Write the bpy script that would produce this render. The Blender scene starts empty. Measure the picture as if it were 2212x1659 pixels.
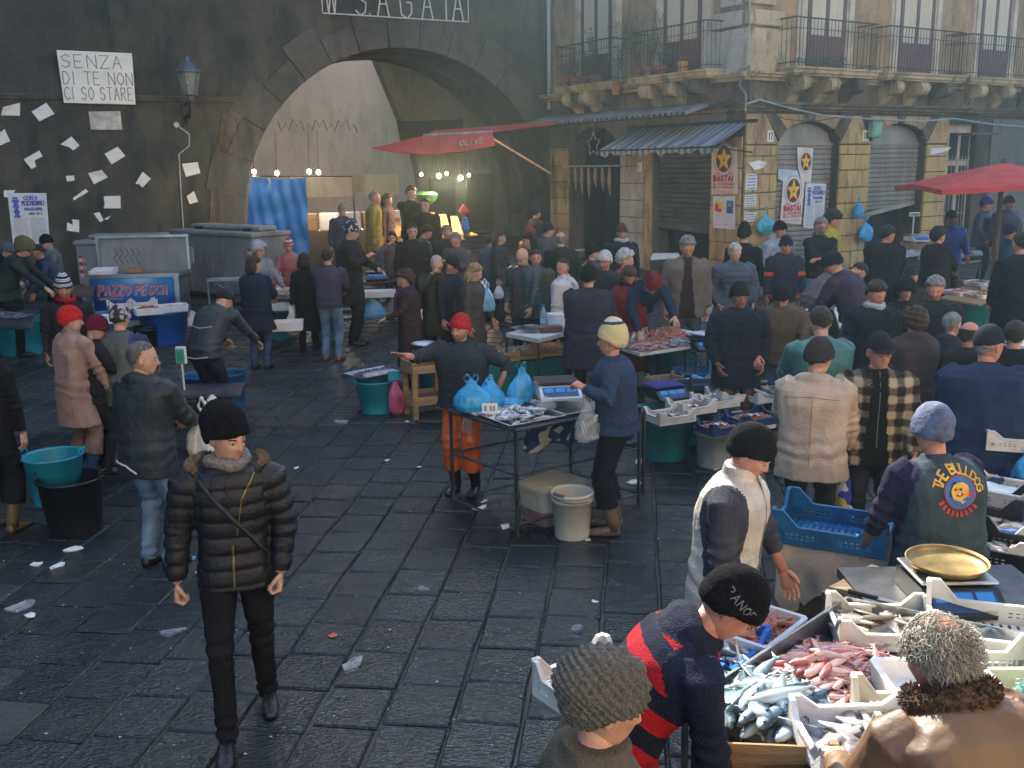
import bpy, bmesh, math, random
import numpy as np
from mathutils import Vector, Matrix
from math import radians as rad, sin, cos, tan, atan, pi, sqrt
sc = bpy.context.scene
C = sc.collection
random.seed(7); RNG = np.random.RandomState(7)
# ------------------------------------------------------------------ camera
CAMH, PITCH, ROLL, FPX, PW, PH = 2.95, rad(12.65), rad(1.0), 2100.0, 2212.0, 1659.0
_F = np.array([0, cos(PITCH), -sin(PITCH)]); _U0 = np.array([0, sin(PITCH), cos(PITCH)]); _R0 = np.array([1.0, 0, 0])
_R = _R0*cos(ROLL)-_U0*sin(ROLL); _U = _U0*cos(ROLL)+_R0*sin(ROLL)
cam_d = bpy.data.cameras.new('camera'); cam = bpy.data.objects.new('camera', cam_d); C.objects.link(cam)
m = Matrix.Identity(4)
for i in range(3):
 m[i][0] = _R[i]; m[i][1] = _U[i]; m[i][2] = -_F[i]
m[2][3] = CAMH
cam.matrix_world = m
cam_d.sensor_width = 36; cam_d.lens = 36*FPX/PW; cam_d.clip_end = 400; cam_d.clip_start = 0.05
sc.camera = cam
# ------------------------------------------------------------------ light
SUN_EL, SUN_AZ = 36.0, -15.0          # azimuth measured from +Y towards +X
sd = bpy.data.lights.new('sun', 'SUN'); sd.energy = 4.0; sd.angle = rad(0.5); sd.color = (1.0, 0.93, 0.80)
so = bpy.data.objects.new('sun', sd); C.objects.link(so)
_s = Vector((sin(rad(SUN_AZ))*cos(rad(SUN_EL)), cos(rad(SUN_AZ))*cos(rad(SUN_EL)), sin(rad(SUN_EL))))
so.rotation_euler = _s.to_track_quat('Z', 'Y').to_euler(); so.location = (0, 0, 30)
W = bpy.data.worlds.new('World'); sc.world = W; W.use_nodes = True
nt = W.node_tree; nt.nodes.clear()
sky = nt.nodes.new('ShaderNodeTexSky'); sky.sky_type = 'NISHITA'; sky.sun_disc = False
sky.sun_elevation = rad(SUN_EL); sky.sun_rotation = rad(SUN_AZ); sky.dust_density = 1.6; sky.air_density = 1.0; sky.ozone_density = 2.5
bg = nt.nodes.new('ShaderNodeBackground'); bg.inputs[1].default_value = 0.13
wo = nt.nodes.new('ShaderNodeOutputWorld')
nt.links.new(sky.outputs[0], bg.inputs[0]); nt.links.new(bg.outputs[0], wo.inputs[0])
vs = sc.view_settings; vs.view_transform = 'Standard'; vs.look = 'None'; vs.gamma = 1; vs.use_curve_mapping = False
vs.exposure = 2.0
sc.cycles.max_bounces = 5; sc.cycles.diffuse_bounces = 3; sc.cycles.glossy_bounces = 2
sc.cycles.transmission_bounces = 3; sc.cycles.transparent_max_bounces = 6; sc.cycles.volume_bounces = 0
sc.cycles.use_denoising = True; sc.cycles.sample_clamp_indirect = 4.0
sc.cycles.caustics_reflective = False; sc.cycles.caustics_refractive = False
# ------------------------------------------------------------------ where a picture point lies in the place
def ray(px, py):
 return _F + (px-PW/2)/FPX*_R - (py-PH/2)/FPX*_U
def sstep(a, b, x):
 t = min(1, max(0, (x-a)/(b-a))); return t*t*(3-2*t)
def gz(x, y):
 """ground height: level near the camera, rising gently towards the back"""
 return 0.02*max(0.0, min(y, 32)-8) + 0.42*sstep(17.5, 20.5, y)*sstep(-6.5, -4.8, x)*(1-sstep(0.2, 1.6, x))
def gp(px, py, z=0.0):
 """point on the horizontal plane z (above the local ground)"""
 d = ray(px, py); P = None; zz = z
 for _ in range(12):
  t = (zz-CAMH)/d[2]; P = d*t; zz = z+gz(P[0], P[1])
 return Vector((P[0], P[1], zz))
def gd(px, py, dist):
 d = ray(px, py); t = dist/d[1]
 return Vector((d[0]*t, d[1]*t, CAMH+d[2]*t))
def stand(px, py, h, dist=None):
 """feet position of something of height h whose top shows at px,py"""
 if dist:
  P = gd(px, py, dist); return Vector((P.x, P.y, gz(P.x, P.y)))
 d = ray(px, py); best = None
 y = 1.2
 while y < 40:
  t = y/d[1]; z = CAMH+d[2]*t
  if z <= gz(d[0]*t, y)+h: break
  y += 0.02
 t = y/d[1]
 return Vector((d[0]*t, y, gz(d[0]*t, y)))
# ------------------------------------------------------------------ materials
MATS = {}
def new_mat(name):
 m = bpy.data.materials.new(name); m.use_nodes = True
 return m, m.node_tree, m.node_tree.nodes['Principled BSDF']
def N(nt, typ, **kw):
 n = nt.nodes.new(typ)
 for k, v in kw.items():
  if k.startswith('i_'):
   key = k[2:]; key = int(key) if key.isdigit() else key
   n.inputs[key].default_value = v
  else: setattr(n, k, v)
 return n
def c4(c): return (c[0], c[1], c[2], 1)
def mat(name, col, rough=0.6, var=0.25, scale=8.0, bump=0.0, bscale=40.0, metal=0.0, spec=None, col2=None, sss=0.0, trans=0.0, coat=0.0, alpha=1.0, stretch=(1,1,1), contrast=(0.35,0.65)):
 """plain surface whose colour wanders between two near tones with noise"""
 key = name
 if key in MATS: return MATS[key]
 m, nt, b = new_mat(name)
 tc = N(nt, 'ShaderNodeTexCoord'); mp = N(nt, 'ShaderNodeMapping'); mp.inputs['Scale'].default_value = stretch
 nt.links.new(tc.outputs['Object'], mp.inputs[0])
 n = N(nt, 'ShaderNodeTexNoise', i_Scale=scale, i_Detail=5.0); nt.links.new(mp.outputs[0], n.inputs['Vector'])
 r = N(nt, 'ShaderNodeValToRGB'); c2 = col2 or tuple(max(0, x*(1-var)) for x in col); ch = col if col2 else tuple(min(1, x*(1+var*0.6)) for x in col)
 r.color_ramp.elements[0].color = c4(c2); r.color_ramp.elements[1].color = c4(ch)
 r.color_ramp.elements[0].position = contrast[0]; r.color_ramp.elements[1].position = contrast[1]
 nt.links.new(n.outputs['Fac'], r.inputs[0]); nt.links.new(r.outputs[0], b.inputs['Base Color'])
 b.inputs['Roughness'].default_value = rough; b.inputs['Metallic'].default_value = metal
 if spec is not None: b.inputs['Specular IOR Level'].default_value = spec
 if trans: b.inputs['Transmission Weight'].default_value = trans
 if coat: b.inputs['Coat Weight'].default_value = coat
 if alpha < 1: b.inputs['Alpha'].default_value = alpha
 if sss:
  b.inputs['Subsurface Weight'].default_value = sss; b.inputs['Subsurface Radius'].default_value = (0.02, 0.008, 0.004); b.inputs['Subsurface Scale'].default_value = 0.3
 if bump:
  n2 = N(nt, 'ShaderNodeTexNoise', i_Scale=bscale, i_Detail=4.0); nt.links.new(mp.outputs[0], n2.inputs['Vector'])
  bp = N(nt, 'ShaderNodeBump', i_Strength=bump, i_Distance=0.02); nt.links.new(n2.outputs['Fac'], bp.inputs['Height']); nt.links.new(bp.outputs[0], b.inputs['Normal'])
 MATS[key] = m; return m
def emis(name, col, s):
 if name in MATS: return MATS[name]
 m, nt, b = new_mat(name); b.inputs['Base Color'].default_value = c4(col)
 b.inputs['Emission Color'].default_value = c4(col); b.inputs['Emission Strength'].default_value = s
 MATS[name] = m; return m
def cloth(col, kind='cloth', var=0.22):
 key = kind+'_%02x%02x%02x' % tuple(int(255*sqrt(x)) for x in col)
 if kind == 'leather': return mat(key, col, 0.38, 0.3, 6, 0.5, 30, spec=0.5)
 if kind == 'knit': return mat(key, col, 0.95, 0.35, 60, 0.9, 160, spec=0.1)
 if kind == 'denim': return mat(key, col, 0.85, 0.4, 7, 0.5, 200, spec=0.15)
 if kind == 'shell': return mat(key, col, 0.5, var, 5, 0.35, 60, spec=0.35)
 if kind == 'rubber': return mat(key, col, 0.3, 0.25, 7, 0.3, 20, spec=0.5)
 if kind == 'plastic': return mat(key, col, 0.35, 0.15, 5, 0.05, 30, spec=0.5)
 return mat(key, col, 0.9, var, 9, 0.5, 120, spec=0.15)
# ------------------------------------------------------------------ mesh gathering
class MB:
 def __init__(s): s.v = []; s.f = []; s.m = []
 def add(s, vs, fs, mi=0):
  o = len(s.v); s.v += [tuple(map(float, p)) for p in vs]
  for f in fs: s.f.append([i+o for i in f]); s.m.append(mi)
  return s
 def box(s, c, d, mi=0, rz=0, M=None, bev=0.0):
  x, y, z = d[0]/2, d[1]/2, d[2]/2
  if bev > 0:
   b = min(bev, x*.9, y*.9, z*.9); ring = []
   def rect(X, Y, Z, k): return [(-X+k, -Y, Z), (X-k, -Y, Z), (X, -Y+k, Z), (X, Y-k, Z), (X-k, Y, Z), (-X+k, Y, Z), (-X, Y-k, Z), (-X, -Y+k, Z)]
   P = rect(x-b, y-b, -z, b*.4)+rect(x, y, -z+b, b)+rect(x, y, z-b, b)+rect(x-b, y-b, z, b*.4)
   F = [list(range(7, -1, -1)), list(range(24, 32))]
   for r in range(3):
    for i in range(8): F.append([r*8+i, r*8+(i+1) % 8, r*8+8+(i+1) % 8, r*8+8+i])
  else:
   P = [(-x,-y,-z),(x,-y,-z),(x,y,-z),(-x,y,-z),(-x,-y,z),(x,-y,z),(x,y,z),(-x,y,z)]
   F = [[3,2,1,0],[4,5,6,7],[0,1,5,4],[1,2,6,5],[2,3,7,6],[3,0,4,7]]
  if rz: ca, sa = cos(rz), sin(rz); P = [(p[0]*ca-p[1]*sa, p[0]*sa+p[1]*ca, p[2]) for p in P]
  P = [(p[0]+c[0], p[1]+c[1], p[2]+c[2]) for p in P]
  if M is not None: P = [tuple(M @ Vector(p)) for p in P]
  return s.add(P, F, mi)
 def lathe(s, prof, n=20, c=(0,0,0), mi=0, M=None, cap0=True, cap1=True, sx=1, sy=1):
  P = []; F = []
  for r, z in prof:
   for i in range(n):
    a = 2*pi*i/n; P.append((c[0]+r*cos(a)*sx, c[1]+r*sin(a)*sy, c[2]+z))
  for k in range(len(prof)-1):
   for i in range(n): F.append([k*n+i, k*n+(i+1) % n, k*n+n+(i+1) % n, k*n+n+i])
  if cap0: F.append(list(range(n-1, -1, -1)))
  if cap1: F.append(list(range((len(prof)-1)*n, len(prof)*n)))
  if M is not None: P = [tuple(M @ Vector(p)) for p in P]
  return s.add(P, F, mi)
 def tube(s, pts, r, n=8, mi=0, caps=True, flat=None):
  """round bar along points; r number or list; flat=(rx,ry) scale"""
  pts = [Vector(p) for p in pts]; k = len(pts)
  rs = r if hasattr(r, '__len__') else [r]*k
  P = []; F = []; up = None
  for i, p in enumerate(pts):
   t = (pts[min(i+1, k-1)]-pts[max(i-1, 0)]).normalized()
   if up is None: up = Vector((0, 0, 1)) if abs(t.z) < .9 else Vector((1, 0, 0))
   a = up.cross(t)
   if a.length < 1e-5: a = Vector((1, 0, 0)).cross(t)
   a.normalize(); b = t.cross(a); up = b
   fx, fy = flat or (1, 1)
   for j in range(n):
    th = 2*pi*j/n; P.append(p+a*(rs[i]*fx*cos(th))+b*(rs[i]*fy*sin(th)))
  for i in range(k-1):
   for j in range(n): F.append([i*n+j, i*n+(j+1) % n, i*n+n+(j+1) % n, i*n+n+j])
  if caps: F.append(list(range(n-1, -1, -1))); F.append(list(range((k-1)*n, k*n)))
  return s.add(P, F, mi)
 def poly(s, pts, mi=0): return s.add(pts, [list(range(len(pts)))], mi)
 def prism(s, pts, ex, mi=0):
  """polygon extruded by vector ex"""
  n = len(pts); e = Vector(ex); P = [Vector(p) for p in pts]; P += [p+e for p in P]
  F = [list(range(n-1, -1, -1)), list(range(n, 2*n))]+[[i, (i+1) % n, n+(i+1) % n, n+i] for i in range(n)]
  return s.add(P, F, mi)
 def xf(s, M):
  s.v = [tuple(M @ Vector(p)) for p in s.v]; return s
 def join(s, o, M=None, dm=0):
  P = [tuple(M @ Vector(p)) for p in o.v] if M is not None else o.v
  k = len(s.v); s.v += P; s.f += [[i+k for i in f] for f in o.f]; s.m += [x+dm for x in o.m]; return s
 def mesh(s, name, mats, smooth=False):
  me = bpy.data.meshes.new(name); me.from_pydata(s.v, [], s.f)
  for mt in (mats if isinstance(mats, (list, tuple)) else [mats]): me.materials.append(mt)
  if max(s.m or [0]) > 0: me.polygons.foreach_set('material_index', s.m)
  if smooth: me.polygons.foreach_set('use_smooth', [True]*len(s.f))
  me.update(); return me
 def obj(s, name, mats, parent=None, smooth=False, fixn=False):
  me = s.mesh(name, mats, smooth)
  if fixn:
   bm = bmesh.new(); bm.from_mesh(me); bmesh.ops.recalc_face_normals(bm, faces=bm.faces); bm.to_mesh(me); bm.free()
  return link(name, me, parent)
def link(name, me, parent=None, M=None):
 o = bpy.data.objects.new(name, me); C.objects.link(o)
 if parent is not None: o.parent = parent
 if M is not None: o.matrix_local = M
 return o
def tag(o, label=None, cat=None, group=None, kind=None):
 if label: o['label'] = label
 if cat: o['category'] = cat
 if group: o['group'] = group
 if kind: o['kind'] = kind
 return o
def thing(name, label, cat, loc=(0,0,0), rz=0.0, group=None):
 o = bpy.data.objects.new(name, None); C.objects.link(o); o.location = loc; o.rotation_euler = (0, 0, rz); o.empty_display_size = .1
 return tag(o, label, cat, group)
def fr(x, y, z, rz=0.0): return Matrix.Translation((x, y, z)) @ Matrix.Rotation(rz, 4, 'Z')
def ang(v): return math.atan2(v[1], v[0])
def stroke_text(txt, size, w=0.09, shear=0.0, sp=0.28):
 """block letters drawn as thin bars: returns list of ((x0,y0),(x1,y1)) and total width"""
 G = {'A':[(0,0,.5,1),(.5,1,1,0),(.2,.4,.8,.4)],'B':[(0,0,0,1),(0,1,.8,.9),(.8,.9,.8,.6),(.8,.6,0,.52),(.8,.45,.9,.15),(.9,.15,0,0),(0,.52,.8,.45)],
 'C':[(1,.85,.5,1),(.5,1,0,.7),(0,.7,0,.3),(0,.3,.5,0),(.5,0,1,.15)],'D':[(0,0,0,1),(0,1,.6,.95),(.6,.95,1,.5),(1,.5,.6,.05),(.6,.05,0,0)],
 'E':[(0,0,0,1),(0,1,.85,1),(0,.5,.7,.5),(0,0,.85,0)],'F':[(0,0,0,1),(0,1,.85,1),(0,.5,.7,.5)],'G':[(1,.85,.5,1),(.5,1,0,.6),(0,.6,.1,.1),(.1,.1,.6,0),(.6,0,1,.15),(1,.15,1,.5),(1,.5,.6,.5)],
 'H':[(0,0,0,1),(1,0,1,1),(0,.5,1,.5)],'I':[(.3,0,.3,1)],'L':[(0,1,0,0),(0,0,.8,0)],'M':[(0,0,0,1),(0,1,.5,.4),(.5,.4,1,1),(1,1,1,0)],'N':[(0,0,0,1),(0,1,1,0),(1,0,1,1)],
 'O':[(.5,1,0,.7),(0,.7,0,.3),(0,.3,.5,0),(.5,0,1,.3),(1,.3,1,.7),(1,.7,.5,1)],'P':[(0,0,0,1),(0,1,.8,.95),(.8,.95,.85,.6),(.85,.6,0,.48)],'R':[(0,0,0,1),(0,1,.8,.95),(.8,.95,.8,.6),(.8,.6,0,.5),(.3,.5,.95,0)],
 'S':[(.95,.85,.5,1),(.5,1,.05,.8),(.05,.8,.2,.55),(.2,.55,.9,.4),(.9,.4,.8,.1),(.8,.1,.4,0),(.4,0,0,.15)],'T':[(0,1,1,1),(.5,1,.5,0)],'U':[(0,1,0,.3),(0,.3,.4,0),(.4,0,.7,0),(.7,0,1,.3),(1,.3,1,1)],
 'V':[(0,1,.5,0),(.5,0,1,1)],'W':[(0,1,.25,0),(.25,0,.5,.7),(.5,.7,.75,0),(.75,0,1,1)],'Z':[(0,1,1,1),(1,1,0,0),(0,0,1,0)],'Q':[(.5,1,0,.5),(0,.5,.5,0),(.5,0,1,.5),(1,.5,.5,1),(.6,.3,1,0)],
 '1':[(.1,.8,.4,1),(.4,1,.4,0)],'2':[(0,.8,.5,1),(.5,1,.9,.7),(.9,.7,0,0),(0,0,.95,0)],'7':[(0,1,.9,1),(.9,1,.3,0)],'8':[(.5,1,.1,.75),(.1,.75,.9,.3),(.9,.3,.5,0),(.5,0,.1,.3),(.1,.3,.9,.75),(.9,.75,.5,1)],'0':[(.5,1,.05,.5),(.05,.5,.5,0),(.5,0,.95,.5),(.95,.5,.5,1)],'3':[(0,.9,.5,1),(.5,1,.85,.75),(.85,.75,.4,.5),(.4,.5,.9,.25),(.9,.25,.5,0),(.5,0,0,.1)],
 '!':[(.3,1,.3,.3),(.3,.12,.3,0)],'.':[(.2,.08,.2,0)],'-':[(.1,.45,.8,.45)],'J':[(.8,1,.8,.2),(.8,.2,.4,0),(.4,0,0,.2)],'K':[(0,0,0,1),(.9,1,0,.4),(.3,.6,1,0)],'*':[(0,.2,1,.8),(0,.8,1,.2),(.5,0,.5,1)]}
 segs = []; x = 0.0
 for ch in txt:
  if ch == ' ': x += .62; continue
  g = G.get(ch.upper(), [])
  cw = .35 if ch in 'I!.' else .66
  for a, b, c, d in g: segs.append((((x+a*cw)+shear*b, b), ((x+c*cw)+shear*d, d)))
  x += cw+sp
 wd = max(x-sp, .01)
 return [((a[0]*size, a[1]*size), (b[0]*size, b[1]*size)) for a, b in segs], wd*size
def put_text(mb, txt, x, y, size, z, mi, w=0.10, shear=0.0, width=None, center=False):
 """flat strokes on local xy plane at height z"""
 segs, wd = stroke_text(txt, size, shear=shear)
 kx = width/wd if width else 1.0
 if center: x -= wd*kx/2
 t = w*size/2
 for a, b in segs:
  p = Vector((x+a[0]*kx, y+a[1])); q = Vector((x+b[0]*kx, y+b[1])); d = (q-p)
  if d.length < 1e-6: continue
  d.normalize(); n = Vector((-d.y, d.x))*t; e = d*t*.6
  mb.poly([(p.x-n.x-e.x, p.y-n.y-e.y, z), (q.x-n.x+e.x, q.y-n.y+e.y, z), (q.x+n.x+e.x, q.y+n.y+e.y, z), (p.x+n.x-e.x, p.y+n.y-e.y, z)], mi)
 return wd*kx
def gray_lines(mb, x0, x1, y0, y1, n, z, mi, rs):
 """unreadable small print: rows of short dashes"""
 for i in range(n):
  y = y1-(y1-y0)*i/max(1, n-1); x = x0
  while x < x1:
   l = rs.uniform(.03, .12)*(x1-x0); e = min(x+l, x1); hh = (y1-y0)/n*.25
   mb.poly([(x, y-hh, z), (e, y-hh, z), (e, y+hh, z), (x, y+hh, z)], mi); x = e+(x1-x0)*rs.uniform(.015, .04)
# ------------------------------------------------------------------ facade frames (x along the wall to the right, y into the wall, z up)
def frame_from(px, Y, yaw):
 d = ray(px, 500); u = (sin(rad(yaw)), cos(rad(yaw)))
 return (d[0]/d[1]*Y, Y), u
_o, _u = frame_from(450, 23.5, 61)
MW = fr(_o[0], _o[1], 0, ang(_u))                       # main wall
CORNER = (5.193, 21.962); JUNC = (1.179, 28.142)
ML = fr(JUNC[0], JUNC[1], 0, ang((sin(rad(33)), -cos(rad(33)))))   # left facade of corner house, x 0..7.37
LL = 7.369
MR = fr(CORNER[0], CORNER[1], 0, ang((sin(rad(57)), cos(rad(57)))))  # right facade
def fx(Mf, px, py, yl=0.0):
 Mi = Mf.inverted(); o = Mi @ Vector((0, 0, CAMH)); d = Mi.to_3x3() @ Vector(ray(px, py))
 t = (yl-o.y)/d.y; P = o+d*t
 return P.x, P.z
# ------------------------------------------------------------------ materials of the setting
def wall_mat(name, c1, c2, c3, rough=0.9, scale=0.7, bump=0.5, streak=True, sc2=5.0):
 if name in MATS: return MATS[name]
 m, nt, b = new_mat(name); L = nt.links.new
 tc = N(nt, 'ShaderNodeTexCoord')
 n1 = N(nt, 'ShaderNodeTexNoise', i_Scale=scale, i_Detail=8.0, i_Roughness=0.65); L(tc.outputs['Object'], n1.inputs['Vector'])
 r1 = N(nt, 'ShaderNodeValToRGB'); e = r1.color_ramp.elements; e[0].color = c4(c1); e[1].color = c4(c2); e[0].position = .35; e[1].position = .62
 L(n1.outputs['Fac'], r1.inputs[0])
 mp = N(nt, 'ShaderNodeMapping'); mp.inputs['Scale'].default_value = (1.6, 1.6, 0.5); L(tc.outputs['Object'], mp.inputs[0])
 n2 = N(nt, 'ShaderNodeTexNoise', i_Scale=1.5, i_Detail=7.0, i_Roughness=0.7); L(mp.outputs[0], n2.inputs['Vector'])
 r2 = N(nt, 'ShaderNodeValToRGB'); r2.color_ramp.elements[0].position = .48; r2.color_ramp.elements[1].position = .66
 L(n2.outputs['Fac'], r2.inputs[0])
 mx = N(nt, 'ShaderNodeMixRGB'); mx.inputs[2].default_value = c4(c3); L(r1.outputs[0], mx.inputs[1]); L(r2.outputs[0], mx.inputs[0])
 n3 = N(nt, 'ShaderNodeTexNoise', i_Scale=sc2*5, i_Detail=6.0, i_Roughness=0.7); L(tc.outputs['Object'], n3.inputs['Vector'])
 mx2 = N(nt, 'ShaderNodeMixRGB', blend_type='OVERLAY'); mx2.inputs[0].default_value = .55; L(mx.outputs[0], mx2.inputs[1]); L(n3.outputs['Color'], mx2.inputs[2])
 hs = N(nt, 'ShaderNodeRGBToBW'); L(n3.outputs['Color'], hs.inputs[0]); L(hs.outputs[0], mx2.inputs[2])
 L(mx2.outputs[0], b.inputs['Base Color']); b.inputs['Roughness'].default_value = rough; b.inputs['Specular IOR Level'].default_value = .2
 bp = N(nt, 'ShaderNodeBump', i_Strength=bump, i_Distance=0.03); L(n3.outputs['Fac'], bp.inputs['Height']); L(bp.outputs[0], b.inputs['Normal'])
 MATS[name] = m; return m
m_mainwall = wall_mat('dark_lava_plaster', (.040,.050,.040), (.108,.098,.075), (.032,.042,.040), scale=.8)
m_voussoir = wall_mat('grey_lava_stone', (.075,.078,.07), (.13,.12,.10), (.05,.052,.05), scale=1.5)
m_ochre = wall_mat('ochre_render', (.30,.20,.11), (.42,.29,.16), (.16,.11,.07), scale=.8)
m_stone = wall_mat('warm_limestone', (.34,.24,.13), (.50,.37,.20), (.13,.09,.06), scale=1.3)
m_stone_y = wall_mat('yellow_limestone', (.42,.31,.13), (.52,.40,.18), (.26,.18,.09), scale=1.6)
m_stone_g = wall_mat('whitewashed_stone', (.36,.36,.34), (.46,.45,.41), (.22,.21,.18), scale=1.2)
m_grime = wall_mat('blackened_stone', (.07,.06,.045), (.19,.15,.10), (.035,.03,.025), scale=2.0)
m_mould = wall_mat('moulding_stone', (.38,.31,.19), (.52,.42,.26), (.09,.075,.05), scale=1.5)
m_joint = wall_mat('dark_mortar', (.07,.06,.045), (.11,.09,.07), (.04,.035,.03), scale=2.0)
m_pink = wall_mat('pink_plaster', (.62,.50,.46), (.72,.60,.54), (.50,.42,.40), scale=.5)
m_greyplaster = wall_mat('grey_courtyard_plaster', (.13,.135,.12), (.2,.19,.165), (.08,.085,.08), scale=.6)
m_frame_cream = mat('cream_window_surround', (.50,.44,.34), .8, .25, 2.5, .3, 25)
m_frame_mar = mat('maroon_paint', (.11,.035,.03), .55, .3, 3, .2, 25)
m_curtain = mat('cream_curtain', (.55,.50,.36), .9, .12, 3, .3, 12, stretch=(14,14,.4))
m_iron = mat('wrought_iron', (.035,.03,.028), .6, .4, 20, metal=.3)
m_steelgrey = mat('painted_steel', (.20,.20,.20), .45, .25, 6, .2, 30, metal=.4)
m_black = mat('black_matt', (.012,.012,.013), .6, .3, 9)
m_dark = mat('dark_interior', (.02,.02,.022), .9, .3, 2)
m_white = mat('white_paper', (.74,.74,.70), .8, .06, 5)
m_paperw = mat('cool_white_paper', (.66,.69,.72), .8, .06, 5)
m_ink = mat('black_ink', (.05,.05,.05), .8, .1, 5)
m_grayink = mat('grey_ink', (.40,.40,.42), .8, .1, 5)
m_pencil = mat('pencil_ink', (.30,.27,.24), .8, .1, 5)
m_red = mat('red_ink', (.55,.03,.03), .7, .1, 5)
m_blueink = mat('blue_ink', (.07,.12,.45), .7, .15, 5)
m_zinc = mat('zinc_pipe', (.30,.34,.36), .5, .25, 4, metal=.5, stretch=(1,1,.2))
m_green_box = mat('green_plastic_box', (.16,.38,.28), .5, .2, 5)
# ------------------------------------------------------------------ ground
def ground_mat(name, base=(.015,.020,.023), rough0=.10, rough1=.36):
 m, nt, b = new_mat(name); L = nt.links.new
 g = N(nt, 'ShaderNodeNewGeometry'); oi = N(nt, 'ShaderNodeObjectInfo')
 n1 = N(nt, 'ShaderNodeTexNoise', i_Scale=.55, i_Detail=6.0, i_Roughness=.6); L(g.outputs['Position'], n1.inputs['Vector'])
 r1 = N(nt, 'ShaderNodeValToRGB'); e = r1.color_ramp.elements
 e[0].color = c4(tuple(x*.6 for x in base)); e[1].color = c4(tuple(x*1.6 for x in (base[0]*1.1, base[1], base[2]*.85))); e[0].position = .35; e[1].position = .7
 L(n1.outputs['Fac'], r1.inputs[0])
 hv = N(nt, 'ShaderNodeHueSaturation'); mr = N(nt, 'ShaderNodeMapRange'); mr.inputs[3].default_value = .8; mr.inputs[4].default_value = 1.25
 L(oi.outputs['Random'], mr.inputs[0]); L(mr.outputs[0], hv.inputs['Value']); L(r1.outputs[0], hv.inputs['Color']); L(hv.outputs[0], b.inputs['Base Color'])
 n2 = N(nt, 'ShaderNodeTexNoise', i_Scale=1.3, i_Detail=5.0, i_Roughness=.6); L(g.outputs['Position'], n2.inputs['Vector'])
 mr2 = N(nt, 'ShaderNodeMapRange'); mr2.inputs[1].default_value = .38; mr2.inputs[2].default_value = .62; mr2.inputs[3].default_value = rough0; mr2.inputs[4].default_value = rough1
 L(n2.outputs['Fac'], mr2.inputs[0]); L(mr2.outputs[0], b.inputs['Roughness'])
 b.inputs['Specular IOR Level'].default_value = .5
 n3 = N(nt, 'ShaderNodeTexNoise', i_Scale=30.0, i_Detail=3.0, i_Roughness=.55, i_Distortion=.4); mp = N(nt, 'ShaderNodeMapping'); mp.inputs['Scale'].default_value = (1, 2.0, 1)
 L(g.outputs['Position'], mp.inputs[0]); L(mp.outputs[0], n3.inputs['Vector'])
 bp = N(nt, 'ShaderNodeBump', i_Strength=.9, i_Distance=0.014); L(n3.outputs['Fac'], bp.inputs['Height'])
 n4 = N(nt, 'ShaderNodeTexNoise', i_Scale=6.0, i_Detail=3.0); L(g.outputs['Position'], n4.inputs['Vector'])
 bp2 = N(nt, 'ShaderNodeBump', i_Strength=.5, i_Distance=0.03); L(n4.outputs['Fac'], bp2.inputs['Height']); L(bp2.outputs[0], bp.inputs['Normal'])
 L(bp.outputs[0], b.inputs['Normal'])
 return m
m_slab = ground_mat('wet_lava_slab'); m_bed = ground_mat('muddy_joint', (.034,.033,.027), .35, .7)
m_far = ground_mat('wet_paving_far', (.03,.033,.034), .22, .5)
gb = MB(); xs = np.concatenate([[-60, -30], np.arange(-16, 20.1, .75), [30, 60]]); ys = np.concatenate([[-14, -6], np.arange(0, 34.1, .5), [50, 90]])
P = [(x, y, gz(x, y)-0.012) for y in ys for x in xs]; nx = len(xs)
gb.add(P, [[j*nx+i, j*nx+i+1, (j+1)*nx+i+1, (j+1)*nx+i] for j in range(len(ys)-1) for i in range(nx-1)])
ground = gb.obj('ground', m_bed, smooth=True); tag(ground, kind='structure')
# lava paving: the slabs nearest the camera are pieces of their own, the rest one part
SY = 7.3; ca, sa = cos(rad(-SY)), sin(rad(-SY))
slab_meshes = []
for k in range(7):
 r = random.Random(k); w, l = .375, .410; b = MB(); n = 3
 jit = [(r.uniform(-.008, .008), r.uniform(-.010, .010)) for _ in range(4)]
 cs = [(-w/2+jit[0][0], -l/2+jit[0][1]), (w/2+jit[1][0], -l/2+jit[1][1]), (w/2+jit[2][0], l/2+jit[2][1]), (-w/2+jit[3][0], l/2+jit[3][1])]
 def ring(k_, z): return [(c[0]*k_+r.uniform(-.002, .002), c[1]*k_+r.uniform(-.002, .002), z) for c in cs]
 R0, R1, R2 = ring(1.0, -.03), ring(.985, -.006), ring(.93, .0045)
 b.add(R0+R1+R2, [[i, (i+1) % 4, 4+(i+1) % 4, 4+i] for i in range(4)]+[[4+i, 4+(i+1) % 4, 8+(i+1) % 4, 8+i] for i in range(4)]+[[8, 9, 10, 11]])
 slab_meshes.append(b.mesh('paving_slab', m_slab))
cands = []
for i in range(-40, 60):
 for j in range(-6, 56):
  off = ((i*7919) % 13)/13.0*.4
  lx, ly = i*.385, j*.42+off
  x, y = lx*ca-ly*sa, lx*sa+ly*ca
  if y < 3.2 or y > 24 or abs(x) > .60*y+1.2: continue
  d = np.array([x, y, -CAMH]);
  cands.append((y+(100 if (x > .05*y+.9 and y < 5.6) or x > .30*y+.2 or abs(x) > .56*y+.1 else 0), x, y, (i*31+j*17) % 7, ((i*13+j*29) % 100)/100))
cands.sort(); stuffb = MB()
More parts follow.
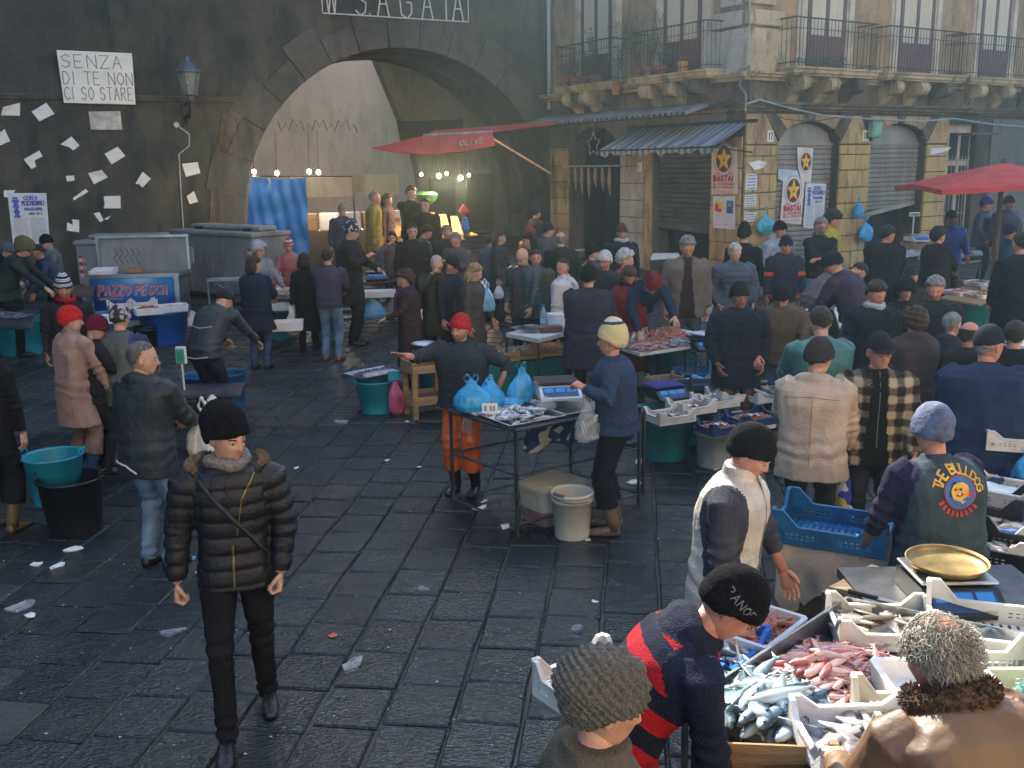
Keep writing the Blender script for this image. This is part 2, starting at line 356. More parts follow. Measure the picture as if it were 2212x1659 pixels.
for k, (pri, x, y, mi, rr) in enumerate(cands):
 tilt = Matrix.Translation((x, y, gz(x, y)+(rr-.5)*.004)) @ Matrix.Rotation(rad(-SY)+(rr-.5)*.03, 4, 'Z') @ Matrix.Rotation((rr*7 % 1-.5)*.02, 4, 'X') @ Matrix.Rotation((rr*3 % 1-.5)*.02, 4, 'Y')
 sy = Matrix.Diagonal((1, 1+(mi-3)*.012, 1, 1))
 if k < 296: link('paving_slab', slab_meshes[mi], ground, tilt @ sy)
 else:
  me = slab_meshes[mi]; Mx = tilt @ sy
  stuffb.add([tuple(Mx @ v.co) for v in me.vertices], [list(p.vertices) for p in me.polygons])
o = stuffb.obj('paving_slabs', m_far, ground); tag(o, kind='stuff')
# ------------------------------------------------------------------ main wall with the great arch
AC, AZ, AR = 5.25, 1.55, 4.38
mw = thing('arched_market_wall', 'huge dark lava plaster wall pierced by a wide round arch, papers stuck on its left', 'wall', tuple(MW.translation), ang(_u))
def arch_wall(b, x0, x1, z0, z1, ac, az, ar, y0, y1, n=28, mi=0, zb=None):
 """wall x0..x1, z0..z1 with a round opening; y0 front, y1 back"""
 zb = z0 if zb is None else zb
 A = [(ac-ar, zb)]+[(ac-ar*cos(pi*i/n), az+ar*sin(pi*i/n)) for i in range(n+1)]+[(ac+ar, zb)]
 b.box(((x0+ac-ar)/2, (y0+y1)/2, (z0+z1)/2), (ac-ar-x0, y1-y0, z1-z0), mi)
 b.box(((x1+ac+ar)/2, (y0+y1)/2, (z0+z1)/2), (x1-ac-ar, y1-y0, z1-z0), mi)
 for i in range(1, n+1):
  (xa, za), (xb, zb2) = A[i], A[i+1]
  b.add([(xa, y0, za), (xb, y0, zb2), (xb, y0, z1), (xa, y0, z1), (xa, y1, za), (xb, y1, zb2), (xb, y1, z1), (xa, y1, z1)],
    [[0,1,2,3],[5,4,7,6],[0,4,5,1],[3,2,6,7]], mi)
b = MB(); arch_wall(b, -24, 9.75, -.3, 16.5, AC, AZ, AR, 0, 1.5)
b.box((-12, 5.0, 8), (24, 7.0, 21))            # the body of the building behind the left part of the wall
b.obj('wall', m_mainwall, mw)
MB().box((-9.5, .75, 18.4), (23, 1.5, 5.5)).obj('sun_block_storey', m_mainwall, mw)  # unseen block added above the wall to keep sun off the left foreground
# moulding left of the arch and a raised band
xm0, zm0 = fx(MW, 0, 208); xm1, zm1 = fx(MW, 520, 214)
b = MB(); b.box(((xm0-14+xm1)/2, -.04, 4.62), (xm1-xm0+14, .08, .06)); b.box(((xm0-14+xm1)/2, -.025, 4.56), (xm1-xm0+14, .05, .06)); b.obj('moulding', m_voussoir, mw)
NV = 17
for i in range(NV):
 a0, a1 = pi*i/NV+.004, pi*(i+1)/NV-.004; r1 = AR+(.95 if i % 2 else .62)
 pts = []
 for q in range(4): a = a0+(a1-a0)*q/3; pts.append((AC-(AR+.003)*cos(a), -.03-(i*7 % 3)*.006, AZ+(AR+.003)*sin(a)))
 pts += [(AC-r1*cos(a1), -.03-(i*7 % 3)*.006, AZ+r1*sin(a1)), (AC-r1*cos(a0), -.03-(i*7 % 3)*.006, AZ+r1*sin(a0))]
 if pts[-1][0] > 9.7 or pts[-2][0] > 9.7: continue
 MB().prism(pts[::-1], (0, .04, 0)).obj('voussoir', m_voussoir, mw, fixn=True)
for side in (-1,):
 for k in range(4):
  z0 = -.2+k*.45; w = .95 if k % 2 else .62
  MB().box((AC-AR-w/2, -.015, z0+.22), (w, .04, .43)).obj('jamb_stone', m_voussoir, mw)
# crack lines / patches of rough render left of arch (old scar)
b = MB()
scar = [fx(MW, *p) for p in [(478,250),(520,215),(528,380),(525,520),(452,520),(455,400),(465,330)]]
b.prism([(x, -.022, z) for x, z in scar], (0, .03, 0)); b.obj('render_patch', m_grime, mw, fixn=True)
# illuminated-letter frame over the arch
def feast_sign():
 t = thing('feast_letter_sign', 'white tube frame spelling W S. AGATA hung above the arch', 'sign', tuple(MW @ Vector((5, -.18, 6.6))), ang(_u))
 x0, zb = fx(MW, 697, 29, -.18); x1, z1 = fx(MW, 1012, 46, -.18); x0 -= 5; x1 -= 5; zb = 6.62-6.6; H = .75
 mt = mat('white_tube', (.62,.62,.58), .5, .15, 8)
 b = MB(); b.tube([(x0, 0, zb), (x1, 0, zb)], .016, 6); b.tube([(x0, 0, zb+H+.05), (x1, 0, zb+H+.05)], .016, 6); b.tube([(x1, 0, zb), (x1, 0, zb+H+.05)], .013, 6); b.tube([(x0, 0, zb), (x0, 0, zb+H+.05)], .013, 6)
 b.obj('frame', mt, t)
 words = [('W', .02), ('S', .215), ('.', .30), ('A', .36), ('G', .515), ('A', .665), ('T', .80), ('A', .885)]
 for ch, fxx in words:
  bb = MB(); segs, wd = stroke_text(ch, H)
  for a, c in segs: bb.tube([(x0+fxx*(x1-x0)+a[0]*.62, 0, zb+a[1]), (x0+fxx*(x1-x0)+c[0]*.62, 0, zb+c[1])], .018, 6)
  bb.obj('letter', mt, t)
 b = MB(); b.tube([(x0+.3, .0, zb+H), (x0+.3, .2, zb+H+.4)], .008, 4); b.tube([(x1-.3, .0, zb+H), (x1-.3, .2, zb+H+.4)], .008, 4); b.obj('bracket', m_iron, t)
feast_sign()
# papers on the wall
def sheet(Mf, pts, label, name='paper_sheet', mtl=None, yl=-.012, rough_edge=False, group=None, curl=None, cat='paper'):
 """sheet with corners given in picture points, stuck on facade Mf"""
 L = [fx(Mf, *p, yl) for p in pts]; cx = sum(p[0] for p in L)/len(L); cz = sum(p[1] for p in L)/len(L)
 root = Mf @ Vector((cx, yl, cz))
 b = MB(); n = len(L)
 fr_ = [(x-cx, 0, z-cz) for x, z in L]
 if curl is not None: fr_[curl] = (fr_[curl][0]*.72, -.06, fr_[curl][2]*.72)
 F = [(x, y, z) for x, y, z in fr_]
 b.add(F+[(x, y+.004, z) for x, y, z in F]+[(0, -.004, 0)], [[i, (i+1) % n, 2*n] for i in range(n)]+[[i, n+i, n+(i+1) % n, (i+1) % n] for i in range(n)])
 o = b.obj(name, mtl or m_white); o.location = root; o.rotation_euler = Mf.to_euler()
 tag(o, label, cat, group); return o, (cx, cz), L
big, cc, L = sheet(MW, [(122,108),(285,115),(293,226),(138,222)], 'large handwritten white sheet reading SENZA DI TE NON CI SO STARE on dark wall', 'handwritten_sheet', mat('big_white_sheet', (.78,.79,.70), .8, .08, 2), yl=-.10)
b = MB();
for i, (t_, yy) in enumerate((('SENZA A', .2), ('DI TE NON', -.15), ('CI SO STARE', -.47))):
 t_ = ('SENZA', 'DI TE NON', 'CI SO STARE')[i]
 put_text(b, t_, -.74+[.04, .04, .04][i], yy, .27, 0, 0, w=.07, width=[1.22, 1.42, 1.40][i])
b.v = [(x, -.010, y+z) for x, y, z in b.v]
b.obj('handwriting', m_pencil, big)
SH = [ ([(0,229),(43,222),(43,250),(2,249)], 'torn white paper at the left picture edge, top left corner folded', 0),
 ([(68,241),(100,222),(118,246),(85,262)], 'tilted square white paper right of the folded one', None),
 ([(-5,290),(10,279),(22,305),(0,314)], 'white paper cut by the left picture edge, second down', None),
 ([(130,312),(154,295),(172,314),(158,325),(150,318)], 'diamond shaped white paper below the big handwritten sheet', None),
 ([(51,344),(85,325),(92,338),(78,342),(72,352),(78,360),(68,365)], 'torn L shaped scrap of white paper on the left', None),
 ([(226,332),(254,317),(271,337),(241,355)], 'tilted white paper below the grey notice plate', None),
 ([(190,374),(222,362),(233,383),(203,398)], 'tilted white paper in the middle with a shaded right corner', 1),
 ([(142,380),(160,379),(161,390),(145,392)], 'smallest scrap of white paper on the wall', None),
 ([(308,371),(326,386),(308,405),(300,398),(286,399)], 'curled white paper with torn lower edge left of the wire', 4),
 ([(157,428),(185,408),(191,414),(160,433)], 'narrow white paper strip pointing up right', None),
 ([(224,424),(260,423),(261,450),(224,450),(226,440)], 'upright white paper above the grey containers', None),
 ([(202,461),(215,458),(224,476),(216,480)], 'small upright scrap of white paper by a sliver', None),
 ([(226,472),(240,465),(234,474),(227,475)], 'tiny sliver of white paper beside a scrap', None),
 ([(145,480),(158,487),(156,474),(171,475),(171,502),(144,498)], 'ragged stepped scrap of white paper above the left container', None),
 ([(393,354),(427,350),(433,374),(402,382)], 'white paper right of the wire, upper one', None),
 ([(397,422),(419,413),(428,436),(410,441)], 'white paper right of the wire, lower one with curled corner', 0) ]
for pts, lab, cu in SH: sheet(MW, pts, lab, curl=cu, group='papers stuck on the dark wall')
pl, _, _ = sheet(MW, [(191,241),(260,240),(264,280),(196,280)], 'weathered grey notice plate streaked with drips under the big sheet', 'notice_plate', mat('weathered_plate', (.50,.48,.42), .8, .35, 5, .3, 20), yl=-.03, cat='plate')
# candle-feast poster
m_postw = mat('poster_white', (.60,.63,.66), .7, .1, 4)
def candle_poster(Mf, pts, label, group='blue printed feast posters', yl=-.012):
 o, (cx, cz), L = sheet(Mf, pts, label, 'feast_poster', m_postw, yl=yl, cat='poster', group=group)
 w = L[1][0]-L[0][0]; h = L[0][1]-L[3][1]; b = MB(); x0, z0 = -w/2, -h/2
 def T(t, xx, zz, s, wd, mi, ww=.16): put_text(b, t, x0+xx*w, z0+zz*h, s*h, 0, mi, w=ww, width=wd*w)
 T('CEREO', .42, .87, .075, .34, 0, .22); T('PESCIVENDOLI', .36, .76, .085, .58, 0, .2); T('PROGRAMMA', .40, .655, .06, .46, 0, .2); T('Anno 2012', .50, .575, .045, .36, 2, .16)
 for k, (ww, hh) in enumerate(((.16,.04),(.22,.05),(.12,.05),(.18,.05),(.10,.06),(.17,.05),(.12,.05),(.19,.04))):
  zz = .93-.052*k; b.poly([(x0+w*(.2-ww/2), z0+h*(zz-hh), 0), (x0+w*(.2+ww/2), z0+h*(zz-hh), 0), (x0+w*(.2+ww/2.6), z0+h*zz, 0), (x0+w*(.2-ww/2.6), z0+h*zz, 0)], 0)
 rs = random.Random(4)
 gray_lines(b, x0+.1*w, x0+.44*w, z0+.06*h, z0+.50*h, 14, 0, 1, rs); gray_lines(b, x0+.52*w, x0+.9*w, z0+.06*h, z0+.50*h, 14, 0, 1, rs)
 b.v = [(x, -.009, y+z) for x, y, z in b.v]; b.obj('print', [m_blueink, m_grayink, m_ink], o)
candle_poster(MW, [(16,417),(100,417),(108,527),(28,527)], 'blue and white feast poster on the dark wall above the left stall')
sheet(MW, [(8,411),(34,411),(20,427),(8,425)], 'torn corner of an older poster behind the feast poster', yl=-.006)
# wall lantern and its wire
def lantern():
 x, z = fx(MW, 393, 170); p = MW @ Vector((x, -.75, z-.1)); t = thing('wall_lantern', 'old blue grey street lantern on a curled bracket beside the arch', 'lantern', tuple(p), ang(_u))
 glass = mat('frosted_glass', (.35,.38,.33), .25, .2, 5, alpha=.55); ir = mat('blue_painted_iron', (.10,.14,.17), .55, .3, 8)
 hx = lambda r, z: [(r*cos(pi/6+i*pi/3), r*sin(pi/6+i*pi/3), z) for i in range(6)]
 b = MB(); b.lathe([(.15, -.28), (.25, .16)], 6); b.obj('glass', glass, t)
 b = MB(); b.lathe([(.30, .17), (.29, .2), (.16, .33), (.15, .36), (.05, .40), (.04, .47), (.012, .52)], 6)
 for i in range(6):
  a = 2*pi*i/6; b.tube([(.152*cos(a), .152*sin(a), -.28), (.252*cos(a), .252*sin(a), .16)], .012, 4)
 b.lathe([(.05, -.42), (.09, -.34), (.17, -.31), (.165, -.27)], 6); b.obj('cage', ir, t)
 b = MB(); b.tube([(0, 0, -.40), (-.02, .05, -.55), (.0, .3, -.78), (0, .6, -.72), (0, .74, -.9)], .03, 8); b.tube([(0, .1, -.6), (0, .35, -.45), (0, .72, -.5)], .02, 6)
 b.box((0, .73, -.72), (.12, .04, .5)); b.obj('bracket', m_iron, t)
lantern()
t = tag(MB().tube([MW @ Vector((*[fx(MW, 380, 270)[0], -.03], fx(MW, 380, 270)[1])), MW @ Vector((fx(MW, 408, 290)[0], -.03, fx(MW, 408, 290)[1])), MW @ Vector((fx(MW, 408, 315)[0], -.03, fx(MW, 408, 315)[1])), MW @ Vector((fx(MW, 386, 333)[0], -.03, fx(MW, 386, 333)[1])), MW @ Vector((fx(MW, 391, 430)[0], -.03, fx(MW, 391, 430)[1])), MW @ Vector((fx(MW, 397, 520)[0], -.03, 1.0))], .016, 6).obj('wall_cable', mat('grey_conduit', (.42,.42,.40), .6)), 'thin pale conduit running down the wall under the lantern', 'cable')
x, z = fx(MW, 380, 270); t = tag(MB().lathe([(.07, 0), (.085, .03), (.06, .07)], 12, M=MW @ Matrix.Translation((x, -.0, z)) @ Matrix.Rotation(rad(90), 4, 'X')).obj('junction_box', m_zinc), 'small round junction box below the lantern', 'junction box')
# rain pipe at the corner with the house
t = tag(MB().tube([MW @ Vector((9.50, -.12, 15)), MW @ Vector((9.50, -.12, 4.45))], .07, 10).obj('drain_pipe', m_zinc), 'pale zinc rain pipe in the angle between wall and corner house', 'pipe')
# ------------------------------------------------------------------ yard seen through the arch
yd = thing('courtyard_building', 'pinkish plastered yard house seen through the great arch', 'building', tuple(MW.translation), ang(_u))
b = MB(); b.box((4.0, 9.2, 3.2), (22, .4, 7.6)); b.obj('back_wall', m_pink, yd)
# grey inner wall with dark opening, covering the right half
pl_ = [fx(MW, *p, 4.0) for p in [(862,250),(893,322),(905,385),(908,520)]]
pts = [(pl_[0][0]-1.0, 6.9), (pl_[0][0], pl_[0][1]), (pl_[1][0], pl_[1][1]), (pl_[2][0], pl_[2][1]), (pl_[3][0], .4), (14, .4), (14, 6.9)]
MB().prism([(x, 4.0, z) for x, z in pts], (0, .35, 0)).obj('inner_wall', m_greyplaster, yd, fixn=True)
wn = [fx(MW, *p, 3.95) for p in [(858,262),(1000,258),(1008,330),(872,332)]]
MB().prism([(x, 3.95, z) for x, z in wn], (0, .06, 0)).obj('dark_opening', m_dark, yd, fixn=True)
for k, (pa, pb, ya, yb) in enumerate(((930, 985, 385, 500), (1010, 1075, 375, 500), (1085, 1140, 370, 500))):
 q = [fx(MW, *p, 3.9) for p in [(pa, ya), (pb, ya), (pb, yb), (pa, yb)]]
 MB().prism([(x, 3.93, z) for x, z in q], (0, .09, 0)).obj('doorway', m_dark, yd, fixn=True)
 x0, x1, z0, z1 = q[0][0], q[1][0], q[2][1], q[0][1]
 if k == 2:
  bb = MB()
  for i in range(9): bb.tube([(x0+(x1-x0)*i/8, 3.88, z0), (x0+(x1-x0)*i/8, 3.88, z1)], .015, 5)
  bb.obj('iron_grille', m_zinc, yd)
b = MB(); b.box((AC+AR+.6+.03, 5, 3), (.9, 6.8, 7.6)); b.obj('side_wall', m_greyplaster, yd)
# vault strip (thickness of a second arch, slightly behind)
b = MB()
n = 20
for i in range(n):
 a0, a1 = pi*i/n, pi*(i+1)/n
 r0, r1 = AR-.05, AR+1.2; y0, y1 = 1.55, 2.6
 if a0 < pi*.30: continue
 q = lambda r, a, y: (AC-r*cos(a), y, AZ+r*sin(a))
 b.add([q(r0,a0,y0), q(r0,a1,y0), q(r0,a1,y1), q(r0,a0,y1), q(r1,a0,y0), q(r1,a1,y0), q(r1,a1,y1), q(r1,a0,y1)], [[0,1,2,3],[4,7,6,5],[0,4,5,1],[3,2,6,7],[0,3,7,4],[1,5,6,2]])
b.obj('vault_rib', m_voussoir, yd, fixn=True)
# ------------------------------------------------------------------ corner house
hb = thing('corner_house', 'weathered ochre corner house with iron balconies, stone arches and rolling shutters', 'building', (CORNER[0], CORNER[1], 0), 0)
def child(b, name, mats, Mf, parent=None, smooth=False, fixn=False):
 """part of the corner house built in facade coordinates"""
 Mi = Matrix.Translation((-CORNER[0], -CORNER[1], 0)) @ Mf
 b.xf(Mi); return b.obj(name, mats, parent or hb, smooth, fixn)
def seg_arch(b, x0, x1, zs, zt, y0, y1, ztop, mi=0, n=12):
 """wall piece above a segmental arch x0..x1 springing zs, crown zt, up to ztop"""
 P = []
 for i in range(n+1):
  s = -1+2*i/n; x = (x0+x1)/2+s*(x1-x0)/2; P.append((x, zs+(zt-zs)*sqrt(max(0, 1-s*s*.92))-(zt-zs)*sqrt(.08)*(abs(s)**8)))
 for i in range(n):
  (xa, za), (xb, zb) = P[i], P[i+1]
  b.add([(xa,y0,za),(xb,y0,zb),(xb,y0,ztop),(xa,y0,ztop),(xa,y1,za),(xb,y1,zb),(xb,y1,ztop),(xa,y1,ztop)], [[0,1,2,3],[5,4,7,6],[0,4,5,1],[3,2,6,7]], mi)
 return P
T = .55
# right facade: openings
RO = [(1.06, 3.15, 3.34, 3.82), (4.32, 6.53, 3.33, 3.80)]
b = MB(); xs_ = [0.0]
b.box((.53, T/2+.02, 1.75), (1.06, T, 4.6)); b.box((3.735, T/2+.02, 1.75), (1.17, T, 4.6)); b.box((7.0, T/2+.02, 1.75), (.94, T, 4.6)); b.box((13.2, T/2+.02, 1.75), (8.9, T, 4.6)); b.box((8.1, T/2+.02, 3.95), (1.3, T, .25))
b.box((1.06+1.045, T/2+.02, 3.97), (2.09, T-.04, .16)); b.box((5.425, T/2+.02, 3.97), (2.21, T-.04, .16))
for x0, x1, zs, zt in RO: seg_arch(b, x0, x1, zs, zt, .025, T, 3.9)
child(b, 'ground_floor_wall', m_joint, MR)
b = MB(); b.box((8.5, T/2+.03, 9.8), (17, T, 11.5)); child(b, 'upper_wall', m_ochre, MR)
b = MB(); b.box((LL/2, T/2+.03, 9.8), (LL, T, 11.5)); child(b, 'upper_wall', m_ochre, ML)
# left facade openings: arch x 0.92..3.1, shutter 4.37..6.37
b = MB(); b.box((.45, T/2+.02, 1.75), (.9, T, 4.6)); b.box((3.735, T/2+.02, 1.75), (1.25, T, 4.6)); b.box((6.87, T/2+.02, 1.75), (.98, T, 4.6)); b.box((5.37, T/2+.02, 3.75), (2.02, T, .6))
b.box((2.0, T/2+.02, 3.98), (2.2, T-.04, .14)); seg_arch(b, .9, 3.11, 2.95, 3.93, .025, T, 3.95)
child(b, 'ground_floor_wall', m_greyplaster, ML)
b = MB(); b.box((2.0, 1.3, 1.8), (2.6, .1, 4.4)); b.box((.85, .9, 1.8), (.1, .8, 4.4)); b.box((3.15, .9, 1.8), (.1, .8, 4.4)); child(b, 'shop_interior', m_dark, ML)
# stones laid one by one
def lay(Mf, x0, x1, z0, z1, course, parent, mats, seed, maxw=.62, quoin=None):
 r = random.Random(seed); z = z0; k = 0
 while z < z1-.05:
  h = min(course*r.uniform(.93, 1.07), z1-z); n = max(1, round((x1-x0)/maxw));
  if k % 2 and n > 1: cuts = [0]+[(i+.5)/n for i in range(n)]+[1]
  else: cuts = [i/n for i in range(n+1)]
  cuts = [min(1, max(0, c_+(r.uniform(-.04, .04) if 0 < c_ < 1 else 0))) for c_ in cuts]
  for a, c_ in zip(cuts[:-1], cuts[1:]):
   xa, xb = x0+(x1-x0)*a, x0+(x1-x0)*c_
   if xb-xa < .06: continue
   d = r.uniform(.0, .014)
   bb = MB().box(((xa+xb)/2, -.005-d/2, z+h/2), (xb-xa-.018, .05+d, h-.018), bev=.012)
   child(bb, 'stone', mats[0] if r.random() < (.35 if z > 2.2 else .1) else mats[1], Mf, parent)
  z += h; k += 1
lay(MR, .02, 1.05, .35, 3.30, .385, hb, (m_stone, m_stone_y), 1); lay(MR, 3.17, 4.30, .35, 3.30, .385, hb, (m_stone, m_stone_y), 2); lay(MR, 6.55, 7.42, .35, 3.30, .385, hb, (m_stone, m_stone_y), 3)
lay(ML, 6.39, 7.34, .35, 3.5, .40, hb, (m_stone, m_stone), 4); lay(ML, 3.13, 4.05, .35, 3.5, .42, hb, (m_stone_g, m_stone_g), 5); lay(ML, .03, .88, .35, 3.4, .42, hb, (m_stone_g, m_stone), 6)
child(MB().box((4.2, .0, 1.9), (.28, .06, 3.2)), 'door_jamb', m_mould, ML)
for k_, P_ in enumerate((((.02,3.33),(1.05,3.33),(.62,3.97),(.02,3.97)), ((3.17,3.33),(4.30,3.33),(3.88,3.97),(3.59,3.97)), ((6.55,3.33),(7.42,3.33),(7.42,3.97),(6.98,3.97)))): child(MB().prism([(x, -.032, z) for x, z in P_], (0, .06, 0)), 'impost_stone', m_stone, MR, fixn=True)
for (x0, x1, zs, zt) in RO:       # voussoirs over the shutter arches
 cx = (x0+x1)/2; n = 9
 for i in range(n):
  s0, s1 = -1+2*i/n, -1+2*(i+1)/n
  f = lambda s: (cx+s*(x1-x0)/2, zs+(zt-zs)*sqrt(max(0, 1-s*s*.92))-(zt-zs)*sqrt(.08)*abs(s)**8+.01)
  g = lambda s: (cx+s*((x1-x0)/2+.45), 3.98)
  a0, a1 = f(s0*.985+.004), f(s1*.985-.004); t0, t1 = g(s0+.006), g(s1-.006)
  if i in (0, n-1):
   side = -1 if i == 0 else 1; e = cx+side*((x1-x0)/2+.50)
   pts = [a0, a1, t1, t0]
  else: pts = [a0, a1, t1, t0]
  child(MB().prism([(p[0], -.03-(i % 3)*.006, p[1]) for p in pts], (0, .06, 0)), 'voussoir', m_stone if i % 4 else m_grime, MR, fixn=True)
# string courses and cornice ledge
for Mf, x0, x1 in ((MR, -.14, 17), (ML, 0, LL+.14)):
 L_ = x1-x0; cx = (x0+x1)/2
 b = MB(); b.box((cx, -.07, 4.14), (L_, .2, .10)); b.box((cx, -.11, 4.20), (L_, .28, .05)); child(b, 'string_course', m_grime, Mf)
 b = MB(); b.box((cx, -.02, 4.45), (L_, .10, .42)); child(b, 'frieze', m_grime if Mf is MR else m_grime, Mf)
 b = MB(); b.box((cx, -.08, 4.70), (L_, .22, .07)); b.box((cx, -.13, 4.765), (L_, .32, .055)); b.box((cx, -.16, 4.815), (L_, .38, .04)); child(b, 'ledge', m_mould, Mf)
# rusticated corner
r = random.Random(5)
child(MB().box((.62, -.035, 5.30), (1.24, .11, .90)), 'corner_plinth', m_mould, MR)
child(MB().box((LL-.60, -.035, 5.30), (1.28, .11, .90)), 'corner_plinth', m_stone_g, ML)
z = 5.78; k = 0
while z < 9:
 h = .37; w = (1.02, .74, .92)[k % 3]
 child(MB().box((w/2-.06, -.045, z+h/2), (w+.12, .12, h-.06), bev=.02), 'quoin', m_mould, MR)
 child(MB().box((LL-w/2+.06-.13, -.045, z+h/2), (w-.10, .12, h-.06), bev=.02), 'quoin', m_stone_g, ML)
 z += h+.05; k += 1
# windows of the first floor
def tall_window(Mf, x0, x1, zb=4.86, ztop=8.3):
 w = child(MB().box(((x0+x1)/2, .0, (zb+ztop)/2), (x1-x0, .10, ztop-zb)), 'window', m_frame_cream, Mf)
 fw = .17*(x1-x0)
 b = MB(); b.box((x0+fw*.45, -.075, (zb+ztop)/2), (fw*.5, .05, ztop-zb)); b.box((x1-fw*.45, -.075, (zb+ztop)/2), (fw*.5, .05, ztop-zb)); o = child(b, 'surround', m_frame_cream, Mf, hb)
 ix0, ix1 = x0+fw, x1-fw; pw = (ix1-ix0)
 Mi = Matrix.Translation((-CORNER[0], -CORNER[1], 0)) @ Mf
 b = MB()
 for q in (0.03, .5, .97): b.box((ix0+pw*q, -.065, (zb+ztop)/2), (.11, .03, ztop-zb))
 b.box(((ix0+ix1)/2, -.066, zb+.42), (pw, .03, .84)); b.xf(Mi).obj('leaf_frame', m_frame_mar, w)
 for q in (.27, .73): MB().box((ix0+pw*q, -.058, zb+.84+(ztop-zb-.84)/2), (pw*.5-.12, .012, ztop-zb-.86)).xf(Mi).obj('pane', m_curtain, w)
for a, c_ in ((1718, 1838), (1919, 2026), (2096, 2188)):
 x0, x1 = fx(MR, a, 100)[0], fx(MR, c_, 100)[0]; tall_window(MR, x0, x1)
for a, c_ in ((1246, 1341), (1420, 1538)):
 x0, x1 = fx(ML, a, 100)[0], fx(ML, c_, 100)[0]; tall_window(ML, x0, x1)
# balconies
def balcony(Mf, x0, x1, dep=.62, zb=4.84):
 cx = (x0+x1)/2; b = MB()
 b.box((cx, -dep/2, zb+.02), (x1-x0, dep, .09)); b.box((cx, -dep/2-.02, zb+.085), (x1-x0+.06, dep+.04, .04)); b.box((cx, -dep/2+.03, zb-.05), (x1-x0-.08, dep-.06, .05))
 sl = child(b, 'balcony_slab', m_mould, Mf)
 Mi = Matrix.Translation((-CORNER[0], -CORNER[1], 0)) @ Mf
 for q in (.18, .5, .82):        # scrolled corbels
  x = x0+(x1-x0)*q; b = MB(); pr = []
  for i in range(9): a = pi*i/8; pr.append((-dep+.19-.17*sin(a)*1.0, zb-.22+.17*cos(a)))
  pts = [(-.0, zb-.08)]+[(p[0], p[1]) for p in pr]+[(-.25, zb-.42), (0, zb-.70)]
  b.prism([(x-.15, p[0], p[1]) for p in pts], (.30, 0, 0))
  b.lathe([(.12, 0), (.12, .02), (.05, .02), (.05, .035)], 14, M=Matrix.Translation((x-.15, -dep+.19, zb-.22)) @ Matrix.Rotation(rad(-90), 4, 'Y'))
  b.xf(Mi).obj('corbel', m_mould if q < .8 else m_grime, sl, fixn=True)
 b = MB(); zt = zb+1.12; n = int((x1-x0)/.115)
 for (zz, r_) in ((zb+.2, .010), (zt-.22, .008), (zt, .016)):
  b.tube([(x0+.06, -.0, zz), (x0+.06, -dep+.05, zz), (x1-.06, -dep+.05, zz), (x1-.06, 0, zz)], r_, 4)
 for i in range(n+1):
  x = x0+.06+(x1-x0-.12)*i/n; b.tube([(x, -dep+.05, zb+.1), (x, -dep+.05, zt)], .0085, 4)
 for y in np.linspace(-dep+.05, -.05, 5)[1:]:
  b.tube([(x0+.06, y, zb+.1), (x0+.06, y, zt)], .0085, 4); b.tube([(x1-.06, y, zb+.1), (x1-.06, y, zt)], .0085, 4)
 b.xf(Mi).obj('railing', m_iron, sl)
 return sl
for a, c_ in ((1712, 1895), (1916, 2085), (2095, 2280)):
 x0, x1 = fx(MR, a, 120, -.55)[0], fx(MR, c_, 120, -.55)[0]; balcony(MR, x0, x1)
for a, c_ in ((1203, 1322), (1362, 1532)):
 x0, x1 = fx(ML, a, 120, -.55)[0], fx(ML, c_, 120, -.55)[0]; balcony(ML, x0, x1)
# rolling shutters
m_shut = mat('grey_rolling_shutter', (.29,.26,.22), .55, .3, 3, .2, 30, metal=.35, stretch=(1,1,.3)); m_shutd = mat('dark_rolling_shutter', (.10,.105,.105), .55, .3, 3, .2, 30, metal=.35)
def shutter(Mf, x0, x1, z0a, z0b, z1, mt, hood=None, y=.22):
 b = MB(); pitch = .118; n = int((z1-min(z0a, z0b))/pitch)
 for i in range(n):
  zt = z1-i*pitch
  za, zb = max(zt-pitch, z0a), max(zt-pitch, z0b)
  if zt <= max(z0a, z0b)-pitch*2: break
  zta, ztb = max(zt, z0a), max(zt, z0b)
  P = [(x0, y, zta), (x1, y, ztb), (x0, y-.028, zta-.3*(zta-za)), (x1, y-.028, ztb-.3*(ztb-zb)), (x0, y-.02, za+.2*(zta-za)), (x1, y-.02, zb+.2*(ztb-zb)), (x0, y+.012, za), (x1, y+.012, zb)]
  b.add(P, [[0,2,3,1],[2,4,5,3],[4,6,7,5]])
 b.box(((x0+x1)/2, y+.03, (z1+min(z0a, z0b))/2+.2), (x1-x0, .01, z1-min(z0a, z0b)-.4))
 o = child(b, 'rolling_shutter', mt, Mf, fixn=True)
 Mi = Matrix.Translation((-CORNER[0], -CORNER[1], 0)) @ Mf
 bb = MB(); bb.add([(x0, y-.03, z0a-.06), (x1, y-.03, z0b-.06), (x1, y-.03, z0b+.05), (x0, y-.03, z0a+.05), (x0, y+.02, z0a-.06), (x1, y+.02, z0b-.06), (x1, y+.02, z0b+.05), (x0, y+.02, z0a+.05)], [[0,1,2,3],[7,6,5,4],[0,4,5,1],[3,2,6,7],[0,3,7,4],[1,5,6,2]])
 bb.xf(Mi).obj('bottom_bar', mt, o)
 if hood:
  b = MB(); P = []
  for i in range(13):
   s = -1+2*i/12; x = (x0+x1)/2+s*(x1-x0)/2; P.append((x, z1+(hood-z1)*sqrt(max(0, 1-s*s))))
  b.prism([(p[0], y-.02, p[1]) for p in [(x0, z1)]+P+[(x1, z1)]], (0, .05, 0)); b.box(((x0+x1)/2, y-.03, z1), (x1-x0, .06, .05)); b.xf(Mi).obj('tympanum', mt, o, fixn=True)
 return o
sh1 = shutter(MR, 1.06, 3.15, .55, .55, 3.32, m_shut, 3.80)
sh2 = shutter(MR, 4.32, 6.53, 1.58, 1.85, 3.32, m_shut, 3.78)
